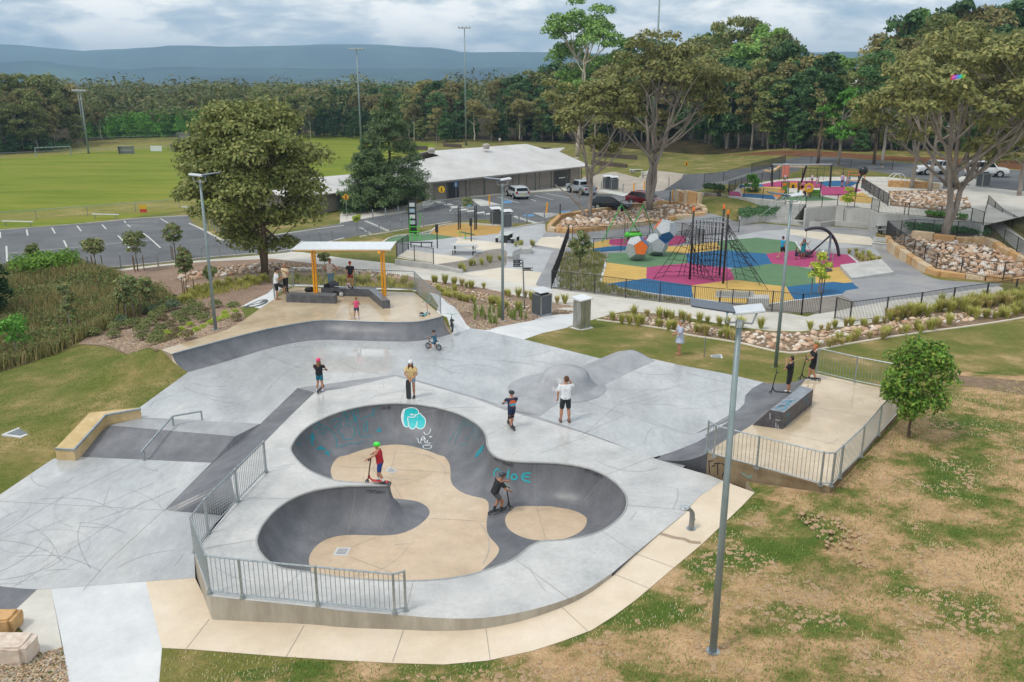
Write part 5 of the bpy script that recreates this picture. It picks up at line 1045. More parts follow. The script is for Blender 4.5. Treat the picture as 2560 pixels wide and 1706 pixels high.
for i,(s,tp,w,lb) in enumerate((('b 858,1470',(1165,488),36,'sapling beside the road crossing'),('b 478,1445',(1028,520),26,'tiny staked sapling beside the road'),('b 115,1562',(890,532),24,'tiny yellow-green sapling by the road'),('A 795,160',(812,630),36,'bare thin sapling behind the shelter roof'))):
    tree_px(lb,s,tp,w,cb=.45,nc=12,per=45,leaf=.2,ml=m_l_yellow if i == 2 else m_l_sap,seed=80 + i,cr=.22,r0=.045)
tree_px('bare grey dead gum leaning left of the thin brownish gum','b 1655,1470',(1400,430),60,cb=.45,nc=14,per=3,leaf=.2,ml=m_l_brown,seed=90,cr=.2,r0=.16,lean=(-2.2,0),off=(-1.5,0))

# --- the forest edge: single trees sharing a few models
protos = []
for i,(ml,shape,cb,nc,W0,H0,leaf) in enumerate(((m_l_for,'round',.22,34,11,18,.75),(m_l_for2,'open',.35,34,12,19,.72),(m_l_for,'open',.25,40,12,20,.75),(m_l_for3,'round',.1,34,10,15,.72),(m_l_for2,'round',.25,30,10,17,.72),(m_l_for3,'cone',.08,40,8,16,.7),(m_l_euc,'open',.3,30,10,19,.7))):
    p = make_tree('x',(0,0,0),H0,W0,cb=cb,nc=nc,per=150,leaf=leaf,ml=ml,mb_=m_bark_p if i in (1,6) else m_bark_g,seed=200 + i,shape=shape,cr=.16,r0=.3,flat=.68,stems=2 if shape == 'umbrella' else 1,name='forest_tree');protos.append((p,H0,W0))
edge = [(-260,358,160),(-100,356,165),(0,356,163),(60,352,166),(120,348,178),(180,332,232),(250,312,214),(330,305,206),(400,303,212),(480,306,202),(540,308,200),(600,310,196),(700,320,190),(800,316,198),(900,326,192),(980,328,183),(1050,328,174),(1080,328,184),(1120,326,203),(1150,326,180),(1190,326,162),(1250,326,150),(1400,326,112),(1450,328,84),(1560,332,92),(1600,334,84),(1650,338,42),(1700,340,16),(1760,340,46),(1830,344,88),(1900,346,118),(1985,348,132),(2050,348,66),(2100,350,14),(2200,350,-10),(2353,352,-15),(2560,352,-10)]
ex_,eb_,es_ = map(np.array,zip(*edge));rs = np.random.default_rng(5);nfirst = {i:True for i in range(len(protos))}
def forest_put(x,Y,Hh,zone_lbl,kinds,row):
    i = kinds[rs.integers(len(kinds))];p,H0,W0 = protos[i];k = Hh / H0;z = g1(x,Y) - .1;wk = k * rs.uniform(.85,1.15) if k < 1.25 else k * rs.uniform(.7,.9)
    if nfirst[i]:nfirst[i] = False;o = p;o.location = (x,Y,z);o.rotation_euler = (0,0,rs.uniform(0,6));o.scale = (wk,wk,k)
    else:o = dup(p,(x,Y,z),rs.uniform(0,6),scale=(wk,wk,k))
    zone_lbl = ('rounded olive ','rust-tinged open-crowned ','broad flat-topped ','deep green ','brownish ','narrow dark conical ','fresh green clumped ')[i] + zone_lbl;o['label'] = zone_lbl;o['category'] = 'tree';o['group'] = zone_lbl
xd = -250.
while xd < 2560:
    bs_,sk = np.interp(xd,ex_,eb_),np.interp(xd,ex_,es_);q = PT([(xd / .91914,bs_ / .91914)])[0]
    zl = 'tree in the dense bush at the left end of the sports field' if xd < 185 else 'gum tree in the forest edge beyond the bright green hedge' if xd < 700 else 'forest tree behind the sports building' if xd < 1300 else 'tall gum in the forest edge behind the upper playground'
    kinds = [0,2,0,4,1] if xd < 185 else [0,1,4,2,4] if xd < 700 else [3,4,0,5,1,3] if xd < 1300 else [0,2,3,4,0,6,3]
    for row in range(3):
        Y = q[1] * (1 + .055 * row) + rs.uniform(-3,3) + (4 if row == 0 else 0);d = rays([(xd / .91914 + rs.uniform(-18,18),(sk + rs.uniform(-6,10) + (2 - row) * (bs_ - sk) * .17) / .91914)])[0];x = d[0] / d[1] * Y;top = CH + d[2] / d[1] * Y;Hh = top - g1(x,Y)
        if row and 1095 < xd < 1140 or 1960 < xd < 2020 and row:continue
        if abs(xd - 2000) < 45 and row == 0:Hh *= .9
        if Hh > 3:forest_put(x,Y,Hh,zl,kinds,row)
    xd += 27 if xd < 1300 else 34
# understorey in front of the trunks
for k in range(70):
    xd = rs.uniform(-200,2450);xd = xd if not 180 < xd < 500 else xd + 400;bs_ = np.interp(xd,ex_,eb_);q = PT([(xd / .91914,(bs_ - rs.uniform(-1,6)) / .91914)])[0];forest_put(q[0],q[1],rs.uniform(3,6.5),'low dark understorey tree at the foot of the forest edge',[3,3,5,0],0)
# bright green hedge beyond the field
hp = make_tree('x',(0,0,0),8,4.2,cb=.02,nc=40,per=110,leaf=.5,ml=m_l_hedge,seed=300,shape='cone',cr=.24,r0=.1,asp=.3,name='hedge_conifer',shell=.3)
hx = np.linspace(196,486,42);
for i,x in enumerate(hx):
    q = PT([(x / .91914,(318 - 6 * (x - 196) / 290 + rs.uniform(-2,1)) / .91914)])[0];tp = CH + (lambda d:d[2] / d[1])(rays([(x / .91914,(np.interp(x,[196,260,330,420,486],[278,262,258,252,250]) + rs.uniform(-4,4)) / .91914)])[0]) * q[1];k = (tp - q[2]) / 8
    o = hp if i == 0 else dup(hp,rz=rs.uniform(0,6));o.location = tuple(q);o.scale = (k * 1.05,k * 1.05,k);o['label'] = 'bright green conifer in the dense hedge row beyond the sports field';o['group'] = 'hedge row';o['category'] = 'tree'
# far bush as one canopy
C = [];Y = 255.
while Y < 2600:
    st_ = 7.5 + (Y - 255) * .012
    for a in np.arange(-.72,.72,st_ / Y):C.append((math.tan(a + rs.uniform(-.3,.3) * st_ / Y) * Y,Y + rs.uniform(-1.2,1.2) * st_,st_ * rs.uniform(.7,1.35)))
    Y += st_ * (1.1 + (Y - 255) / 700)
C = np.array(C);hts = rs.uniform(7,18,len(C)) ;V = [];fm = []
for band,(y0,y1,per,ls) in enumerate(((0,420,90,1.3),(420,900,60,2.0),(900,9999,36,3.2))):
    k = (C[:,1] >= y0) & (C[:,1] < y1);c = C[k];zz = base(c[:,0],c[:,1]);cc = np.column_stack([c[:,0],c[:,1],zz + hts[k] * .72]);r_ = np.column_stack([c[:,2] * .62,c[:,2] * .62,hts[k] * .33]);V.append(leafquads(rs,cc,r_,per,ls,up=.9,shell=.7))
V = np.vstack(V);fo = quads('far_forest',V,4,leafm('far',['#3d4a2a','#4d5830','#5f6438','#57502f','#364427'],0));fo['kind'] = 'stuff'

# --- shrubs, tussocks, reeds
def shrub_proto(ml,n,leaf,seed,sq=.75):rs_ = np.random.default_rng(seed);return leafquads(rs_,np.array([[0,0,.3],[.15,.1,.25],[-.18,.05,.22],[0,-.15,.2]]),np.array([[.32,.32,.32 * sq]] * 4),n,leaf,shell=.6)
shrubm = []
for i,ml in enumerate((leafm('grey_shrub',['#4f5c48','#627056','#3f4c3a']),leafm('olive_shrub',['#58613a','#6c7143','#474f30']),leafm('lime_shrub',['#7f8f30','#93a13c','#66792c']),leafm('rust_shrub',['#5f5638','#73664a','#4f5536']))):
    o = quads('shrub',shrub_proto(ml,130,.11,400 + i),4,ml);COL.objects.unlink(o);shrubm.append(o)
def put_mesh(src,name,loc,sc,rz,label,cat,group):
    o = src.copy();o.name = name;COL.objects.link(o);o.location = loc;o.scale = sc if hasattr(sc,'__len__') else (sc,) * 3;o.rotation_euler = (0,0,rz);return tag(o,label,cat,group)
shl = ['600,545 0','470,785 0','520,760 0','580,735 0','640,755 1','660,710 0','720,690 0','780,720 1','770,770 1','820,680 0','880,700 1','920,690 1','960,735 1','960,785 1','1010,690 1','1090,730 1','1060,775 1','1115,790 2','1060,815 1','1135,755 2','1150,695 3','1190,740 3','1230,765 2','1225,730 2','1240,680 1','1200,640 1','1100,600 1','1040,600 0','965,610 0','1110,565 0','1170,580 0','1265,615 1','1325,630 1','1290,560 1','1335,580 1','1390,605 3','1380,660 1','1285,695 2','1375,710 2','1325,735 2','1430,685 2','1460,565 1','1520,615 2','1525,645 2','1580,580 1','1590,605 2','1100,655 3','1050,640 1','1060,650 1','1165,795 3','1270,780 3','1600,655 3','1470,665 2']
for s in shl:
    p,k = s.split();k = int(k);q = PT('d ' + p)[0];sc = (1.15,1.05,.6,.8)[k] * rs.uniform(.85,1.15);put_mesh(shrubm[k],'shrub',tuple(q),sc,rs.uniform(0,6),('grey-green low shrub on the mulch slope above the gully','olive rounded shrub on the mulch slope left of the lamp post','small lime-green shrub on the mulch slope','sparse brownish shrub on the mulch slope')[k],'shrub','low shrubs on the mulch slope ' + 'abcd'[k])
def tuft(seed,n,h,sp,cols,nm,wd=.018):
    r_ = np.random.default_rng(seed);a = r_.uniform(0,2 * math.pi,n);b = np.stack([np.cos(a),np.sin(a),0 * a],1);r0 = r_.random(n)[:,None] * .06;hh = h * r_.uniform(.55,1.1,n)[:,None];out_ = sp * r_.uniform(.2,1,n)[:,None]
    p0 = b * r0;p1 = b * (r0 + out_ * .45) + np.array([0,0,1]) * hh * .62;p2 = b * (r0 + out_) + np.array([0,0,1]) * hh * r_.uniform(.75,1,n)[:,None];s = np.stack([-np.sin(a),np.cos(a),0 * a],1) * wd
    V = np.empty((n,2,4,3));V[:,0,0] = p0 - s;V[:,0,1] = p0 + s;V[:,0,2] = p1 + s * .8;V[:,0,3] = p1 - s * .8;V[:,1,0] = p1 - s * .8;V[:,1,1] = p1 + s * .8;V[:,1,2] = p2 + s * .15;V[:,1,3] = p2 - s * .15
    o = quads(nm,V.reshape(-1,3),4,leafm(nm,cols,.15,.3));COL.objects.unlink(o);return o
tg = tuft(500,110,.62,.33,['#6f7a35','#8a8c46','#a29a5c','#7d7a44'],'green_tussock');tt = tuft(501,110,.55,.3,['#8d7d52','#a5925f','#77703f','#b3a271'],'tan_tussock');tr_ = tuft(502,13,.75,.16,['#4c5f2c','#64753a','#7d8848'],'upright_reed',.016)
tl1 = []
def row_t(spec,n,lbl,grp,kinds,jit=.15,sc=1.):
    q = resample(PT(spec),.1);ii = np.linspace(0,len(q) - 1,n).astype(int)
    for k in ii:
        x,y = q[k,:2] + rs.normal(size=2) * jit;t = kinds[rs.integers(len(kinds))];put_mesh(t,'grass_tussock',(x,y,g1(x,y)),sc * rs.uniform(.8,1.25),rs.uniform(0,6),lbl,'grass',grp)
row_t('e 625,395 800,420 970,440',11,'tussock in the row between the promenade and the rocks behind the shelter path','tussocks a',[tg,tt,tg]);row_t('e 1130,480 1290,510 1440,535 1590,545',11,'tussock in the row beside the steel bin','tussocks b',[tg,tt])
row_t('f 20,655 200,672 430,705 540,715',9,'tussock along the promenade edge of the right creek bed','tussocks c',[tg,tg,tt],.15);row_t('e 2040,625 2200,640 2320,655',6,'tussock along the promenade edge of the right creek bed','tussocks c',[tg,tg,tt],.15)
row_t('e 1870,665 2060,690 2250,712 f 60,730 360,785',16,'tussock along the lawn kerb left of the right lamp post','tussocks d',[tg,tt,tg],.2);row_t('f 930,840 1080,805 1250,785 1500,745 1700,715 1820,690',22,'tussock along the lawn kerb right of the right lamp post','tussocks e',[tg,tt,tg],.2)
row_t('f 880,720 1030,712 1150,700 1260,682 1400,665',14,'low tussock below the playground entry fence','tussocks f',[tt,tg,tt],.15,.8);row_t('f 1390,650 1500,635 1640,615',22,'tan tussock in the dense clump below the playground entry fence','tussocks g',[tt,tt,tg],.3,1.2)
row_t('f 1770,600 1900,570 2100,555 2325,515',48,'tussock in the long green bank at the right edge','tussocks h',[tg,tg,tt],.45,1.25);row_t('f 1990,640 2130,640 2250,615 2325,595',16,'green tussock between the rocks and the far right lawn kerb','tussocks i',[tg,tg],.2,1.1)
row_t('e 690,470 800,510 950,530 1100,560 1200,575',30,'yellow-green tussock in the band across the mulch bed','tussocks j',[tg,tg],.35,.9);row_t('A 440,300 800,300 1150,320 1500,330 1800,360',46,'tussock in the meadow strip behind the shelter fence','tussocks k',[tg,tg,tt],.7,.9)
row_t('d 1530,420 1700,400 1830,385',26,'bright tussock on the slope below the big round tree','tussocks l',[tg,tg],.5,.8);row_t('d 1150,560 1250,520 1400,460',14,'pale tussock at the head of the gully','tussocks m',[tg,tg],.4,.8)
for k in range(46):
    p = PT([(850 + rs.uniform(900,1290) / 2.7035,560 + rs.uniform(590,710) / 2.7035)])[0]
    if inpoly(PT('e 790,590 900,690 990,715 1270,640 1240,590 1000,570'),p[:1],p[1:2])[0]:put_mesh(tr_,'reed_clump',tuple(p),rs.uniform(.7,1.1),rs.uniform(0,6),'upright reed clump in the mulch bed around the centre lamp post','reed','reeds in the mulch bed')
for sp_,n,lb,t in (('E 1090,730 1150,760 1200,790 1250,810 1340,820 1230,740 1160,715',16,'green tussock in the small bed beside the pale slab',tg),('C 1180,810 1300,770 1400,740 1500,720 1560,690',14,'low flowering plant in the bed below the picnic tables',tg),('C 1800,540 1880,530 1970,535',8,'low plant behind the curved concrete seat',tg),('c 200,1270 300,1290',8,'dark low shrub before the weathered wall',tg)):row_t(sp_,n,lb,lb,[t],.3,.8)
# massed low planting
def mass(name,polys,n,hmin,hmax,ml,kind='leaf',size=.2,seed=0,z=None):
    r_ = np.random.default_rng(seed);out_ = []
    for poly in polys:
        x0,y0 = poly[:,:2].min(0);x1,y1 = poly[:,:2].max(0);x = r_.uniform(x0,x1,n * 3);y = r_.uniform(y0,y1,n * 3);k = inpoly(poly,x,y);x,y = x[k][:n],y[k][:n];zz = (G(x,y) if z is None else np.full(len(x),z));nz = np.array([mnoise.noise(Vector((a * .35,b * .35,seed))) for a,b in zip(x,y)]) * .5 + .5;h = hmin + (hmax - hmin) * nz * r_.uniform(.6,1,len(x))
        if kind == 'leaf':out_.append(leafquads(r_,np.column_stack([x,y,zz + h * .55]),np.column_stack([h * .5,h * .5,h * .5]),14,size,shell=.5))
        else:
            for t in range(5):
                a = r_.uniform(0,2 * math.pi,len(x));b = np.stack([np.cos(a),np.sin(a)],1);sd_ = np.stack([-b[:,1],b[:,0]],1) * size * .12;l = h * r_.uniform(.6,1.1,len(x));V = np.zeros((len(x),4,3));p = np.stack([x,y],1) + r_.normal(size=(len(x),2)) * .12
                V[:,0,:2] = p - sd_;V[:,1,:2] = p + sd_;V[:,2,:2] = p + b * (l * .3)[:,None] + sd_ * .2;V[:,3,:2] = p + b * (l * .3)[:,None] - sd_ * .2;V[:,:2,2] = zz[:,None];V[:,2:,2] = (zz + l)[:,None];out_.append(V.reshape(-1,3))
    o = quads(name,np.vstack(out_),4,ml);o['kind'] = 'stuff';return o
gully = PT('d -200,380 0,330 540,280 800,360 980,440 1120,480 1200,560 1060,580 780,690 520,800 430,860 150,950 0,990 -300,1100')
mass('gully_reeds',[gully],6500,.3,1.25,leafm('gully_reed',['#5f6235','#757043','#887f54','#8f7f5e','#4f5534'],0),'blade',.3,1);mass('gully_scrub',[gully],1700,.25,1.4,leafm('gully_scrub',['#3a4f24','#4a602c','#5c6b35','#31421f','#6a6540','#74683f'],0),'leaf',.16,2)
mass('gully_scrub',[PT('d 100,330 260,290 480,285 540,340 300,370 110,390')],200,1.0,2.2,leafm('gully_bank',['#4d6a22','#63802c','#3b551c'],0),'leaf',.25,3)
mass('bed_groundcover',[PT('D -40,960 40,800 380,770 540,830 500,1000 440,1150 1100,1300 1520,1370 1100,1330 400,1250 0,1200')],900,.15,.45,leafm('bed_cover',['#56602f','#6e733f','#7f7748','#474f28'],0),'blade',.2,4)
mass('meadow_grass',[PT('d 1240,470 1450,400 1830,370 A 200,300 400,320 800,345 1440,370 1830,385 1830,340 800,280 200,240 d 1700,430 1400,500 1200,560')],900,.2,.5,leafm('meadow',['#8a8a42','#9c9850','#75783a','#a8995c'],0),'blade',.2,5)
mass('hedge_planting',[PT('b 0,1400 300,1380 480,1360 490,1400 260,1430 0,1470')],260,.4,.9,m_l_dark,'leaf',.25,6);mass('shrub_planting',[PZ('F 400,720 930,715 800,850 420,880',-1.3)],420,.5,.8,leafm('planter',['#3d5c3a','#4d6d46','#2f4a30'],0),'leaf',.2,7,-1.35)
mass('shrub_planting',[PZ('G 930,870 1850,900 1900,985 1000,935',-1.2)],420,.5,.8,leafm('planter',['#3d5c3a'],0),'leaf',.22,8,-1.25);mass('shrub_planting',[PZ('F 0,500 235,510 235,560 0,545',ZT)],120,.4,.7,m_l_dark,'leaf',.22,9,ZT);mass('shrub_planting',[PZ('G 1180,725 1640,770 1640,800 1180,765',ZT)],90,.4,.7,m_l_young,'leaf',.22,10,ZT)
mass('understorey_shrubs',[PT('a -900,1060 0,1045 480,1030 480,985 0,960 -900,960')],700,1.2,3.4,m_l_dark,'leaf',.6,11)
# lawn blades near the camera, dead thatch clods
def lawn_tufts(name,poly,n,h,ml,seed,thr=None):
    r_ = np.random.default_rng(seed);x0,y0 = poly[:,:2].min(0);x1,y1 = poly[:,:2].max(0);x = r_.uniform(x0,x1,n * 2);y = y0 + (y1 - y0) * r_.random(n * 2) ** 1.5;k = inpoly(poly,x,y) & ~inpoly(SO,x,y) & (pdist(SO,x,y) > .06)
    if thr is not None:nz = np.array([mnoise.noise(Vector((a * .55,b * .45,7.3))) + .5 * mnoise.noise(Vector((a * 1.7,b * 1.5,1.3))) for a,b in zip(x,y)]);k &= (nz > thr) if thr >= 0 else (nz < -thr - .05)
    x,y = x[k][:n],y[k][:n];zz = G(x,y);a = r_.uniform(0,2 * math.pi,len(x));b = np.stack([np.cos(a),np.sin(a)],1);sd_ = np.stack([-b[:,1],b[:,0]],1) * .014;l = h * r_.uniform(.5,1.2,len(x));V = np.zeros((len(x),4,3));p = np.stack([x,y],1)
    V[:,0,:2] = p - sd_;V[:,1,:2] = p + sd_;V[:,2,:2] = p + b * (l * .7)[:,None] + sd_ * .3;V[:,3,:2] = p + b * (l * .7)[:,None] - sd_ * .3;V[:,:2,2] = (zz - .01)[:,None];V[:,2:,2] = (zz + l)[:,None]
    o = quads(name,V.reshape(-1,3),4,ml);o['kind'] = 'stuff'
nearl = PT('g 1000,1900 1095,1345 h 350,1440 1000,1422 1500,1292 2000,1012 i 140,642 505,287 1015,305 f 1585,1165 2325,1050 s 2760,1000 2800,1900')
lawn_tufts('green_grass_blades',nearl,60000,.06,leafm('blade_green',['#56682c','#667636','#788244','#4a5a27'],0,.3),1,.06);lawn_tufts('dry_grass_blades',nearl,60000,.05,leafm('blade_dry',['#b0925f','#c4a777','#98804f','#cfb68c'],0,.3),2,-.1)
leftl = PT('d -100,1010 430,860 760,830 1090,870 1260,1003 945,1235 600,1275 370,1520 g 0,290 -200,400');lawn_tufts('green_grass_blades',leftl,24000,.035,leafm('blade_green',[],0),3)
r_ = np.random.default_rng(9);x = r_.uniform(-3,17,16000);y = 14 + 18 * r_.random(16000) ** 1.2;k = inpoly(nearl,x,y) & (pdist(SO,x,y) > .3);nz = np.array([mnoise.noise(Vector((a * .55,b * .45,7.3))) + .5 * mnoise.noise(Vector((a * 1.7,b * 1.5,1.3))) for a,b in zip(x,y)]);k &= nz < -.12;x,y = x[k][:4200],y[k][:4200]
ICO = bmesh.new();bmesh.ops.create_icosphere(ICO,subdivisions=1,radius=1);IV = np.array([v.co[:] for v in ICO.verts]);IF = np.array([[v.index for v in f.verts] for f in ICO.faces]);ICO.free()
def lumps(name,x,y,z,s,flat,mat,seed):
    r_ = np.random.default_rng(seed);n = len(x);V = IV[None] * (s[:,None,None] * r_.uniform(.6,1.25,(n,len(IV),1))) * np.array([1,.8,flat]);a = r_.uniform(0,6.3,n);c,s_ = np.cos(a)[:,None],np.sin(a)[:,None];V = np.stack([V[...,0] * c - V[...,1] * s_,V[...,0] * s_ + V[...,1] * c,V[...,2]],2) + np.stack([x,y,z],1)[:,None]
    F_ = (IF[None] + np.arange(n)[:,None,None] * len(IV)).reshape(-1,3);o = mk(name,V.reshape(-1,3),F_,mat);o['kind'] = 'stuff';return o
lumps('thatch_clods',x,y,G(x,y) - .01,r_.uniform(.03,.13,len(x)) * r_.uniform(.5,1.1,len(x)),.5,pmat('thatch',['#a38a6a','#b89c7c','#8d7558'],scale=14,rough=1,bump=1,bs=50,spec=.1),3)
# wood chips
def chips(name,poly,n,seed,cols):
    r_ = np.random.default_rng(seed);x0,y0 = poly[:,:2].min(0);x1,y1 = poly[:,:2].max(0);x,y = r_.uniform(x0,x1,n * 2),r_.uniform(y0,y1,n * 2);k = inpoly(poly,x,y) & ~inpoly(SO,x,y);x,y = x[k][:n],y[k][:n];V = leafquads(r_,np.column_stack([x,y,G(x,y) + .015]),np.full((len(x),3),.01),1,.11,up=2.2,asp=.35);o = quads(name,V,4,leafm(name,cols,0,0));o['kind'] = 'stuff'
chips('wood_chips',PT('d 540,812 760,826 1060,858 1090,850 1540,715 1660,645 1615,570 1240,560 1100,640 800,740'),9000,1,['#7b604b','#9b7d63','#b4967b','#5f4a3a','#c7b096']);chips('wood_chips',PT('e 700,520 888,703 995,723 1380,625 1300,592 1000,540'),5000,2,[]);chips('wood_chips',PZ('g -300,1420 0,1380 280,1372 420,1332 465,1568 480,1750 -300,1750',LP),5000,3,[])
# --- rocks
m_rock = [pmat(f'creek_rock_{i}',c,scale=3,rough=.85,bump=.4,bs=9,coord='obj',objrand=.15) for i,c in enumerate((['#b99a80','#d0b49a'],['#c3a68c','#dcc8b2'],['#a88468','#bf9c7f'],['#c9bfb4','#ded6cb']))]
rprot = []
for i in range(8):
    q = bmesh.new();bmesh.ops.create_icosphere(q,subdivisions=2,radius=1)
    for v in q.verts:v.co = v.co * (1 + .32 * mnoise.noise(v.co * 1.1 + Vector((i * 7,0,0))));v.co.x *= 1.2;v.co.z *= .68
    me = bpy.data.meshes.new('rock');q.to_mesh(me);q.free();me.materials.append(m_rock[i % 4]);rprot.append(me)
beds = [('sandstone rock in the dry creek bed along the lawn kerb',PT('f 420,735 560,740 840,745 1140,710 1400,675 1640,625 1900,605 2050,590 2325,560 2325,600 2000,650 1700,690 1250,760 1000,790 900,830 800,860 660,855 420,790'),1100,.12,.3),('sandstone rock in the creek bed left of the right lamp post',PT('e 1760,645 1900,610 2080,620 2325,655 f 200,705 420,740 420,785 0,725 e 2060,675 1900,655'),420,.1,.24),('pale rock in the creek strip across the mulch bed',PT('e 600,392 700,422 980,472 1100,502 1290,562 1580,600 1420,612 1290,600 1100,570 850,485 650,440'),700,.1,.22),('large rock in the fenced garden around the grey-trunked gums',PT('D -90,520 10,470 20,420 330,355 800,290 1250,250 1600,285 1640,345 1300,400 740,490 340,525 0,555'),900,.25,.55),('rock in the fenced sandstone bed under the huge grey-barked gum',PZ('G 760,1000 1000,960 1480,980 1850,1000 2100,1150 2306,1250 2306,1480 1900,1480 1320,1390 1050,1190',-1.35),700,.2,.45),('white rock in the creek strip behind the shelter',PT('d 1190,378 1300,322 1520,297 1860,262 2160,292 2325,308 e 430,355 410,378 160,352 0,315 d 2200,325 1860,320 1600,342 1250,390'),480,.16,.4),('pale rock in the short strip left of the lamp post',PT('d 1245,425 1450,388 1655,373 1655,390 1470,408 1255,450'),90,.14,.3),('rock in the bed right of the upper playground',PZ('G 760,470 1340,450 1640,530 1680,640 1480,690 770,610',ZT),330,.25,.5)]
rs = np.random.default_rng(77);pool = [];
for bi,(lb,poly,n,s0,s1) in enumerate(beds):
    x0,y0 = poly[:,:2].min(0);x1,y1 = poly[:,:2].max(0);x,y = rs.uniform(x0,x1,n * 6),rs.uniform(y0,y1,n * 6);k = inpoly(poly,x,y);x,y = x[k],y[k];s = rs.uniform(s0,s1,len(x));keep_ = []
    cell = {}
    for i in range(len(x)):
        key = (int(x[i] / s1 / 1.6),int(y[i] / s1 / 1.6));ok = True
        for a in (-1,0,1):
            for b in (-1,0,1):
                for j in cell.get((key[0] + a,key[1] + b),()):
                    if (x[i] - x[j]) ** 2 + (y[i] - y[j]) ** 2 < ((s[i] + s[j]) * .62) ** 2:ok = False;break
        if ok:cell.setdefault(key,[]).append(i);keep_.append(i)
        if len(keep_) >= n:break
    z = (G(x[keep_],y[keep_]) if bi not in (4,7) else np.full(len(keep_),-1.35 if bi == 4 else ZT));pool += [(s[i] / y[i],bi,x[i],y[i],zz,s[i]) for i,zz in zip(keep_,z)]
pool.sort(reverse=True)
for _,bi,x,y,z,s in pool[:300]:
    o = bpy.data.objects.new('rock',rprot[rs.integers(8)]);COL.objects.link(o);o.location = (x,y,z + s * .18);o.scale = (s * .62,) * 3;o.rotation_euler = (rs.uniform(-.3,.3),rs.uniform(-.3,.3),rs.uniform(0,6));tag(o,beds[bi][0],'rock',beds[bi][0])
rest = np.array([p[2:] for p in pool[300:]]);h3 = rs.integers(0,3,len(rest))
for i in range(3):
    q = rest[h3 == i];lumps('creek_rocks',q[:,0],q[:,1],q[:,2] + q[:,3] * .15,q[:,3] * .62,.65,pmat(f'rocks_{i}',[['#a88a70','#c4a78d','#d8c3ac'],['#b4937a','#ccb096','#a5876d'],['#b9aca0','#d3c9be','#e0d8cf']][i],scale=2.5,rough=.9,bump=.4,bs=9),60 + i)

# ================================================================ playground, furniture, signs, vehicles
VW.update({'J':(720,990,4.525),'K':(1200,630,7.839),'N':(900,1100,5.2275),'O':(1940,420,7.84),'Q':(1400,430,7.353)})
ray_p = lambda spec:rays(px(spec))
def vplane(spec,Y):
    """pixels meeting the upright plane y = Y"""
    return [Vector((d[0] / d[1] * Y,Y,CH + d[2] / d[1] * Y)) for d in ray_p(spec)]
steel = M('#aab0b2',.3,.8);m_green = M('#2f9a3c',.4);m_greenl = M('#4fc234',.4);m_or = M('#e8731d',.45);m_slat = M('#c9ccca',.45,.3)
# --- dodecahedron climbing pods
ph = (1 + 5 ** .5) / 2;dv = [Vector(v) for v in [(x,y,z) for x in (-1,1) for y in (-1,1) for z in (-1,1)] + [(0,a / ph,b * ph) for a in (-1,1) for b in (-1,1)] + [(a / ph,b * ph,0) for a in (-1,1) for b in (-1,1)] + [(a * ph,0,b / ph) for a in (-1,1) for b in (-1,1)]]
icn = [Vector(v) for v in [(a,0,b * ph) for a in (-1,1) for b in (-1,1)] + [(b * ph,a,0) for a in (-1,1) for b in (-1,1)] + [(0,b * ph,a) for a in (-1,1) for b in (-1,1)]]
pg = PT('D 890,885')[0];pods = thing('climbing_pods','three stacked grey faceted climbing balls with orange and blue faces','play equipment',tuple(pg));rad = 1.02
pc1 = Vector(pg) + Vector((0,.25,rad * .93));pc2 = Vector(PT('D 1115,828')[0]) + Vector((0,.2,rad * .88));pc3 = vplane('D 1212,540',pc2.y + .15)[0]
for ci,(c,rot,colf) in enumerate(((pc1,(.35,.1,.2),{0:m_or,3:M('#51729a',.5)}),(pc2,(.9,.5,1.2),{1:M('#1f4f86',.5)}),(pc3,(.2,.7,.6),{2:M('#3f74a8',.5),5:m_or}))):
    E_ = Matrix.Rotation(rot[2],3,'Z') @ Matrix.Rotation(rot[1],3,'Y') @ Matrix.Rotation(rot[0],3,'X');core = MB();core.ball(c,rad * .74,12,8);pod = core.build('pod',M('#5d6266',.6),pods,True,True);faces = []
    for n in icn:
        nn_ = n.normalized();vs = sorted(dv,key=lambda v:-v.dot(nn_))[:5];ctr = sum(vs,Vector()) / 5;bx,by = basis(nn_);vs.sort(key=lambda v:math.atan2((v - ctr).dot(by),(v - ctr).dot(bx)));faces.append((nn_,ctr,vs))
    order = sorted(range(12),key=lambda i:(E_ @ faces[i][0]).y - .3 * (E_ @ faces[i][0]).z)
    for rank,i in enumerate(order):
        nn_,ctr,vs = faces[i];s = rad / math.sqrt(3);ins = [ctr + (v - ctr) * .97 for v in vs];out_ = [c + E_ @ (v * s) for v in ins];inn_ = [c + E_ @ (v * s * .9) for v in ins];q = MB();q.add(out_ + inn_,[(0,1,2,3,4),(0,5,6,1),(1,6,7,2),(2,7,8,3),(3,8,9,4),(4,9,5,0)])
        if E_.determinant() > 0 and (out_[1] - out_[0]).cross(out_[2] - out_[1]).dot(E_ @ nn_) < 0:q.f = [f[::-1] for f in q.f]
        for k in range(3):hp_ = c + E_ @ ((ctr + (vs[(k * 2) % 5] - ctr) * .5) * s * 1.01);q.cm = 1;q.cyl(hp_,hp_ + E_ @ nn_ * .03,.03,.018,6);q.cm = 0
        q.build('panel',[colf.get(rank,M('#b4b9bc',.5)),M('#2c2e30',.6)],pod,False)
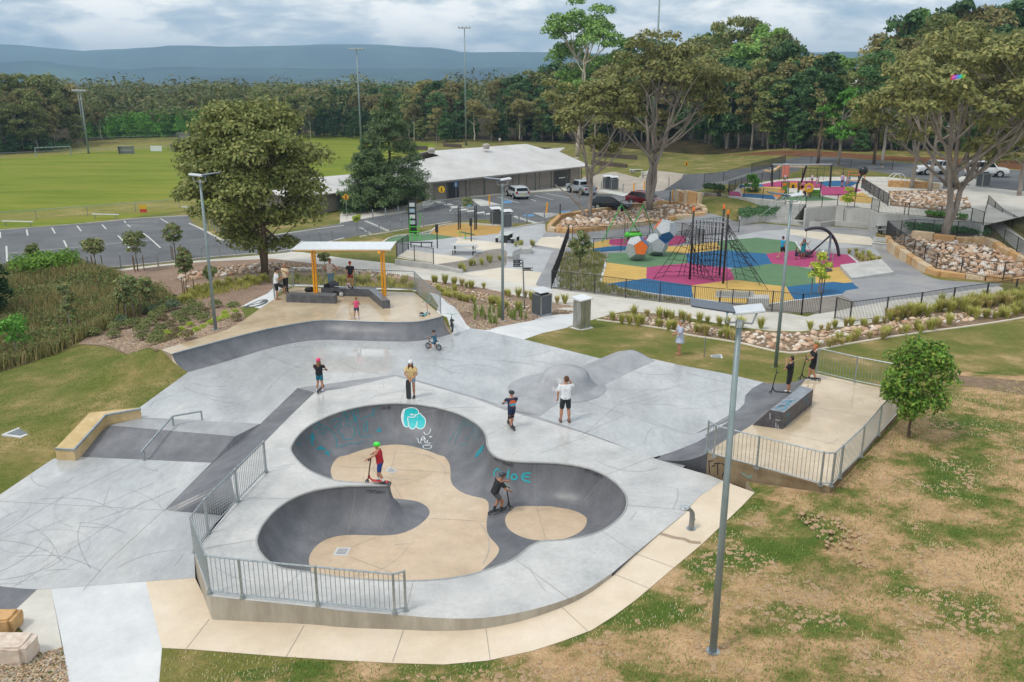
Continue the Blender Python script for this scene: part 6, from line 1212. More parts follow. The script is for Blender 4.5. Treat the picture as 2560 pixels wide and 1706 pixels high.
# --- rope net climber
pbs = PT('D 1495,1100 1838,1055 1880,1150');tops = px('D 1540,255 1890,230 1940,290');nc_ = thing('rope_net_climber','three-masted black rope climbing net with orange tips','climbing net',tuple(pbs.mean(0)));mt = [];m_rope = M('#1d1d1f',.8);m_mast = M('#241f1e',.5)
for b_,t_p in zip(pbs,tops):
    tp = at_y(t_p,b_[1]);tp.x = b_[0] + (tp.x - b_[0]) * .3;b_ = Vector(b_);mt.append((b_,tp));q = MB();q.tube([b_,tp - Vector((0,0,.35))],.075,8);o = q.build('mast',m_mast,nc_,True,True);q = MB();q.lathe([(.1,0),(.1,.12),(.05,.3),(0,.36)],tp - Vector((0,0,.35)),8);q.build('mast_tip',m_or,o,False)
hz = [m[0].lerp(m[1],.82) for m in mt];q = MB()
for a,b_ in ((0,1),(1,2),(2,0)):q.tube([hz[a],hz[b_]],.04,6);q.tube([hz[a] - Vector((0,0,.35)),hz[b_] - Vector((0,0,.35))],.025,6);q.tube([hz[a],hz[b_] - Vector((0,0,.35))],.02,5)
q.build('head_frame',steel,nc_,True)
net = MB();rr_ = .016
def fan(tops_,feet,rows,sag=.12,r=rr_):
    prev = None
    for t_,f_ in zip(tops_,feet):
        P_ = [Vector(t_).lerp(Vector(f_),k / 8) - Vector((0,0,sag * math.sin(math.pi * k / 8))) for k in range(9)];q = MB();q.tube(P_,r * 1.25,4,caps=False);q.build('rope',m_rope,nc_,True)
        if prev:
            for k in range(2,9):
                if k % 2 == 0 or rows > 4:net.tube([prev[k],prev[k].lerp(P_[k],.5) - Vector((0,0,.08)),P_[k]],r,4,caps=False)
        prev = P_
H1 = [mt[0][0].lerp(mt[0][1],t) for t in (.8,.76,.72,.68,.64,.6,.56,.52,.48)];ground = PT('D 1075,1100 1185,1070 1362,1068 1425,1062 1490,1068 1548,1070 1605,1080 1660,1090 1775,1120');fan(H1,ground,7)
fan([hz[0].lerp(hz[1],k / 9) for k in range(10)],[mt[0][0].lerp(mt[1][0],k / 9) + Vector((0,0,.5)) for k in range(10)],7,.3);fan([hz[0].lerp(hz[2],k / 9) for k in range(10)],[mt[0][0].lerp(mt[2][0],k / 9) + Vector((0,0,.4)) for k in range(10)],7,.3)
g2 = PT('D 1925,1200 2040,1090 2140,1110 2306,1165 E 90,1130 D 2250,1010 2150,900');fan([mt[2][0].lerp(mt[2][1],t) for t in (.78,.8,.8,.8,.82,.7,.62)],g2,7,.1);fan([mt[1][0].lerp(mt[1][1],t) for t in (.8,.75,.7,.6)],PT('D 2306,960 2250,900 2150,860 2050,800'),7,.1)
for b_,c_ in zip(ground[:-1],ground[1:]):net.tube([Vector(b_) + Vector((0,0,.05)),Vector(c_) + Vector((0,0,.05))],.016,4)
for lvl in (.25,.33,.42,.5):
    P3 = [m[0].lerp(m[1],lvl) for m in mt]
    for u in np.linspace(0,1,9):
        net.tube([P3[0].lerp(P3[1],u),P3[0].lerp(P3[1],u).lerp(P3[0].lerp(P3[2],u),.5) - Vector((0,0,.12)),P3[0].lerp(P3[2],u)],.014,4,caps=False);net.tube([P3[0].lerp(P3[1],u),P3[0].lerp(P3[1],u) + Vector((-.1,-.2,-.55))],.012,4,caps=False)
net.build('netting',m_rope,nc_,True,kind='stuff')
# --- green cradle swing
gs = thing('cradle_swing','green steel swing frame with bright green cradle seat behind the climbing balls','swing',tuple(PT('D 800,640')[0]));ft = [Vector(v) for v in PT('D 485,668 735,690 935,600 1085,585')];ap = [vplane('D 772,268',ft[0].y)[0],vplane('D 885,300',ft[0].y)[0]];ap[0].x,ap[1].x = (ft[0].x + ft[1].x) / 2 + .9,(ft[2].x + ft[3].x) / 2 - .8;ym_ = sum(f.y for f in ft) / 4;ap[0].y = ap[1].y = ym_;ap[1].z = ap[0].z
for f_,a in ((ft[0],ap[0]),(ft[1],ap[1]),(ft[2],ap[0]),(ft[3],ap[1])):q = MB();q.tube([f_,a],.05,6);q.build('leg',m_green,gs,True)
q = MB();q.tube(ap,.06,6);q.build('cross_beam',M('#2b2b2d',.5),gs,True)
sc0 = vplane('D 845,590',ym_)[0];q = MB();q.ball(sc0 + Vector((0,0,0)),.75,14,6,(1.15,.7,.5));q.build('cradle',m_greenl,gs,True,True);q = MB();q.tube([sc0 + Vector((-.5,-.3,.35)),sc0 + Vector((.55,-.3,.35))],.05,6);q.build('bar',M('#5a3a1c',.6),gs,True)
for sx in (-1,1):q = MB();q.tube([(ap[0] + ap[1]) / 2 + Vector((sx * .3,0,0)),sc0 + Vector((sx * .6,0,.25))],.015,4);q.build('chain',M('#4a4a4a',.5,.5),gs,True)
# --- arched basket swing
ab = PT('E 910,742')[0];ar_ = thing('arch_swing','dark arched swing with round net basket on the pink rubber','swing',tuple(ab));Y = ab[1];m_arch = M('#34313a',.4)
q = MB();q.tube(smoothline(np.array([v[:] for v in vplane('E 520,442 600,418 700,415 780,448 850,525 895,625 910,742',Y)]),False,2).tolist(),.13,8);q.build('arch',m_arch,ar_,True,True);q = MB();q.tube(vplane('E 818,497 585,705',Y),.08,8);q.build('strut',m_arch,ar_,True,True)
q = MB();q.tube([vplane('E 818,497',Y)[0],PT('E 785,795')[0]],.085,8);q.build('post',M('#6a7180',.4,.3),ar_,True,True)
hang = vplane('E 540,455',Y)[0];bc = vplane('E 515,705',Y)[0];q = MB()
for a in range(3):q.tube([hang,hang - Vector((0,0,.9)),bc + Vector((math.cos(a * 2.1) * .6,math.sin(a * 2.1) * .6,0))],.018,4)
q.build('rope',M('#5a5a5c',.6),ar_,True);q = MB();q.tube([bc + Vector((math.cos(t) * .62,math.sin(t) * .62,0)) for t in np.linspace(0,6.28,20)[:-1]],.05,6,True);q.build('basket_ring',m_black,ar_,True,True);q = MB();q.lathe([(0,-.08),(.35,-.05),(.6,0)],bc,16);q.build('basket_net',M('#26282b',.8),ar_,True)
# --- spinner with orange seats behind the yellow sapling
spb = PT('E 715,905')[0];sp_ = thing('spinner','small orange-seated spinner with curved grab bars behind the yellow-green sapling','play equipment',tuple(spb))
q = MB();q.cyl((0,0,0),(0,0,.08),.75,n=16);q.build('platform',m_black,sp_)
for a in range(3):
    q = MB();q.box((math.cos(a * 2.1) * .4,math.sin(a * 2.1) * .4,.45),(.35,.35,.1),bev=.03);q.build('seat',m_or,sp_);q = MB();q.tube([(math.cos(a * 2.1) * .65,math.sin(a * 2.1) * .65,.08),(math.cos(a * 2.1) * .7,math.sin(a * 2.1) * .7,1.2),(math.cos(a * 2.1) * .4,math.sin(a * 2.1) * .4,1.6)],.03,6);q.build('grab_bar',steel,sp_)
# --- benches and tables
def slat_bench(label,loc,rz,L_=1.8,base='legs'):
    r = thing('park_bench',label,'bench',tuple(loc),None,rz)
    for k in range(4):q = MB();q.box((0,-.2 + .13 * k,.45),(L_,.11,.03),bev=.008);q.build('seat_slat',m_slat,r)
    for k in range(3):q = MB();q.box((0,.3 + .03 * k,.58 + .13 * k),(L_,.03,.11),bev=.008);q.build('back_slat',m_slat,r)
    for sx in (-1,1):
        q = MB();q.box((sx * L_ * .38,0,.22),(.06,.5,.44)) if base == 'legs' else q.box((sx * L_ * .2,.05,.2),(L_ * .42,.5,.4));q.tube([(sx * L_ * .38,.25,.4),(sx * L_ * .38,.4,.92)],.025,5);q.build('leg',m_black if base == 'legs' else m_lightc,r)
    return r
def picnic(label,loc,rz,L_=1.9):
    r = thing('picnic_table',label,'picnic table',tuple(loc),None,rz)
    q = MB();q.box((0,0,.74),(L_,.8,.05),bev=.01);q.build('tabletop',m_slat,r)
    for sy in (-1,1):
        q = MB();q.box((0,sy * .75,.45),(L_,.32,.05),bev=.01);q.build('seat',m_slat,r)
        for sx in (-1,1):q = MB();q.box((sx * L_ * .38,sy * .75,.22),(.05,.25,.44));q.build('seat_leg',m_black,r)
    for sx in (-1,1):q = MB();q.box((sx * L_ * .35,0,.36),(.06,.5,.72));q.build('leg',m_black,r)
    q = MB();q.box((0,0,.3),(L_ * .7,.05,.05));q.build('stretcher',m_black,r);return r
picnic('white picnic table on the pale slab behind the short black fence',PT('C 1200,620')[0],R(-5),2.2);picnic('white picnic table farther back on the grey fitness paving, seen end-on',PT('C 1700,480')[0],R(70));picnic('white picnic table below the retaining wall beside the black fence',PT('G 720,935')[0],R(2),2.2);picnic('white picnic table at the back of the building forecourt, left one',PT('b 2000,1180')[0],R(0),2);picnic('white picnic table at the back of the building forecourt, right one',PT('b 2082,1200')[0],R(-4),2)
slat_bench('slatted white bench on a concrete base against the sandstone wall',PT('G 660,1115')[0],R(-40),1.8,'block');slat_bench('slatted white bench seen from behind at the playground front fence',PT('D 2000,1385')[0],R(172),2.2);slat_bench('slatted white bench on the angled concrete seat beside the planting bed',PT('C 1765,695')[0],R(-115),1.6,'block')
def cblock(label,spec,h):q = PT(spec);o = MB();o.prism([(p[0],p[1]) for p in q],min(p[2] for p in q) - .1,max(p[2] for p in q) + h);tag(o.build('concrete_seat',m_lightc),label,'seat')
cblock('pale concrete seating block inside the playground front fence','f 455,560 600,560 595,540 475,540',.5);cblock('long curved concrete seat behind the slatted bench near the signpost','C 1815,632 1975,625 1980,590 1830,590',.45);cblock('raised pale concrete slab at the edge of the blue and yellow rubber','E 918,895 1058,1010 1540,958 1392,842',.1)
# --- fitness equipment
fb = PT('C 620,405')[0];ft_ = thing('fitness_stepper','bright green fitness stepper with tall black sign panel','fitness equipment',tuple(fb));q = MB();q.box((-.1,.25,1.6),(.75,.05,3.2));o = q.build('sign_panel',m_black,ft_)
for k,c in enumerate(('#c9cdd0','#9fb5c9','#d9dcde','#b8c4cc')):q = MB();q.box((-.1,.22,2.8 - k * .55),(.5,.02,.36));q.build('pictogram',M(c,.6),o)
q = MB();q.tube([(-.35,-.2,0),(-.3,-.2,1.5),(-.1,-.2,1.75)],.045,6);q.tube([(.45,-.2,0),(.55,-.2,.8),(.75,-.2,1.9),(.55,-.2,2.05)],.045,6);q.build('frame',m_greenl,ft_);q = MB();q.box((.1,-.2,.35),(.9,.3,.06));q.box((.1,-.2,.8),(.8,.1,.06));q.build('step',m_greenl,ft_)
pb = PT('C 1245,345')[0];pu = thing('pull_up_bars','pull-up bars on four black posts over the ochre rubber','fitness equipment',tuple(pb));pts = [Vector(v) - Vector(pb) for v in PT('C 1137,345 1157,330 1325,347 1343,335')]
for p in pts:q = MB();q.box((p.x,p.y,p.z + 1.15),(.12,.12,2.3),bev=.01);q.build('post',m_black,pu)
for a,b_ in ((0,2),(1,3)):q = MB();q.tube([pts[a] + Vector((0,0,2.1)),pts[b_] + Vector((0,0,2.1))],.025,6);q.build('bar',steel,pu)
for s,lb in (('C 893,560','black information post left of the picnic tables'),('C 1283,478','black information post beside the green sit-up bench')):
    p = PT(s)[0];r = thing('information_post',lb,'post',tuple(p));q = MB();q.box((0,0,.7),(.1,.08,1.4),bev=.01);q.build('post',m_black,r);q = MB();q.box((-.02,-.06,1.75),(.26,.06,.7),bev=.01);q.build('panel',m_black,r)
sb = PT('C 1215,455')[0];r = thing('sit_up_bench','bright green sit-up bench on the pale slab','fitness equipment',tuple(sb));q = MB();q.box((0,0,0),(1.3,.35,.06),M4=Matrix.Translation((.2,0,.55)) @ Matrix.Rotation(R(12),4,'Y'));q.build('board',M('#2f6a3c',.5),r);q = MB();q.tube([(0,0,0),(0,0,.55)],.05,6);q.tube([(-.5,0,.3),(-.5,0,.75),(-.75,0,.55)],.04,6);q.build('frame',m_greenl,r)
bb = PT('C 708,545')[0];r = thing('step_bench','low dark exercise bench behind the short black fence','bench',tuple(bb));q = MB();q.box((0,0,.42),(2.0,.3,.06));q.build('top',m_black,r)
for sx in (-1,0,1):q = MB();q.box((sx * .9,0,.2),(.08,.2,.4));q.build('leg',m_black,r)
for i,s in enumerate(('C 612,475','C 660,478')):p = PT(s)[0];r = thing('ring_handle',('left','right')[i] + ' bright green hoop handle beside the dark exercise bench','fitness equipment',tuple(p));q = MB();q.tube([(math.cos(t) * .3,0,.35 + math.sin(t) * .3) for t in np.linspace(-1.2,4.3,14)],.035,6);q.build('hoop',m_greenl,r)
# --- bins, cabinet, signpost, fountain
def bin_box(label,loc,rz=R(20),s=1.0,gap=True):
    r = thing('bin_enclosure',label,'bin',tuple(loc),None,rz);q = MB();q.box((0,0,.05 * s),(.82 * s,.82 * s,.1 * s));q.build('base',M('#a8adb0',.5),r);q = MB();q.box((0,0,.65 * s),(.76 * s,.76 * s,1.1 * s));q.build('panel_box',M('#54595d',.6),r);fr = MB()
    for sx in (-1,1):
        for sy in (-1,1):fr.box((sx * .38 * s,sy * .38 * s,.65 * s),(.06 * s,.06 * s,1.16 * s))
    for z in (.1,1.22):
        for k in (-1,1):fr.box((0,k * .38 * s,z * s),(.82 * s,.06 * s,.06 * s));fr.box((k * .38 * s,0,z * s),(.06 * s,.82 * s,.06 * s))
    fr.build('frame',steel,r);q = MB();q.box((.1 * s,-.05 * s,1.3 * s),(.4 * s,.3 * s,.12 * s));q.build('chute',m_black,r);q = MB();q.box((0,0,0),(.95 * s,.85 * s,.03 * s),M4=Matrix.Translation((0,0,1.45 * s)) @ Matrix.Rotation(R(7),4,'X'));q.build('lid',M('#d5d8da',.35),r);return r
bin_box('grey steel bin enclosure beside the path at the end of the mulch bed',PT('K 1210,1235')[0],R(38),1.0);bin_box('grey bin enclosure by the ochre fitness rubber, left of its pair',PT('C 1565,285')[0],R(15),1.15);bin_box('grey bin enclosure by the ochre fitness rubber, right of its pair',PT('C 1690,318')[0],R(15),1.15);bin_box('grey bin enclosure on the building forecourt, left of its pair',PT('b 1805,1278')[0],R(10),1.2);bin_box('grey bin enclosure on the building forecourt, right of its pair',PT('b 1850,1285')[0],R(10),1.2);bin_box('dark bin enclosure beside the white wagon at right',PT('c 2045,1265')[0],R(10),1.3)
cb_ = PT('K 1990,1500')[0];r = thing('switch_cabinet','tall brushed-steel cabinet with pitched lid on the lawn corner','cabinet',tuple(cb_),None,R(40));q = MB();q.box((0,0,.03),(.95,.8,.06));q.build('plinth',m_conc_w,r);q = MB();q.box((0,0,.85),(.72,.6,1.6),bev=.01);q.build('body',pmat('brushed_steel',['#8d8d86','#a5a59e','#b9b9b3'],scale=3,rough=.35,metallic=.7,stretch=(1,1,.3),coord='obj'),r);q = MB();q.add([(-.45,-.38,1.66),(.45,-.38,1.66),(.45,.38,1.74),(-.45,.38,1.74),(-.45,-.38,1.6),(.45,-.38,1.6),(.45,.38,1.6),(-.45,.38,1.6)],[(0,1,2,3),(4,7,6,5),(0,4,5,1),(1,5,6,2),(2,6,7,3),(3,7,4,0)]);q.build('lid',M('#dfe2e4',.3),r)
def text_mesh(txt,size,mat,parent,loc,rot=(R(90),0,0),name='lettering',bold=.0):
    cu = bpy.data.curves.new('t','FONT');cu.body = txt;cu.size = size;cu.offset = bold;cu.resolution_u = 2;o = bpy.data.objects.new('t',cu);COL.objects.link(o);bpy.context.view_layer.update();me = bpy.data.meshes.new_from_object(o);bpy.data.objects.remove(o);me.materials.clear();me.materials.append(mat);ob = bpy.data.objects.new(name,me);COL.objects.link(ob);ob.parent = parent;ob.location = loc;ob.rotation_euler = rot;return ob
sg = PT('C 1898,1255')[0];r = thing('signpost','leaning fingerpost with three dark direction boards beside the mulch bed','sign',tuple(sg));Hs = at_y(px('C 1868,700')[0],sg[1])[2] - sg[2];q = MB();q.tube([(0,0,0),(-.12,0,Hs)],.04,8);q.build('post',steel,r)
for x0_,z_,wd,tx,lf in ((-.41,Hs - .06,.52,'< Toilets',1),(-.41,Hs - .27,.52,'< BBQ Area',1),(.19,Hs - .5,.54,'Playground >',0)):
    q = MB();q.box((x0_,-.03,z_),(wd,.03,.19));o = q.build('sign_board',M('#2e3136',.5),r);text_mesh(tx,.075,M('#e9ebec',.5),o,(x0_ - wd * .46,-.048,z_ - .025));q = MB();q.cyl((x0_ + (wd * .38),-.046,z_),(x0_ + wd * .38,-.052,z_),.055,n=14);q.build('symbol',M('#e9ebec' if lf else '#e9ebec',.5),o)
fp = PZ('i 75,530',zpath)[0];r = thing('drinking_fountain','curved grey steel drinking fountain on the tan path','drinking fountain',tuple(fp),None,R(15));r.scale = (.7,) * 3;P_ = smoothline(np.array([(.0,0,0),(.02,0,.45),(0,0,.75),(-.12,0,.92),(-.32,0,.95)]),False,2);q = MB();n = len(P_)
for i,p in enumerate(P_):
    d = P_[min(n - 1,i + 1)] - P_[max(0,i - 1)];d /= np.linalg.norm(d);nn_ = np.array([-d[2],0,d[0]]);w_ = .085
    for sx,sy in ((-1,-1),(1,-1),(1,1),(-1,1)):q.v.append(tuple(p + nn_ * sx * w_ * .75 + np.array([0,sy * .11,0])))
q.f = [(4 * i + k,4 * i + (k + 1) % 4,4 * i + 4 + (k + 1) % 4,4 * i + 4 + k) for i in range(n - 1) for k in range(4)] + [(0,3,2,1),(4 * n - 4,4 * n - 3,4 * n - 2,4 * n - 1)];q.m = [0] * len(q.f);q.build('arm',M('#8b8e8e',.45,.4),r)
q = MB();q.lathe([(0,1.0),(.16,1.02),(.19,1.03),(.19,.98),(.12,.9),(0,.88)],(-.36,0,0),16);q.build('bowl',M('#c5cacc',.25,.7),r,False,True);q = MB();q.cyl((0,0,0),(0,0,.02),.2,n=10);q.build('base_plate',m_galv,r);q = MB();q.box((.12,0,.4),(.06,.05,.1));q.build('tap',steel,r)
# pit lids, drain grates
def lid(label,spec,z,parent=None,n=7,nm='pit_lid'):
    q = PZ(spec,z) if z is not None else PT(spec);zz = q[:,2].mean() + .012;c = q.mean(0);r = thing(nm,label,'drain cover',(c[0],c[1],zz)) if parent is None else parent;o = MB();o.prism([tuple(p[:2]) for p in q],zz - .08,zz);fr = o.build('surround',m_conc_w,r,True)
    k = [c + (p - c) * .72 for p in q];o = MB();o.prism([tuple(p[:2]) for p in k],zz - .02,zz + .006);pl = o.build('cover',M('#6f777b' if parent is None else '#8b8c8c',.5),r,True)
    for i in range(n):a,b_ = k[0] + (k[3] - k[0]) * (i + .5) / n,k[1] + (k[2] - k[1]) * (i + .5) / n;o = MB();o.tube([(a[0],a[1],zz + .008),(b_[0],b_[1],zz + .008)],.012,4);x = o.build('bar',M('#a3a8aa' if parent is None else '#d5d5d3',.5),pl,False)
lid('square grate with white surround in the left lawn','d 10,1435 125,1375 250,1392 140,1450',None);lid('pale pit lid on the lawn before the right creek bed','f 205,890 280,890 290,908 215,910',None)
lid('','N 330,410 385,355 487,400 430,440',ZF,pk,6,'drain_grate');lid('','g 2250,710 2280,660 h 75,660 45,715',ZF,pk,7,'drain_grate')
p = PT('f 163,900')[0];q = MB();q.tube([p,Vector(p) + Vector((0,0,.95))],.03,6);tag(q.build('marker_post',steel),'thin metal stake on the lawn near the woman in the pale dress','post')
# --- bollards and posts
for s in ('C 90,420','C 222,395','C 348,377','C 480,352','C 730,312','C 853,284','C 977,268','C 1095,248','C 150,228','C 297,208','C 443,188','C 1763,238','C 1833,258','C 1925,272','C 2125,252','C 1445,215','C 1335,210','d 600,310','d 820,298','d 1070,288','d 1370,244','d 1490,232','d 1998,155','d 2085,140','d 2165,128','d 2248,120','a 1408,1560','d 1430,20','d 1450,45','d 1470,60','d 1492,80','d 1515,92','d 1540,108','d 1648,100','b 1765,1280','b 1912,1300','b 2222,1255'):
    p = PT(s)[0];lb = 'galvanised bollard along the road behind the fitness area' if s[0] == 'C' else 'bollard at the edge of the left car park' if s[0] in 'da' else 'bollard on the building forecourt';r = thing('bollard',lb,'bollard',tuple(p),lb);q = MB();q.cyl((0,0,-.05),(0,0,1.0),.06,n=8);q.build('post',m_galv,r);q = MB();q.lathe([(.064,1.0),(.064,1.03),(.03,1.06),(0,1.065)],(0,0,0),8);q.build('cap',steel,r)
for s,lb in (('b 1010,1385','leftmost yellow post in the car park near the hatched bay'),('b 1395,1440','leaning yellow post at the car park edge by the rock garden'),('b 1985,1298','yellow post at the crossing before the forecourt'),('b 2055,1285','yellow post just right of the spreading gum trunk'),('b 2247,1352','yellow post beside the sandstone wall corner')):p = PT(s)[0];r = thing('yellow_bollard',lb,'bollard',tuple(p));q = MB();q.cyl((0,0,0),(.12 if 'leaning' in lb else 0,0,1.15),.09,n=8);q.build('post',m_yel,r);q = MB();q.cyl((0,0,.85),(0,0,.95),.1,n=8);q.build('band',M('#d8b25a',.5),r)
for s,lb in (('b 1487,1475','black post at the left tip of the rock garden'),('b 2228,1388','black post at the right end of the rock garden')):p = PT(s)[0];q = MB();q.cyl(p,Vector(p) + Vector((0,0,1.5)),.06,n=6);tag(q.build('black_post',m_black),lb,'post')
# --- road signs
def sign(spec,top,label,shape,col,sym=None):
    p = PT(spec)[0];H_ = at_y(px(top)[0],p[1])[2] - p[2];r = thing('road_sign',label,'sign',tuple(p));q = MB();q.cyl((0,0,0),(0,0,H_),.035,n=6);q.build('post',steel,r);q = MB();w_ = .38
    pts = {'round':[(math.cos(t) * w_,math.sin(t) * w_) for t in np.linspace(0,6.28,17)[:-1]],'diamond':[(w_,0),(0,w_),(-w_,0),(0,-w_)],'rect':[(w_ * .7,w_),(-w_ * .7,w_),(-w_ * .7,-w_),(w_ * .7,-w_)]}[shape];n = len(pts);q.add([(x,-.05,H_ - .35 + z) for x,z in pts] + [(x,-.03,H_ - .35 + z) for x,z in pts],[tuple(range(n)),tuple(range(2 * n - 1,n - 1,-1))] + [(i,i + n,(i + 1) % n + n,(i + 1) % n) for i in range(n)]);o = q.build('plate',M(col,.5),r)
    if sym:q = MB();q.ball((0,-.056,H_ - .2),.06,8,4,(1,.1,1));q.box((0,-.056,H_ - .38),(.12,.006,.25));q.box((-.07,-.056,H_ - .55),(.06,.006,.18));q.box((.07,-.056,H_ - .55),(.06,.006,.18));q.build('symbol',M(sym,.5),o)
sign('b 690,1415','b 690,1260','round yellow pedestrian crossing sign before the building','round','#e8bb1a','#20201e');sign('b 48,1480','b 38,1310','yellow diamond sign beside the road left of the casuarinas','diamond','#d99a1a','#20201e');sign('b 785,1345','b 785,1225','blue and white parking sign at the disabled bays','rect','#4c7fb4','#f0f0ee');sign('c 38,1200','c 38,1090','yellow diamond sign on the lawn left of the asphalt ramp','diamond','#dfa11a','#20201e')
for s,lb,c1,c2 in (('F -520,600','','',''),('c 148,1340','tall pale notice board on the weathered wall','#d9dad8','#3b93bd'),('c 260,1345','tall dark notice board on the weathered wall','#30343c','#3b93bd')):
    if not lb:continue
    dd = ray_p(s)[0];wa,wb_ = Vector(w2[0]),Vector(w2[1]);nrm = Vector((-(wb_ - wa).y,(wb_ - wa).x,0)).normalized();nrm = nrm if nrm.y < 0 else -nrm;t = (wa + nrm * .16 - Vector((0,0,CH))).dot(nrm) / Vector(dd).dot(nrm);p = Vector((0,0,CH)) + Vector(dd) * t;r = thing('notice_board',lb,'sign',(p.x,p.y,p.z),None,math.atan2((wb_ - wa).y,(wb_ - wa).x));q = MB();q.box((0,0,0),(.6,.04,1.3));q.build('board',M(c1,.5),r);q = MB();q.box((0,-.03,-.55),(.6,.02,.2));q.build('footer',M(c2,.5),r)
    for k in range(4):q = MB();q.box((-.05,-.026,.45 - k * .2),(.36,.01,.07));q.build('text_line',M('#b05a5a' if k == 0 and c1 != '#30343c' else '#8d9296',.6),r)
# --- upper playground: panel fort, swing frame, slide board
fx = PZ('F 1080,625',ZT)[0];fo_ = thing('play_fort','green, orange and yellow panel play fort on the upper playground','play equipment',tuple(fx));col_ = {'g':M('#5c8a2a',.5),'o':M('#e07b1e',.5),'y':M('#e3a51c',.5),'k':m_black,'p':M('#c97f86',.5)}
Wp = 1 / FPX * math.hypot(fx[1],CH)
def fpanel(x0,y0,x1,y1,c,nm='panel',dy=0.): # O-view pixels
    a = vplane(f'O {x0},{y1}',fx[1] + dy)[0];b_ = vplane(f'O {x1},{y0}',fx[1] + dy)[0];q = MB();q.box(((a.x + b_.x) / 2,fx[1] + dy,(a.z + b_.z) / 2),(abs(b_.x - a.x),.08,abs(b_.z - a.z)),bev=.01);return q.build(nm,col_[c],fo_,True)
for a in ((110,285,240,560,'g'),(250,290,420,400,'y'),(430,270,480,560,'g'),(440,340,545,430,'o'),(480,295,590,400,'p'),(600,400,690,560,'y'),(515,440,600,560,'o'),(690,430,870,560,'g')):fpanel(*a)
for a in ((130,300,210,350,'o'),(310,330,360,400,'k'),(530,460,575,560,'k'),(630,470,665,560,'k'),(720,470,830,480,'k')):fpanel(*a,nm='opening',dy=-.06)
for x in (100,245,430,590,690,872):fpanel(x - 8,265,x + 8,590,'k','post',-.03)
q = MB();c = vplane('O 645,390',fx[1] - .08)[0];q.lathe([(.5,0),(.5,.1),(.28,.1),(.28,0)],c,16,ax=(0,-1,0));q.build('porthole',col_['y'],fo_,True);q = MB();q.add([v[:] for v in (vplane('O 95,400',fx[1] - .2)[0],vplane('O 190,450',fx[1] - .2)[0],vplane('O 60,590',fx[1] - 2.2)[0],vplane('O -60,560',fx[1] - 2.2)[0])],[(0,1,2,3)]);q.build('slide',M('#d98a4a',.4),fo_,True)
sw_b = PZ('F 785,490 1115,470 1450,500',ZT);sf = thing('swing_set','long swing set with silver top bar and three black posts on the upper playground','swing',tuple(sw_b[1]));tp = [at_y(px(s)[0],b_[1]) for s,b_ in zip(('F 788,240','F 1128,238','F 1472,240'),sw_b)];tp[1].y = tp[0].y
for b_,t_ in zip(sw_b,tp):q = MB();q.tube([b_,t_],.12,8);q.build('post',m_black,sf,True)
q = MB();q.tube([tp[0],tp[2]],.1,8);q.build('top_bar',steel,sf,True)
for u,nm in ((.62,'seat'),(.85,'seat'),(.25,'seat')):
    h_ = tp[0].lerp(tp[2],u);q = MB()
    for sx in (-.25,.25):q.tube([h_ + Vector((sx,0,0)),Vector((h_.x + sx,h_.y,ZT + .55))],.015,4)
    q.build('chain',M('#4a4a4a',.5,.5),sf,True);q = MB();q.box((h_.x,h_.y,ZT + .52),(.6,.25,.08),bev=.02);q.build(nm,m_black,sf,True)
for spec,lb,c in (('F 932,425','orange flat toddler seat board beside the swing set','#d98a72'),('F 1750,455','orange framed balance toy at the right of the upper playground','#d9824a')):
    p = PZ(spec,ZT)[0];r = thing('play_toy',lb,'play equipment',tuple(p));q = MB();(q.box((0,0,1.2),(.9,.1,1.5),bev=.03) if 'flat' in lb else [q.tube([(-1,0,z),(1,0,z)],.06,6) for z in (.3,1.0,1.4)] + [q.tube([(x,0,0),(x,0,1.5)],.06,6) for x in (-1,1)]);q.build('board' if 'flat' in lb else 'frame',M(c,.5),r)
p = PZ('F 1740,600',ZT)[0];r = thing('pod_spinner','black standing pod spinner beside the staked young tree','play equipment',tuple(p));q = MB();q.tube([(0,0,0),(.1,0,1.3),(.5,0,2.4)],.12,8);q.build('post',m_black,r);q = MB();q.ball((.6,0,2.7),.5,12,8);q.build('pod',M('#202224',.3),r,False,True)
for i,s in enumerate(('F 2190,455','F 2240,458')):p = PZ(s,ZT)[0];r = thing('bike_hoop',('left','right')[i] + ' white bicycle hoop on the dry lawn right of the upper playground','bike rack',tuple(p));q = MB();q.tube([(math.cos(t) * .9,0,math.sin(t) * 1.2) for t in np.linspace(0,math.pi,14)],.05,6);q.build('hoop',M('#d7d8d4',.5),r)
# --- sports field furniture
gp = PT('a 245,1062 482,1052');r = thing('goal','blue-grey goal frame at the left end of the sports field','goal',tuple(gp[0]));Hg = at_y(px('a 243,1000')[0],gp[0][1])[2] - gp[0][2];q = MB()
for p in gp:q = MB();q.tube([p,Vector(p) + Vector((0,0,Hg))],.09,6);q.build('upright',M('#8fa3ab',.4),r,True)
q = MB();q.tube([Vector(p) + Vector((0,0,Hg)) for p in gp],.09,6);q.build('crossbar',M('#8fa3ab',.4),r,True)
for spec,wpx,hpx,lb in (('a 850,1042',95,50,'left grey team shelter on the far touchline'),('a 1203,1024',90,48,'right grey team shelter on the far touchline'),('a 1240,960',78,56,'rear grey team shelter before the hedge')):
    p = PT(spec)[0];s = math.hypot(p[1],CH) / FPX / 2.7035;w_,h_ = wpx * s,hpx * s;r = thing('team_shelter',lb,'shelter',tuple(p));m_sh = M('#8b8f8e',.6)
    q = MB();q.box((0,.8,h_ / 2),(w_,.06,h_));q.build('back_panel',M('#b9bcb8',.6),r);q = MB();q.box((0,.3,h_),(w_ + .1,1.2,.08));q.build('roof',m_sh,r)
    for sx in (-1,1):q = MB();q.box((sx * w_ / 2,.4,h_ / 2),(.06,.9,h_));q.build('side_panel',m_sh,r)
    q = MB();q.box((0,.55,.45),(w_ * .9,.35,.06));q.build('bench',M('#6b7073',.6),r)
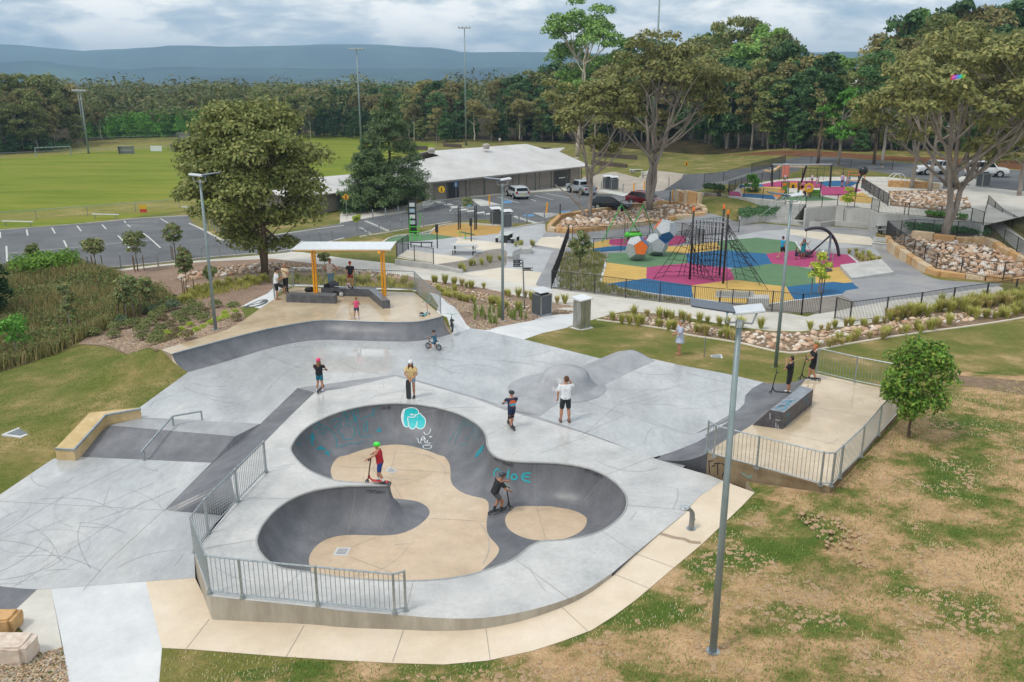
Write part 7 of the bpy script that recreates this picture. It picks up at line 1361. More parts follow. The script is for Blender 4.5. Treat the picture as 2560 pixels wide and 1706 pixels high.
p = PT('a 1058,1035')[0];r = thing('field_sign','small white sign board on the far touchline','sign',tuple(p));q = MB();q.box((0,0,1.0),(2.6,.06,1.2));q.build('board',M('#dfe3e4',.5),r)
for sx in (-1,1):q = MB();q.box((sx,.05,.3),(.08,.08,.6));q.build('leg',steel,r)
def railfence(label,spec,h,gap,mesh_=True):
    P_ = [Vector(v) for v in resample(PT(spec),gap)];r = thing('field_fence',label,'fence',tuple(P_[0]));up = Vector((0,0,h))
    for p in P_:q = MB();q.cyl(p,p + up,.04,n=5);q.build('post',m_galv,r,True)
    q = MB();q.tube([p + up for p in P_],.035,5);q.build('top_rail',m_galv,r,True);q = MB()
    if mesh_:
        for a,b_ in zip(P_[:-1],P_[1:]):
            for k in range(1,12):c_ = a.lerp(b_,k / 12);q.cyl(c_ + Vector((0,0,.08)),c_ + up,.006,n=3,caps=False)
            for z in (.3,.6,.85):q.tube([a + up * z,b_ + up * z],.006,3,caps=False)
        q.build('wire_mesh',m_galv,r,True,kind='stuff')
railfence('low wire mesh fence between the left car park and the sports field','a -100,1515 0,1505 400,1475 790,1445 1080,1420 1340,1395 1500,1385',1.1,5.5);railfence('pipe rail fence at the far side of the sports field','a -300,1085 0,1072 240,1062 500,1045 800,1035 1300,1010',1.1,9);railfence('rear pipe rail fence before the bright green hedge','a 610,960 900,950 1200,942 1340,935',1.1,9,False)
p = PT('a 975,1455')[0];r = thing('warning_sign','small yellow and red sign on the near field fence','sign',tuple(p));q = MB();q.box((0,-.08,.95),(.8,.03,.45));q.build('upper_plate',M('#dcae22',.5),r);q = MB();q.box((0,-.08,.5),(.8,.03,.4));q.build('lower_plate',M('#c2402a',.5),r)
for i,(s,l) in enumerate((('a 125,1530',3.5),('a 715,1480',3.2),('a 1300,1430',2.5))):p = PT(s)[0];r = thing('pipe_seat',('left','middle','right')[i] + ' white plank seat beside the near field fence','bench',tuple(p),None,R(-8));q = MB();q.box((0,0,.5),(l,.3,.06));q.build('plank',M('#cfd3d2',.5),r);q = MB();[q.cyl((sx * l * .4,0,0),(sx * l * .4,0,.5),.05,n=5) for sx in (-1,1)];q.build('legs',m_galv,r)
def hooprail(label,spec,h=1.0):
    a,b_ = [Vector(v) for v in PT(spec)];r = thing('barrier_rail',label,'barrier',tuple(a));q = MB();d = (b_ - a).normalized() * .25;u = Vector((0,0,h));q.tube([a,a + u * .75,a + d + u,b_ - d + u,b_ + u * .75,b_],.045,6);q.build('hoop',m_galv,r,True);q = MB();q.tube([a + u * .5,b_ + u * .5],.035,6);q.build('mid_rail',m_galv,r,True)
hooprail('long swing barrier rail across the path behind the big round tree trunk','d 1592,215 1910,175',1.1);hooprail('galvanised hoop rail at the kerb before the zebra crossing','C 1035,215 1330,195');hooprail('galvanised hoop rail beside the building corner, nearer one','C 710,130 1000,95');hooprail('galvanised hoop rail beside the building corner, farther one','C 730,150 870,120')
# timber sleeper edging behind the building
for i,s in enumerate(('b 700,992 820,1000','b 1315,1022 1430,1024','b 1720,1058 2005,1080','b 1700,1112 1940,1142','b 490,1010 590,1012')):
    P_ = [Vector(v) for v in resample(PT(s),1.6)];r = thing('sleeper_edging',('short dark timber edging behind the left of the long roof','short dark timber edging behind the right of the long roof','long dark timber edging behind the gums, upper row','long dark timber edging behind the gums, lower row','timber edging left of the long roof')[i],'edging',tuple(P_[0]))
    for a,b_ in zip(P_[:-1],P_[1:]):q = MB();d = b_ - a;q.box(((a + b_) / 2)[:2] + ((a.z + b_.z) / 2 + .35,),(d.length * .96,.25,.8),rz=math.atan2(d.y,d.x));q.build('sleeper',M('#5b4f45',.9),r,True)
# --- road paint
m_paint = pmat('road_paint',['#b9b9b4','#cfcfca'],scale=3,rough=.8,big=(9,.08));m_blue = pmat('blue_bay_paint',['#4f7fa8','#5f8fb8'],scale=3,rough=.8);carpark = [o for o in COL.objects if o.name.startswith('car_park')][0]
def paint(spec,wd,mat=m_paint,nm='line_marking'):q = resample(PT(spec),.8);v,f = ribbon(q,wd,G,.012);mk(nm,v,f,mat,carpark,False,None,True)
for s in ('d 43,150 48,255','d 240,130 270,242','d 430,112 485,222','d 797,80 890,182','d 968,64 1085,163','d 180,38 187,80','d 350,25 372,66','d 520,12 548,50','d 685,0 718,36','d 855,0 880,20','d 0,55 3,95','a 1085,1478 1140,1510','a 840,1495 880,1535'):paint(s,.14)
paint('d 50,200 560,155 1020,110',.1)
for k in range(6):paint(f'a {870 - k * 4},{1497 + k * 6} {1085 - k * 6},{1478 + k * 9}',.1)
for a in ('b 1315,1322 1440,1352','b 1390,1308 1550,1340','b 1060,1332 1210,1372','b 1230,1325 1325,1362','b 1500,1298 1600,1318'):paint(a,.14)
for k in range(9):t = k / 8;paint(f'b {880 + 65 * t},{1345 + 3 * t} {960 + 125 * t},{1395 - 8 * t}',.22)
for k in range(7):t = k / 6;paint(f'b {1310 + 110 * t},{1440 + 0 * t} {1400 + 90 * t},{1475 - 25 * t}',.2)
def stripe(spec,mat=m_paint,nm='crossing_bar'):q = PT(spec);q[:,2] = G(q[:,0],q[:,1]) + .012;mk(nm,q,[(0,1,2,3)],mat,carpark,False,None,True)
for a in ('C 830,25 930,20 990,38 900,42','C 940,48 1040,42 1090,62 990,66','C 1030,75 1130,70 1200,90 1060,98','C 1120,112 1230,102 1260,118 1130,128','C 1215,128 1330,118 1355,132 1230,140','C 1340,148 1430,135 1445,152 1350,160','C 1425,162 1510,150 1530,165 1440,175'):stripe(a)
for k in range(6):stripe(f'C {1740 + 45 * k},{192 + 14 * k} {1800 + 45 * k},{187 + 14 * k} {1830 + 48 * k},{196 + 14 * k} {1770 + 46 * k},{202 + 14 * k}')
for k in range(6):stripe(f'b {1745 + 28 * k},{1290 + 6 * k} {1800 + 32 * k},{1284 + 6 * k} {1830 + 32 * k},{1291 + 6 * k} {1770 + 28 * k},{1298 + 6 * k}')
for k in range(9):stripe(f'C {45 + 30 * k},{248 + 13 * k} {90 + 30 * k},{243 + 13 * k} {108 + 30 * k},{250 + 13 * k} {62 + 30 * k},{256 + 13 * k}');
for k in range(6):stripe(f'C {-10 + 22 * k},{318 + 14 * k} {30 + 18 * k},{325 + 11 * k} {38 + 18 * k},{331 + 11 * k} {-4 + 22 * k},{326 + 14 * k}')
for s in ('b 1085,1362 1150,1355 1170,1372 1105,1378','b 850,1385 890,1380 905,1392 865,1398','b 1235,1455 1300,1448 1320,1462 1255,1468','b 1485,1430 1550,1424 1575,1438 1510,1444'):stripe(s,m_blue,'blue_bay_symbol')
q = PZ('d 1615,563 1745,578 1850,515 1795,515',lambda x,y:G(x,y));r_ = [o for o in COL.objects if o.name.startswith('rear_path')][0]
cen_ = PT('d 1730,540')[0];q = MB();V,f = ribbon(np.array([(cen_[0] + math.cos(t) * .55,cen_[1] + math.sin(t) * .75,cen_[2]) for t in np.linspace(0,6.28,24)]),.16,G,.012);mk('painted_symbol',V,f,M('#565a5d',.8),r_,False,None,True);V,f = ribbon(PT('d 1655,562 1700,548 1760,535 1800,512'),.16,G,.013);mk('painted_symbol',V,f,M('#565a5d',.8),r_,False,None,True)
# --- vehicles
def car(label,wa,wb_,body,kind='wagon',L_=4.7,W_=1.82,H_=1.5,side=1,name='parked_car'):
    """wa, wb_: ground pixels of the rear and front wheels on the side we see; side=+1 if that is the car's left side"""
    a,b_ = [Vector(v) for v in PT(wa + ' ' + wb_.split(' ',1)[-1] if wb_[0] == wa[0] else wa)[:2]];d = (b_ - a);d.z = 0;d.normalize();left = Vector((-d.y,d.x,0));c = (a + b_) / 2 - left * side * W_ * .45;c.z = g1(c.x,c.y)
    r = thing(name,label,'car',tuple(c),None,math.atan2(d.y,d.x));mb = M(body,.22);gl = M('#20262b',.08);hl = L_ / 2;wbx = L_ * .29
    P = {'wagon':[(-hl,.35),(-hl,.85),(-hl + .15,.98),(-hl + .45,H_ - .05),(-.1,H_),(.5,H_ - .12),(1.35,.95),(hl - .25,.78),(hl,.6),(hl,.3)],'hatch':[(-hl,.35),(-hl,.9),(-hl + .25,1.05),(-hl + .75,H_ - .05),(-.05,H_),(.45,H_ - .1),(1.25,.95),(hl - .25,.76),(hl,.58),(hl,.3)],'suv':[(-hl,.45),(-hl,1.1),(-hl + .1,1.2),(-hl + .3,H_ - .06),(-.2,H_),(.55,H_ - .1),(1.15,1.18),(hl - .2,1.08),(hl,.9),(hl,.42)],'ute':[(-hl,.5),(-hl,1.1),(-hl + 1.5,1.1),(-hl + 1.55,H_ - .12),(-.2,H_),(.5,H_ - .08),(1.2,1.18),(hl - .2,1.05),(hl,.85),(hl,.45)]}[kind]
    n = len(P);q = MB();zmin = min(z for _,z in P);belt = {'wagon':.95,'hatch':.98,'suv':1.18,'ute':1.14}[kind]
    def hw(z):return W_ / 2 * (1 - .16 * max(0,(z - belt) / (H_ - belt)))
    def ins(x):return 1 - .1 * max(0,(abs(x) - hl * .72) / (hl * .28)) ** 2
    V = [(x,s * hw(z) * ins(x),z) for s in (-1,1) for x,z in P];q.add(V,[tuple(range(n - 1,-1,-1)),tuple(range(n,2 * n))] + [(i,(i + 1) % n,n + (i + 1) % n,n + i) for i in range(n)]);o = q.build('body',mb,r)
    bv = o.modifiers.new('bevel','BEVEL');bv.width = .07;bv.segments = 3;bv.limit_method = 'ANGLE';bv.angle_limit = R(20);o.data.polygons.foreach_set('use_smooth',np.ones(len(o.data.polygons),bool))
    fr_i = [i for i,(x,z) in enumerate(P) if z > belt - .06 and x > .2];tops_ = [p for p in P if p[1] > H_ - .2];xr,xf = tops_[0][0],tops_[-1][0];xb = {'wagon':-hl + .28,'hatch':-hl + .35,'suv':-hl + .22,'ute':-hl + 1.62}[kind];xw = {'wagon':1.15,'hatch':1.05,'suv':1.0,'ute':1.05}[kind]
    for s in (-1,1):
        pz0,pz1 = belt + .03,H_ - .12;e = .012;cuts = np.linspace(0,1,4)
        for k in range(3):
            f0,f1 = cuts[k] + .015,cuts[k + 1] - .015;lo_ = lambda t:xb + (xw - xb) * t;hi_ = lambda t:(xr + .12) + (xf - .12 - xr) * t;V = [(lo_(f0),s * (hw(pz0) + e),pz0),(lo_(f1),s * (hw(pz0) + e),pz0),(hi_(f1),s * (hw(pz1) + e),pz1),(hi_(f0),s * (hw(pz1) + e),pz1)];mk('side_window',V,[(0,1,2,3) if s < 0 else (3,2,1,0)],gl,r)
        q = MB();q.box((xw - .1,s * (W_ / 2 + .08),belt + .08),(.12,.16,.12),bev=.02);q.build('mirror',mb,r);q = MB();q.box((hl - .14,s * W_ * .36,.68 if kind in ('wagon','hatch') else .92),(.24,.36,.14),bev=.04);q.build('headlight',M('#dfe3e6',.1),r);q = MB();q.box((-hl + .05,s * W_ * .4,.86 if kind != 'suv' else 1.0),(.12,.26,.26),bev=.03);q.build('tail_light',M('#a5211c',.2),r)
        for x in (-wbx,wbx):
            wr = .33 if kind in ('wagon','hatch') else .4;q = MB();q.lathe([(wr * .6,-.1),(wr,-.1),(wr,.1),(wr * .6,.1)],(x,s * (W_ / 2 - .09),wr),18,(0,1,0));w_ = q.build('wheel',M('#1a1a1b',.8),r,False,True);q = MB();q.lathe([(0,.0),(wr * .62,.0),(wr * .66,.03)],(x,s * (W_ / 2 + .005),wr),18,(0,s,0));q.build('rim',M('#b9bdc0',.3,.6),w_)
            q = MB();q.lathe([(wr + .0,0),(wr + .07,.0)],(x,s * (W_ / 2 + .016),wr),18,(0,s,0));q.build('wheel_arch',M('#18191a',.7),r)
    fw = [p for p in P if p[0] >= xf - .01 and p[1] >= belt - .25][:2];(xa,za),(xc,zc_) = fw[0],fw[1];off_ = .02;V = [(xa + .05 + off_,-hw(za) * .88,za - .05 + off_),(xa + .05 + off_,hw(za) * .88,za - .05 + off_),(xc - .06 + off_,hw(zc_) * .9,zc_ + .05 + off_),(xc - .06 + off_,-hw(zc_) * .9,zc_ + .05 + off_)];mk('windscreen',V,[(0,3,2,1)],gl,r)
    rr2 = {'wagon':((-hl + .15,.98),(-hl + .45,H_ - .05)),'hatch':((-hl + .25,1.05),(-hl + .75,H_ - .05)),'suv':((-hl + .1,1.2),(-hl + .3,H_ - .06)),'ute':((-hl + 1.5,1.12),(-hl + 1.55,H_ - .12))}[kind];(xa,za),(xc,zc_) = rr2;V = [(xa + .03 - off_,-W_ * .4,za + .06),(xa + .03 - off_,W_ * .4,za + .06),(xc - .03 - off_,W_ * .36,zc_ - .07),(xc - .03 - off_,-W_ * .36,zc_ - .07)];mk('rear_window',V,[(0,1,2,3),(3,2,1,0)],gl,r)
    q = MB();q.box((-hl - .01,0,.62),(.03,.5,.12));q.build('number_plate',M('#d9c93a',.5),r);[MB().box((x_,0,.45),(.14,W_ * .9,.22),bev=.05).build('bumper',mb if kind != 'suv' else M('#8f9498',.4),r) for x_ in (-hl,hl)];q = MB();q.box((hl + .02,0,.66 if kind in ('wagon','hatch') else .85),(.05,W_ * .45,.14));q.build('grille',M('#202224',.4),r)
    if kind == 'ute':q = MB();q.box((-hl + .78,0,1.105),(1.36,W_ * .78,.03));q.build('tray',M('#2c2e30',.7),r)
    if kind in ('suv','wagon'):
        for s in (-1,1):q = MB();q.tube([(xr + .1,s * W_ * .36,H_ + .03),(xf - .2,s * W_ * .36,H_ + .03)],.02,5);q.build('roof_rail',M('#6f7376',.4),r)
    return r
car('silver station wagon parked before the long building','b 1190,1352','b 1118,1320','#b4b8ba','wagon',4.9,1.85,1.48,1);car('silver dual-cab utility parked beside the forecourt crossing','b 1642,1322','b 1540,1300','#a9b2ba','ute',5.1,1.85,1.8,1);car('black wagon parked nose to the rock garden','b 1762,1417','b 1870,1425','#22272d','hatch',4.45,1.8,1.52,-1);car('dark red hatchback parked behind the spreading gum','b 1972,1388','b 2090,1392','#6d1420','hatch',4.4,1.8,1.58,-1)
car('white four-wheel-drive wagon on the road at the right edge','c 1985,1195','c 2160,1200','#e2e4e4','suv',5.0,1.95,1.95,-1);car('white utility behind the gum trunks on the right road','c 1800,1182','c 1690,1185','#dfe2e4','ute',5.2,1.9,1.85,1)
# --- kite
kp = vplane('c 1885,528',62)[0];r = thing('kite','rainbow kite flying in front of the huge grey-barked gum','kite',tuple(kp));cols = ['#e8364a','#e83fae','#b14be0','#3f8fe8','#27c3c9','#5fc83a','#b7d631'];r.scale = (.46,) * 3;X = np.linspace(-1.25,.95,8);hh = [.34,.34,.3,.26,.22,.18,.13,.06]
for k in range(7):mk('panel',[(X[k],.1 * math.sin(k),.02 * k - hh[k]),(X[k + 1],.1 * math.sin(k + 1),.02 * (k + 1) + .1 - hh[k + 1]),(X[k + 1],.1 * math.sin(k + 1),.06 * (k + 1) + hh[k + 1]),(X[k],.1 * math.sin(k),.06 * k + hh[k])],[(0,1,2,3)],M(cols[k],.5),r)
q = MB();q.tube([(.95,0,.5),(-1.25,0,0)],.02,4);q.tube([(-.9,0,-.3),(-.85,0,-.6),(-.95,0,-.8)],.03,4);q.build('spar',M('#c9cfd2',.5),r)

# ================================================================ people, each body one skin grown round its bones
def snets(f,lo,hi,h):
    lo,hi = np.array(lo),np.array(hi);n = np.ceil((hi - lo) / h).astype(int) + 1;ax = [lo[k] + h * np.arange(n[k]) for k in range(3)];X = np.stack(np.meshgrid(*ax,indexing='ij'),-1);v = f(X.reshape(-1,3)).reshape(n);I = v < 0
    S = np.zeros(tuple(n - 1) + (3,));C = np.zeros(tuple(n - 1));sl = lambda o:tuple(slice(o[k],n[k] - 1 + o[k]) for k in range(3))
    for a in range(3):
        for b in ((0,0),(0,1),(1,0),(1,1)):
            o0 = [0,0,0];j = 0
            for k in range(3):
                if k != a:o0[k] = b[j];j += 1
            o1 = list(o0);o1[a] = 1;va,vb = v[sl(o0)],v[sl(o1)];m = I[sl(o0)] != I[sl(o1)];t = np.where(m,va / np.where(m,va - vb,1),0)[...,None];S += np.where(m[...,None],X[sl(o0)] * (1 - t) + X[sl(o1)] * t,0);C += m
    act = C > 0;idx = np.full(C.shape,-1);idx[act] = np.arange(act.sum());V = S[act] / C[act][:,None];F_ = []
    for a in range(3):
        b,c = (a + 1) % 3,(a + 2) % 3;s0 = [slice(None)] * 3;s1 = [slice(None)] * 3;s0[a] = slice(0,-1);s1[a] = slice(1,None);m = I[tuple(s0)] != I[tuple(s1)];flip = I[tuple(s0)]
        q = np.argwhere(m);q = q[(q[:,b] > 0) & (q[:,c] > 0) & (q[:,b] < n[b] - 1) & (q[:,c] < n[c] - 1)];e = np.eye(3,dtype=int);g = lambda p:idx[p[:,0],p[:,1],p[:,2]]
        Q_ = np.stack([g(q - e[b] - e[c]),g(q - e[c]),g(q),g(q - e[b])],1);fl = flip[q[:,0],q[:,1],q[:,2]];Q_[~fl] = Q_[~fl][:,::-1];F_.append(Q_)
    return V,np.vstack(F_)
def cap(p,a,b,ra,rb):
    a,b = np.array(a,float),np.array(b,float);d = b - a;t = np.clip(((p - a) @ d) / (d @ d + 1e-9),0,1);return np.linalg.norm(p - a - t[:,None] * d,axis=1) - (ra + (rb - ra) * t)
def sdf(prims,k=.03,cuts=()):
    def f(p):
        r = np.full(len(p),9.)
        for c in prims:d = cap(p,*c);h = np.clip(.5 + .5 * (r - d) / k,0,1);r = r * (1 - h) + d * h - k * h * (1 - h)
        for q in cuts:r = np.maximum(r,q(p))
        return r
    return f
def blob(name,prims,mat,parent,h,k=.03,cuts=(),extra=None,mi=None):
    P_ = np.array([c[i] for c in prims for i in (0,1)]);rm = max(max(c[2],c[3]) for c in prims) + .05;V,F_ = snets(sdf(prims,k,cuts),P_.min(0) - rm,P_.max(0) + rm,h);V = V.tolist();F_ = F_.tolist();m = [0] * len(F_)
    if extra is not None:b = len(V);V += [list(v) for v in extra.v];F_ += [tuple(b + i for i in f) for f in extra.f];m += list(extra.m)
    return mk(name,V,F_,mat,parent,True,m if isinstance(mat,list) else None)
SKIN = M('#b98468',.55);SKIN2 = M('#a87458',.55)
def person(label,loc,H_,rz,top,bottom,hair,J=None,sleeve=.5,leglen=.62,shoes='#2a2a2c',helmet=None,hat=None,longhair=False,dress=None,h=.022,skin=None,socks=None,lean=0.,hy=0.,name='person',tank=False,roll=0.,pants=False,bare=False):
    s = H_ / 1.75;child = H_ < 1.3;root = thing(name,label,'person',tuple(loc),None,rz);skin = skin or SKIN;up = 1.0 if not child else .96
    D = dict(lh=(-.09,0,.93),rh=(.09,0,.93),lk=(-.1,.03,.5),rk=(.1,.03,.5),la=(-.1,0,.09),ra=(.1,0,.09),ls=(-.19,0,1.42),rs=(.19,0,1.42),le=(-.24,-.02,1.15),re=(.24,-.02,1.15),lw=(-.25,.07,.9),rw=(.25,.07,.9),hd=(0,.02,1.63),pv=(0,0,.97),ch=(0,0,1.3))
    if lean:
        c_,s_ = math.cos(lean),math.sin(lean)
        for k in ('ls','rs','le','re','lw','rw','hd','ch'):x,y,z = D[k];y2,z2 = y,z - .95;D[k] = (x,y2 * c_ + z2 * s_,.95 + z2 * c_ - y2 * s_)
    D.update(J or {});D = {k:np.array(v,float) * s for k,v in D.items()};hs = s * (1.14 if child else 1.0);pr = [];hd = D['hd'];nk = (D['ls'] + D['rs']) / 2 + np.array([0,0,.03]) * s
    tor = []
    for sd_ in (-1,1):o = np.array([sd_ * .07,0,0]) * s;tor += [(D['pv'] + o,(D['pv'] + D['ch']) / 2 + o * .85,.105 * s,.095 * s),((D['pv'] + D['ch']) / 2 + o * .85,D['ch'] + o * 1.2,.095 * s,.105 * s)]
    tor += [(D['ls'] * .8 + D['rs'] * .2 - np.array([0,0,.03]) * s,D['rs'] * .8 + D['ls'] * .2 - np.array([0,0,.03]) * s,.075 * s,.075 * s),(D['ch'],nk,.1 * s,.06 * s)]
    fwd = np.array([math.sin(-hy),math.cos(hy),0]);rgt = np.array([math.cos(hy),math.sin(hy),0])
    head = [(nk,hd - np.array([0,0,.06]) * s,.05 * s,.05 * s),(hd + np.array([0,0,.03]) * hs - fwd * .02 * hs,hd - np.array([0,0,.035]) * hs + fwd * .012 * hs,.088 * hs,.07 * hs),(hd - np.array([0,0,.07]) * hs + fwd * .045 * hs,hd - np.array([0,0,.06]) * hs + fwd * .05 * hs,.035 * hs,.035 * hs),(hd + fwd * .085 * hs + np.array([0,0,.01]) * hs,hd + fwd * .102 * hs - np.array([0,0,.02]) * hs,.012 * hs,.017 * hs)]
    for sd_ in (-1,1):head.append((hd + rgt * sd_ * .085 * hs,hd + rgt * sd_ * .09 * hs - np.array([0,0,.03]) * hs,.016 * hs,.014 * hs))
    arms = [];legs = [];ex_ = MB()
    for a in 'lr':
        sh_,el,wr = D[a + 's'],D[a + 'e'],D[a + 'w'];arms += [(sh_,el,.052 * s,.042 * s),(el,wr,.043 * s,.028 * s)];d = wr - el;d /= np.linalg.norm(d) + 1e-9;arms.append((wr,wr + d * .075 * s,.028 * s,.034 * s));hp_,kn,an = D[a + 'h'],D[a + 'k'],D[a + 'a'];legs += [(hp_,kn,.088 * s,.06 * s),(kn,kn * .6 + an * .4,.058 * s,.058 * s),(kn * .6 + an * .4,an,.058 * s,.038 * s)]
        toe = an + np.array([0,.15,-.045]) * s;legs += [(an - np.array([0,.03,.045]) * s,toe,.038 * s,.032 * s)];pc_ = wr + d * .075 * s;x_,y_ = basis(Vector(d));x_,y_ = np.array(x_),np.array(y_)
        for i in range(4):b_ = pc_ + x_ * (i - 1.5) * .019 * s + d * .015 * s;l_ = (.06,.07,.065,.05)[i] * s;ex_.tube([b_,b_ + d * l_ * .6 + y_ * .012 * s,b_ + d * l_ * .85 + y_ * .04 * s],[.0105 * s,.0095 * s,.007 * s],5)
        b_ = wr + d * .03 * s - x_ * .03 * s;ex_.tube([b_,b_ - x_ * .03 * s + d * .03 * s,b_ - x_ * .03 * s + d * .065 * s],[.013 * s,.011 * s,.008 * s],5)
    ex_.cm = 1
    for sd_ in (-1,1):ex_.ball(hd + fwd * .077 * hs + rgt * sd_ * .032 * hs + np.array([0,0,.012]) * hs,.012 * hs,6,4)
    ex_.cm = 2;ex_.ball(hd + fwd * .082 * hs - np.array([0,0,.052]) * hs,.018 * hs,6,4,(1,.5,.3))
    blob('body',tor + head + arms + legs,[skin,M('#20160f',.3),M('#8a4a42',.5)],root,h * s,.028 * s,extra=ex_)
    m_top,m_bot = M(top,.85),M(bottom,.85);gr = .016 * s
    if dress:
        z0 = dress * s;hip = D['pv'];sk = tor + [(hip + np.array([0,0,-.02]) * s,np.array([hip[0],hip[1],z0]),.15 * s,.2 * s)];P2 = [(a,b,ra + gr,rb + gr) for a,b,ra,rb in sk] + ([(D[a + 's'],D[a + 's'] * (1 - sleeve) + D[a + 'e'] * sleeve,.06 * s + gr,.06 * s + gr) for a in 'lr'] if sleeve > 0 else []);blob('dress',P2,m_top,root,h * s,.03 * s,[lambda p:z0 - p[:,2],lambda p:p[:,2] - (nk[2] + .0)])
    else:
        zl = D['pv'][2] - .1 * s;P2 = [(a,b,ra + gr,rb + gr) for a,b,ra,rb in tor]
        if sleeve > 0:P2 += [(D[a + 's'],D[a + 's'] * (1 - sleeve) + D[a + 'e'] * sleeve,.058 * s + gr,.06 * s + gr) for a in 'lr']
        blob('shirt',P2,m_top,root,h * s,.028 * s,[lambda p:zl - p[:,2],lambda p:p[:,2] - (nk[2] + .005 * s)])
        P3 = [(D['pv'] + np.array([-.06,0,.02]) * s,D['pv'] + np.array([.06,0,.02]) * s,.1 * s,.1 * s)];L3 = .95 if pants else leglen
        for a in 'lr':
            hp_,kn,an = D[a + 'h'],D[a + 'k'],D[a + 'a'];P3.append((hp_,hp_ * (1 - min(1,L3)) + kn * min(1,L3),.1 * s,(.075 if pants else .09) * s))
            if pants:P3.append((kn,kn * .1 + an * .9,.072 * s,.055 * s))
        blob('trousers' if pants else 'shorts',P3,m_bot,root,h * s,.02 * s,[lambda p:p[:,2] - (D['pv'][2] + .03 * s)])
    if not bare:
        for a in 'lr':an = D[a + 'a'];blob('shoe',[(an - np.array([0,.04,.05]) * s,an + np.array([0,.17,-.055]) * s,.05 * s,.042 * s),(an,an - np.array([0,0,.03]) * s,.047 * s,.05 * s)],M(shoes,.6),root,.018 * s,.02)
    if socks:
        for a in 'lr':an,kn = D[a + 'a'],D[a + 'k'];blob('sock' if socks[1] < .5 else 'knee_pad',[(an * (1 - t) + kn * t,an * (1 - t2) + kn * t2,.05 * s,.052 * s) if socks[1] < .5 else (kn + (an - kn) * .12 + np.array([0,.01,0]),kn - (kn - D[a + 'h']) * .12 + np.array([0,.01,0]),.075 * s,.08 * s) for t,t2 in ((.1,.3),)],M(socks[0],.7),root,.018 * s,.02)
    if helmet:blob('helmet',[(hd + np.array([0,0,.065]) * hs - fwd * .045 * hs,hd + np.array([0,0,.065]) * hs + fwd * .03 * hs,.108 * hs,.105 * hs)],M(helmet,.3),root,.018 * s,.02,[lambda p:(hd[2] + .02 * hs) - p[:,2]])
    if hat:blob('cap',[(hd + np.array([0,0,.05]) * hs - fwd * .02 * hs,hd + np.array([0,0,.05]) * hs,.098 * hs,.096 * hs),(hd + np.array([0,0,.05]) * hs + fwd * .06 * hs,hd + np.array([0,0,.04]) * hs + fwd * .16 * hs,.035 * hs,.02 * hs)],M(hat,.7),root,.018 * s,.02,[lambda p:(hd[2] + .015 * hs) - p[:,2]])
    if not (helmet and not longhair):
        P4 = [(hd + np.array([0,0,.05]) * hs - fwd * .035 * hs,hd - np.array([0,0,.01]) * hs - fwd * .05 * hs,.092 * hs,.078 * hs)]
        if longhair:P4 += [(hd - fwd * .06 * hs,hd - np.array([0,0,.25]) * hs - fwd * .085 * hs,.075 * hs,.06 * hs)] + [(hd + rgt * sd_ * .075 * hs,hd + rgt * sd_ * .1 * hs - np.array([0,0,.3]) * hs + fwd * .03 * hs,.04 * hs,.035 * hs) for sd_ in (-1,1)]
        blob('hair',P4,M(hair,.7),root,.018 * s,.02)
    return root
def wheel(parent,c,r,axis,tw=.02,col='#1b1b1c',rim='#9a9fa2'):
    q = MB();q.lathe([(r * .72,-tw),(r * .93,-tw),(r,0),(r * .93,tw),(r * .72,tw)],c,16,axis);w_ = q.build('wheel',M(col,.8),parent,False,True);q = MB();q.lathe([(0,-tw * .6),(r * .74,-tw * .6),(r * .74,tw * .6),(0,tw * .6)],c,12,axis);q.build('rim',M(rim,.4,.5),w_)
def scooter(label,loc,rz,bar='#1f2022',deck='#232426',neck=None,s=1.0,tilt=(0,0),grip='#1d1d1f',three=False):
    r = thing('kick_scooter',label,'scooter',tuple(loc));r.rotation_euler = (tilt[0],tilt[1],rz);r.scale = (s,) * 3
    q = MB();q.box((0,.02,.1),(.13,.52,.035),bev=.01);q.tube([(0,.26,.1),(0,.36,.18),(0,.38,.3)],.025,6);q.build('deck',M(deck,.5),r)
    q = MB();q.tube([(0,.44,.06),(0,.4,.2),(0,.33,.62),(0,.28,.88)],.02,6);q.build('stem',M(neck or bar,.4),r);q = MB();q.tube([(-.25,.26,.9),(-.1,.27,.885),(.1,.27,.885),(.25,.26,.9)],.016,6);q.build('handlebar',M(bar,.4),r)
    for sx in (-1,1):q = MB();q.tube([(sx * .18,.265,.893),(sx * .28,.258,.902)],.022,6);q.build('grip',M(grip,.7),r)
    if three:wheel(r,(-.12,.42,.06),.06,(1,0,0));wheel(r,(.12,.42,.06),.06,(1,0,0))
    else:wheel(r,(0,.45,.06),.06,(1,0,0))
    wheel(r,(0,-.28,.06),.06,(1,0,0));return r
def bike(label,loc,rz,col,s=1.0,tilt=0,wr=.155,col2='#1b1b1c'):
    r = thing('balance_bike',label,'bicycle',tuple(loc));r.rotation_euler = (0,tilt,rz);r.scale = (s,) * 3;wheel(r,(0,.3,wr),wr,(1,0,0),.022);wheel(r,(0,-.3,wr),wr,(1,0,0),.022)
    q = MB();q.tube([(0,-.3,wr),(0,-.12,.3),(0,.2,.36),(0,.24,.44)],.022,6);q.tube([(0,-.12,.3),(0,-.14,.42)],.016,6);q.build('frame',M(col,.4),r);q = MB();q.tube([(0,.3,wr),(0,.25,.38),(0,.22,.56)],.016,6);q.build('fork',M(col2,.4),r);q = MB();q.tube([(-.2,.18,.6),(0,.21,.57),(.2,.18,.6)],.014,6);q.build('handlebar',M(col2,.4),r);q = MB();q.box((0,-.15,.44),(.11,.2,.05),bev=.02);q.build('saddle',M('#1e1e20',.6),r);return r
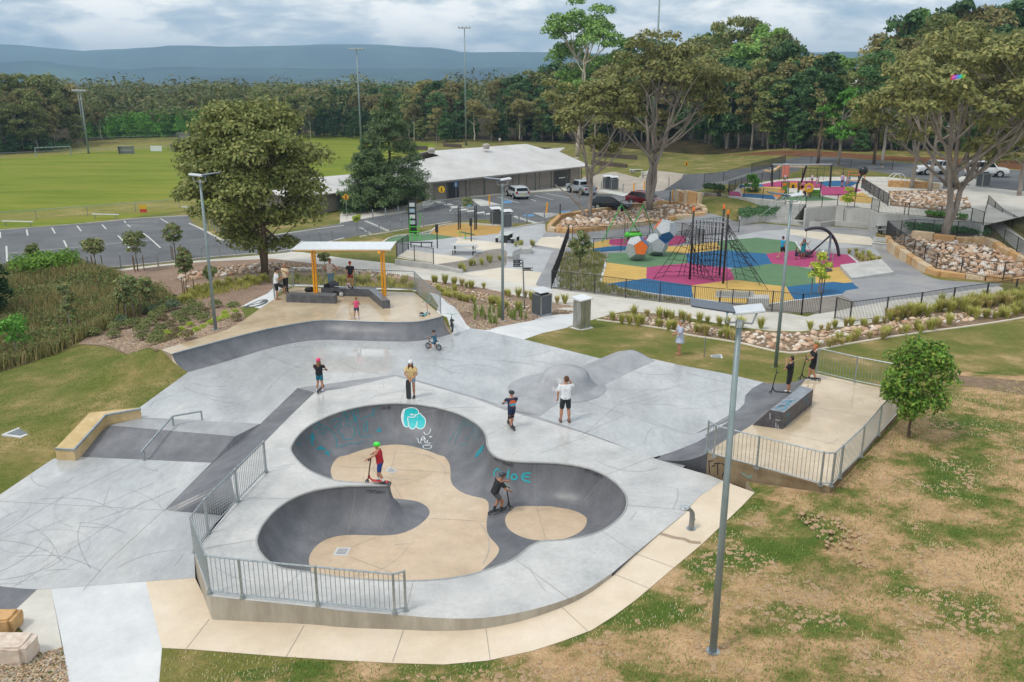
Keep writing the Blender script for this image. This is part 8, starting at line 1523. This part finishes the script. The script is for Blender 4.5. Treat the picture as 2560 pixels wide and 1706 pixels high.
def board(label,loc,rot,col,gfx=None,s=1.0):
    r = thing('skateboard',label,'skateboard',tuple(loc));r.rotation_euler = rot;r.scale = (s,) * 3;q = MB();P_ = [(-.1 * c,y) for c,y in ((.6,-.4),(.95,-.34),(1,-.2),(1,.2),(.95,.34),(.6,.4))];q.prism(P_ + [(-x,y) for x,y in P_[::-1]],-.006,.006);q.build('deck',M(col,.8),r)
    if gfx:
        for i,c in enumerate(gfx):q = MB();q.box((.0 + (.03 if i % 2 else -.02),-.26 + .13 * i,-.009),(.12,.08,.004));q.build('graphic',M(c,.6),r)
    for y in (-.22,.22):
        q = MB();q.box((0,y,-.03),(.14,.04,.035));q.build('truck',steel,r)
        for x in (-.085,.085):q = MB();q.lathe([(0,-.016),(.026,-.016),(.026,.016),(0,.016)],(x,y,-.05),10,(1,0,0));q.build('wheel',M('#d9d6cc',.5),r)
    return r
gr1 = dict(le=(-.3,.12,1.15),re=(.3,.12,1.15),lw=(-.25,.3,.98),rw=(.25,.3,.98));fo1 = dict(la=(-.05,-.14,.16),lk=(-.09,.02,.53),ra=(.05,.12,.16),rk=(.09,.12,.53),lh=(-.09,-.02,.95),rh=(.09,-.02,.95))
def bars(hgt,s,y=.28):"""hands on a scooter bar of this height""";z = hgt / s;return dict(le=(-.29,y * .35 / s,z + .17),re=(.29,y * .35 / s,z + .17),lw=(-.22 / s,(y - .03) / s,z + .02),rw=(.22 / s,(y - .03) / s,z + .02))
# on the plaza
p = PZ('e 1522,1340',zU)[0];person('man in white T-shirt and dark shorts standing with his back turned on the plaza',p,1.8,R(8),'#e6e8ea','#23282c','#5a3b25',dict(rw=(.13,.16,1.58),re=(.3,.1,1.3),le=(-.27,.02,1.16),lw=(-.27,.1,.9),la=(-.16,.04,.09),ra=(.14,-.04,.09),lk=(-.13,.04,.5),rk=(.12,.02,.5)),sleeve=.62,leglen=.8,shoes='#6a4a38',hy=.5,h=.02)
p = PZ('e 1160,1380',DK)[0];sc = 1.42 / 1.75;rz = R(18);o = person('boy in navy T-shirt with round print, black helmet and knee pads on a scooter',p,1.42,rz,'#2a3550','#1e2c4a','#3a2a1e',{**fo1,**bars(.9,sc)},helmet='#20252b',shoes='#3c4043',socks=('#1d1e20',.9),hy=.4,h=.02);q = MB();q.lathe([(0,.001),(.13,0)],(0,-.128 * sc - .02,1.24 * sc),18,(0,-1,.08));q.build('shirt_print',M('#d0603a',.7),o);q = MB();q.add([(x,-.128 * sc - .028,1.24 * sc + z) for x,z in [(-.13,-.005),(.13,-.005),(.1,-.08),(.04,-.12),(-.04,-.12),(-.1,-.08)]],[tuple(range(6))]);q.build('shirt_print',M('#3aa7c0',.7),o);scooter('black scooter under the boy with knee pads',p,rz)
p = PZ('e 487,1172',DK)[0];person('girl with white helmet and long brown hair in a yellow top holding a skateboard',p,1.55,R(176),'#d8bd84','#7f9cb8','#4f3222',dict(lw=(-.05,.24,.93),rw=(.06,.24,.93),le=(-.26,.1,1.14),re=(.26,.1,1.14)),helmet='#dfe1e2',longhair=True,leglen=.35,shoes='#1f1f21',lean=.08,h=.02);board('dark skateboard held upright before the girl with the white helmet',(p[0] - .1,p[1] - .24,DK + .42),(R(88),0,R(4)),'#35373a')
p = PZ('d 2165,1132',DK)[0];sc = 1.38 / 1.75;person('girl in pink helmet, black T-shirt and teal shorts riding away on a scooter',p,1.38,R(-6),'#1c1d20','#1f6a80','#8a6442',{**bars(.85,sc),'la':(-.16,-.02,.12),'ra':(.14,.0,.12)},helmet='#e8316e',longhair=True,shoes='#c9c4d6',h=.022);scooter('black scooter under the girl with the pink helmet',p,R(-6),s=.95)
p = PZ('e 632,850',zU)[0];rz = R(62);person('toddler in black helmet and blue shirt on a balance bike',p,.98,rz,'#35627c','#3f6f8a','#3a2a1e',dict(pv=(0,-.2,.8),lh=(-.11,-.2,.78),rh=(.11,-.2,.78),ch=(0,-.13,1.15),ls=(-.18,-.1,1.27),rs=(.18,-.1,1.27),hd=(0,-.05,1.55),lk=(-.17,.12,.5),rk=(.17,.05,.5),la=(-.2,.1,.1),ra=(.2,-.12,.1),le=(-.27,.1,1.12),re=(.27,.1,1.12),lw=(-.27,.32,1.05),rw=(.27,.32,1.05)),helmet='#1d1f22',shoes='#d8d4cc',h=.028);bike('small black balance bike under the toddler',p,rz,'#232528',1.0)
# around the shelter
p = PZ('A 1165,725',ZQ)[0];person('small girl in pink top and navy skirt running on the tan platform',p,1.12,R(12),'#e0537a','#2b4668','#8a6442',dict(la=(-.22,.12,.1),ra=(.16,-.1,.14),lk=(-.14,.1,.5),rk=(.13,.05,.5),lw=(-.38,.2,1.22),le=(-.32,.0,1.15),rw=(.3,.22,1.1)),sleeve=0,leglen=.55,shoes='#a9a3cf',h=.028)
p = PZ('A 245,512',ZQ)[0];person('man in white T-shirt, black cap and shorts leaning on the shelter fence',p,1.8,R(-72),'#e2e4e6','#26262a','#2a2320',dict(rk=(.12,.36,.72),ra=(.1,.42,.42),lw=(-.06,.34,1.2),rw=(.1,.34,1.18),le=(-.25,.12,1.14),re=(.25,.12,1.14)),hat='#1f2023',leglen=.85,shoes='#9a7a62',lean=.12,h=.024)
p = PZ('A 352,425',ZQ)[0];person('woman in cream top and dark trousers beside the fence-leaning man',p,1.68,R(150),'#d8c5a2','#1f2125','#8a6a4c',dict(lw=(-.1,.22,1.35),rw=(.22,.12,1.0)),pants=True,h=.026,hy=.4)
p = PZ('A 868,372',ZQ)[0];person('woman in white tank top and jeans with hands on hips behind the seat block',p,1.7,R(172),'#d9cfc6','#6f93b0','#7a4f33',dict(lw=(-.16,.04,1.05),rw=(.16,.04,1.05),le=(-.4,-.06,1.18),re=(.4,-.06,1.18)),sleeve=0,pants=True,h=.026)
p = PZ('A 1098,372',ZQ + .42)[0];p[2] = ZQ + .42;person('boy in red cap, navy shirt and red shorts standing on the long seat block',p,1.5,R(165),'#1e2530','#8f1f26','#2a2320',dict(lw=(-.2,.15,.95),rw=(.1,.28,1.0),rk=(.12,.16,.55),re=(.27,.08,1.15)),hat='#c22a2a',leglen=.5,h=.026);p = PZ('A 1062,470',ZQ)[0];board('skateboard with pink and white graphics leaning on the long seat block',(p[0] + .04,p[1] + .12,ZQ + .38),(R(-75),0,R(8)),'#d5c9cf',['#b04a6a','#4a3f5a','#c9496a','#5a4a6a','#d8d3d8'])
for spec,lb,c,sz in (('A 630,415','black bag slumped behind the short seat block','#1d1b1c',(.42,.3,.26)),('A 895,352','grey patterned bag on the long seat block','#54545c',(.4,.25,.26)),('A 818,358','small black bag on the left end of the long seat block','#1b1b1e',(.22,.2,.16)),('A 945,455','black backpack on the platform before the long seat block','#17171a',(.26,.22,.34)),('A 840,430','small dark bag behind the right end of the short seat block','#2a2a30',(.2,.2,.2))):
    zb_ = ZQ + (.432 if 'on the' in lb and 'platform' not in lb else 0);p = PZ(spec,zb_)[0];r = thing('bag',lb,'bag',tuple(p));blob('body',[((-sz[0] * .5,0,sz[2] * .45),(sz[0] * .5,.03,sz[2] * .5),sz[2] * .5,sz[2] * .42),((0,0,sz[2] * .5),(.05,0,sz[2] * .85),sz[2] * .5,sz[2] * .3)],M(c,.8),r,.03,.04,[lambda q_:-q_[:,2]]);q = MB();q.tube([(-sz[0] * .4,0,sz[2] * .8),(-.1,-.05,sz[2] * 1.25),(.15,0,sz[2] * 1.1)],.014,5);q.build('strap',M('#222224',.8),r)
p = PZ('A 985,468',ZQ)[0];r = thing('soccer_ball','white and black ball on the platform before the long seat block','ball',tuple(p));q = MB();q.ball((0,0,.12),.12,14,10);q.build('ball',M('#e0dcd8',.5),r,False,True);q = MB()
for v in icn:d = v.normalized();q.lathe([(0,.003),(.035,0)],Vector((0,0,.12)) + d * .121,5,d)
q.build('patches',M('#222222',.6),r)
p = PZ('A 1950,690',ZQ)[0];scooter('small teal three-wheeled scooter on the tan platform',p,R(-20),'#2aa8b8','#2aa8b8','#c03a4a',.75,three=True);p = PZ('A 1915,690',ZQ)[0];r = thing('helmet','black and white child helmet lying beside the teal scooter','helmet',(p[0] - .02,p[1],ZQ));q = MB();q.lathe([(.125,0),(.14,.06),(.11,.14),(.05,.18),(0,.19)],(0,0,0),14);q.build('shell',M('#26282b',.3),r,False,True);q = MB();q.lathe([(.1425,.05),(.128,.1)],(0,0,0),14);q.build('stripe',M('#c9cbd2',.4),r)
p = PT('A 2250,860')[0];bike('child bicycle with mint green pedals standing on the path by the quarter pipe',p,R(10),'#2c2f33',1.35,R(6),.18,'#9fc9b8')
# in and beside the bowl
p = PZ('N 275,580',DK)[0];p[2] = DK;sc = 1.4 / 1.75;rz = R(78);person('boy in green helmet, red singlet and blue shorts on the bowl lip',p,1.4,rz,'#b51f2a','#1f4088','#3a2a1e',{**fo1,**bars(.92,sc,.34)},sleeve=0,helmet='#3fdc3a',shoes='#26282b',socks=('#e4e6e4',.1),lean=.12,leglen=.75,h=.02);scooter('red scooter under the boy with the green helmet',p,rz,'#1c1c1e','#b02430','#1c1c1e',1.02)
hb_ = bowl_tree.ray_cast(Vector((0,0,CH)),Vector(ray_p('N 1800,955')[0]));p = hb_[0];sc = 1.5 / 1.75;rz = R(-62);person('boy in black T-shirt and patterned helmet riding a scooter in the bowl',p,1.5,rz,'#232326','#5f6063','#3a2a1e',{**fo1,'pv':(0,-.12,.9),'lh':(-.09,-.12,.88),'rh':(.09,-.12,.88),'ch':(0,.02,1.2),'ls':(-.19,.06,1.32),'rs':(.19,.06,1.32),'hd':(0,.22,1.47),'le':(-.3,.22,1.12),'re':(.3,.2,1.05),'lw':(-.22,.5,1.1),'rw':(.24,.4,.92),'lk':(-.1,.1,.5),'rk':(.1,.14,.5)},helmet='#3b4048',shoes='#3a3a3c',socks=('#1f1f22',.1),skin=SKIN2,h=.02,leglen=.55);scooter('black and green scooter under the boy in the bowl',p,rz,'#2a7a36','#232426','#1f2022',1.05)
# right platform
p = PZ('H 862,535',ZP)[0];person('boy in black standing with hand to chin and a scooter at the wedge block',p,1.5,R(58),'#1a1b1d','#1d1e21','#2e211a',dict(lw=(-.02,.2,1.5),le=(-.24,.14,1.2),rw=(.3,.3,1.0)),shoes='#dcdcda',leglen=.95,sleeve=.7,h=.02);p2 = PZ('H 808,548',ZP)[0];scooter('black scooter held by the boy at the wedge block',p2,R(80),tilt=(0,R(6)))
p = PZ('H 1080,418',ZP)[0];rz = R(82);person('red-haired boy in black on a scooter at the far corner of the right platform',p,1.5,rz,'#17181a','#18191b','#c0683a',{**fo1,**bars(.9,1.5 / 1.75,.3)},shoes='#1b1c1e',leglen=.7,sleeve=.65,h=.02);scooter('black scooter under the red-haired boy',p,rz,s=1.05)
p = PT('e 2292,885')[0];person('barefoot woman in pale blue dress standing on the lawn',p,1.66,R(95),'#b9c2d6','#b9c2d6','#8f8478',dict(lw=(-.1,.28,1.08),rw=(.12,.28,1.06),le=(-.25,.1,1.13),re=(.25,.1,1.13)),dress=.62,sleeve=.7,bare=True,longhair=False,h=.024)
# playgrounds
p = PT('E 248,765')[0];person('man in bright blue T-shirt and black shorts walking on the pink rubber',p,1.8,R(-75),'#2ba0c8','#1c1c1f','#2a1e18',dict(la=(-.1,-.3,.12),ra=(.1,.22,.09),lk=(-.1,.0,.5),rk=(.1,.16,.52)),leglen=.85,shoes='#c9a890',h=.03)
p = PT('E 490,772')[0];person('woman in teal striped dress holding the arch swing rope',p,1.64,R(170),'#1f7f86','#1f7f86','#5a3322',dict(rw=(-.45,.12,1.5),re=(-.35,.1,1.3),lw=(.1,.2,1.4),le=(.28,.08,1.2),ls=(.19,0,1.42),rs=(-.19,0,1.42)),dress=.6,sleeve=0,longhair=True,h=.03,skin=SKIN2)
p = PT('E 412,780')[0];person('small child in dark dress beside the basket swing',p,1.0,R(-80),'#2a2c48','#2a2c48','#6a3a26',dict(lw=(-.15,.4,1.05),rw=(.15,.4,1.05)),dress=.5,sleeve=0,h=.04)
for spec,lb,hh,rz,tp_,bt in (('F 1300,505','child in pale top walking by the swing set',1.25,10,'#c9b3b8','#8a94b0'),('F 1242,455','child in white hat at the swing',1.1,160,'#d8d6d4','#2a2a30'),('F 1588,498','woman in lilac top at the upper playground',1.6,-60,'#c4aed2','#5a5a68'),('F 1640,492','child beside the woman in lilac',1.1,120,'#a9b4d0','#b08a7a'),('F 1672,470','child in teal beside the orange toy',1.15,100,'#3f9aa2','#c9a890'),('F 1782,452','bare-shouldered adult behind the orange toy',1.7,90,'#c09078','#2b2b2e'),('F 932,440','toddler at the orange seat board',.95,180,'#d8d8da','#2e3340')):
    p = PZ(spec,ZT)[0];person(lb,p,hh,R(rz),tp_,bt,'#4a3020',h=.05)
p = PT('b 1080,980')[0];person('distant man in white shirt on the lawn before the forest edge',p,1.75,R(170),'#cfd2d6','#3a4a5e','#3a2a20',h=.05)
# ================================================================ spray paint
TEAL = M('#12a8b4',.6);TEAL2 = M('#1b8a98',.7);WHT = M('#e2eaec',.6);INK = M('#2b2b31',.8);gp_ = pk
def fillpoly(spec,mat,nm,off,step=2.2):
    P_ = smoothline(px(spec),True,2);x0,y0 = P_.min(0);x1,y1 = P_.max(0);gx,gy = np.meshgrid(np.arange(x0,x1,step),np.arange(y0,y1,step));k = inpoly(P_,gx.ravel(),gy.ravel()) & (pdist(P_,gx.ravel(),gy.ravel()) > step * .4);V,F_ = cdt([P_],np.stack([gx.ravel()[k],gy.ravel()[k]],1));c = V[F_].mean(1);F_ = F_[inpoly(P_,c[:,0],c[:,1])];h = on_bowl(V,off)
    if len(h) == len(V):mk(nm,[tuple(a) for a,_ in h],F_,mat,gp_,True,None,True)
fillpoly('J 1300,150 1330,140 1330,200 1315,260 1315,330 1345,360 1310,345 1285,290 1275,220',WHT,'spray_paint',.006);fillpoly('J 1310,180 1340,145 1400,130 1450,140 1485,180 1500,210 1540,240 1560,290 1545,350 1510,380 1470,362 1450,345 1430,378 1390,372 1368,345 1340,358 1312,325 1308,250',M('#14c2c6',.5),'spray_paint',.009)
for s in ('J 1300,300 1310,340 1345,362 1370,345 1355,260 1350,235 1400,245 1440,240 1445,220 1400,205 1365,215 1420,215 1470,215 1485,190 1470,155 1430,133 1380,132 1330,145 1310,180 1300,300','J 1370,345 1390,378 1425,380 1450,348 1465,280 1468,300','J 1450,348 1475,372 1510,382 1548,350 1562,290 1545,245 1505,212 1488,190','J 1463,240 1468,246'):stroke(s,.035,WHT,'spray_paint',gp_,lambda q_:on_bowl(q_,.013))
for s in ('J 1615,375 1610,410 1580,440 1550,440 1530,400 1545,420','J 1450,490 1475,480 1470,530 1500,545 1510,470 1550,450 1530,500 1500,480 1530,520 1560,450 1540,560 1600,480 1560,540 1620,530 1600,555 1550,550','J 1600,465 1620,455 1635,465 1615,475 1600,465','J 1530,560 1580,570 1625,560 1630,590 1580,605 1525,595 1530,560','J 1500,545 1520,540'):stroke(s,.026,WHT,'spray_paint',gp_,lambda q_:on_bowl(q_,.012))
for s in ('J 300,370 280,340 320,305 360,310 350,350 310,365 300,370','J 360,330 420,345 480,390 530,440 550,500 545,580 620,575 660,545 760,540 860,520','J 470,310 520,270 580,255','J 520,370 540,330 600,300 610,210 650,185 700,210 640,290 700,300 760,290 750,190 700,200','J 700,180 740,175 790,145 800,210 760,300','J 780,300 795,360 790,430 820,450','J 830,270 880,235 960,215 970,160','J 960,150 970,240','J 1020,125 960,165','J 870,290 850,360 870,420','J 900,270 890,340 900,410','J 600,330 560,390 580,440 640,440 600,500 740,490 760,380 720,340 640,330','J 800,440 860,470 950,455','J 340,400 400,370 440,400 390,440 350,420','J 640,180 660,260','J 90,555 130,540 160,560','J 120,520 140,480','J 210,500 240,440 250,480 270,420','J 80,720 110,750','J 500,650 470,620'):stroke(s,.03,TEAL2,'spray_paint',gp_,lambda q_:on_bowl(q_,.008))
for s in ('J 255,510 262,440 280,400 290,450 310,480 275,520 290,570 265,550','J 305,605 345,580 365,560 400,585 440,615 380,610 345,612','J 985,420 1010,385 1050,350 1045,390 1068,410 1020,405','J 2105,710 2130,650 2170,600 2205,555 2218,560 2210,610 2160,675','J 400,640 440,620 470,640 460,700 440,660','J 730,190 760,220 770,300 740,260'):fillpoly(s,TEAL2,'spray_paint',.007)
for s in ('B 285,1050 330,960 400,880 440,830 465,760 480,820 460,880','B 360,1040 380,960 440,900','B 510,790 500,830 530,860 560,800 570,770 575,880 540,950','B 600,860 570,940 545,980','B 640,870 600,960 570,1010','B 660,930 620,1000 590,1050','B 400,1090 440,1075 500,1060','B 470,1020 520,990'):stroke(s,.02,TEAL2,'spray_paint',gp_,lambda q_:on_bowl(q_,.008))
for s in ('B 870,1355 830,1355 805,1390 815,1430','B 885,1372 885,1450','B 885,1425 908,1408 922,1455','B 980,1355 962,1455','B 1040,1408 1008,1425 1010,1462 1040,1478 1072,1462 1072,1425 1040,1408','B 1235,1398 1150,1400 1125,1430 1215,1445','B 1125,1430 1140,1480 1228,1502'):stroke(s,.055,TEAL,'spray_paint',gp_,lambda q_:on_bowl(q_,.009))
def tagtext(txt,p0,p1,hpx,curve=0):
    cu = bpy.data.curves.new('t','FONT');cu.body = txt;cu.size = 1;cu.resolution_u = 1;o = bpy.data.objects.new('t',cu);COL.objects.link(o);bpy.context.view_layer.update();me = bpy.data.meshes.new_from_object(o);bpy.data.objects.remove(o);V = np.array([v.co[:2] for v in me.vertices]);F_ = [tuple(f.vertices) for f in me.polygons];wd = V[:,0].max();a,b_ = px(p0)[0],px(p1)[0];t = V[:,0] / wd;P_ = a + (b_ - a) * t[:,None];P_[:,1] -= V[:,1] / .72 * hpx - curve * (4 * t * (1 - t)) + np.sin(t * 40) * hpx * .12;P_[:,0] += V[:,1] * hpx * .3;h = on_bowl(P_,.008)
    if len(h) == len(V):mk('marker_tag',[tuple(x) for x,_ in h],F_,INK,gp_,False,None,True)
tagtext('YARSEK','J 1055,160','J 1165,150',8);tagtext('SAYOBUDSOUTHUREYANNEY','B 1320,1315','B 1780,1372',9,-3);tagtext('JEMX DANTE','B 1850,1385','B 2060,1470',9,-2);tagtext('BAZTYANNEK','B 805,1240','B 1035,1325',8,4);tagtext('SYMTAFFY','N 70,690','N 325,715',9)
# tags on flat faces: the right platform wall and the wedge block
def on_plane(o_,n_):return lambda p2:[(Vector((0,0,CH)) + Vector(r) * ((Vector(o_) - Vector((0,0,CH))).dot(n_) / Vector(r).dot(n_)) - n_ * .006 * (1 if Vector(r).dot(n_) > 0 else -1),n_) for r in rays(p2)]
wn = (Vector(pc[1]) - Vector(pc[0])).cross(Vector((0,0,1))).normalized();ow = on_plane(pc[0],wn)
for s in ('i 195,70 200,160','i 195,75 225,70','i 215,110 240,100','i 230,90 275,88','i 255,90 255,165','i 280,90 305,95 300,140 285,180'):stroke(s,.035,INK,'marker_tag',gp_,ow)
for s in ('i 415,150 430,165 445,160','i 440,175 470,185 490,170','i 470,165 475,195'):stroke(s,.04,M('#7fa39c',.7),'spray_paint',gp_,ow)
bn = (Vector(BOXP[2]) - Vector(BOXP[1])).cross(Vector((0,0,1))).normalized();ob_ = on_plane(BOXP[1],bn)
for s in ('H 840,760 860,740 880,725 850,790 870,800 845,830','H 845,745 875,720','H 1010,640 1020,600 1040,590 1030,630 1050,620','H 1000,600 1050,575'):stroke(s,.04,M('#3f7f96',.6),'spray_paint',gb,ob_)
of_ = on_plane(BOXP[4],(Vector(BOXP[6]) - Vector(BOXP[4])).cross(Vector((0,0,1))).normalized())
for s in ('H 740,785 760,780 765,800','H 770,785 790,790','H 745,810 748,880','H 765,830 770,890','H 690,720 692,780'):stroke(s,.02,M('#c3c6c8',.7),'spray_paint',gb,of_)
ot_ = on_plane(np.array(BOXP[0]) + [0,0,.003],Vector((0,0,1)))
for s in ('H 740,680 800,650 860,660 810,690 770,695','H 800,620 860,600 900,610 840,640','H 760,660 880,640','H 850,620 930,600'):stroke(s,.06,M('#4f8ea6',.5),'spray_paint',gb,ot_)
wet_m = M('#a08c7a',.2);
v,f = ribbon(resample(PZ('i -165,545 -150,560 -90,575 -40,590 30,600 70,620 140,625',zpath),.1),.14,zpath,.003);mk('wet_patch',v,f,M('#a8917a',.25),pk,False,None,True)
# ================================================================ air
hz_ = MB();hz_.box((0,3880,105),(16000,8000,282));ho = hz_.build('haze',None if False else pmat('haze_air','#ffffff'));ho['kind'] = 'stuff';m = ho.data.materials[0];T = m.node_tree;T.nodes.clear();om = T.nodes.new('ShaderNodeOutputMaterial');pv = T.nodes.new('ShaderNodeVolumePrincipled');pv.inputs['Color'].default_value = (.5,.75,1,1);pv.inputs['Density'].default_value = .0002;pv.inputs['Anisotropy'].default_value = .1;T.links.new(pv.outputs[0],om.inputs['Volume'])
bpy.context.view_layer.update()
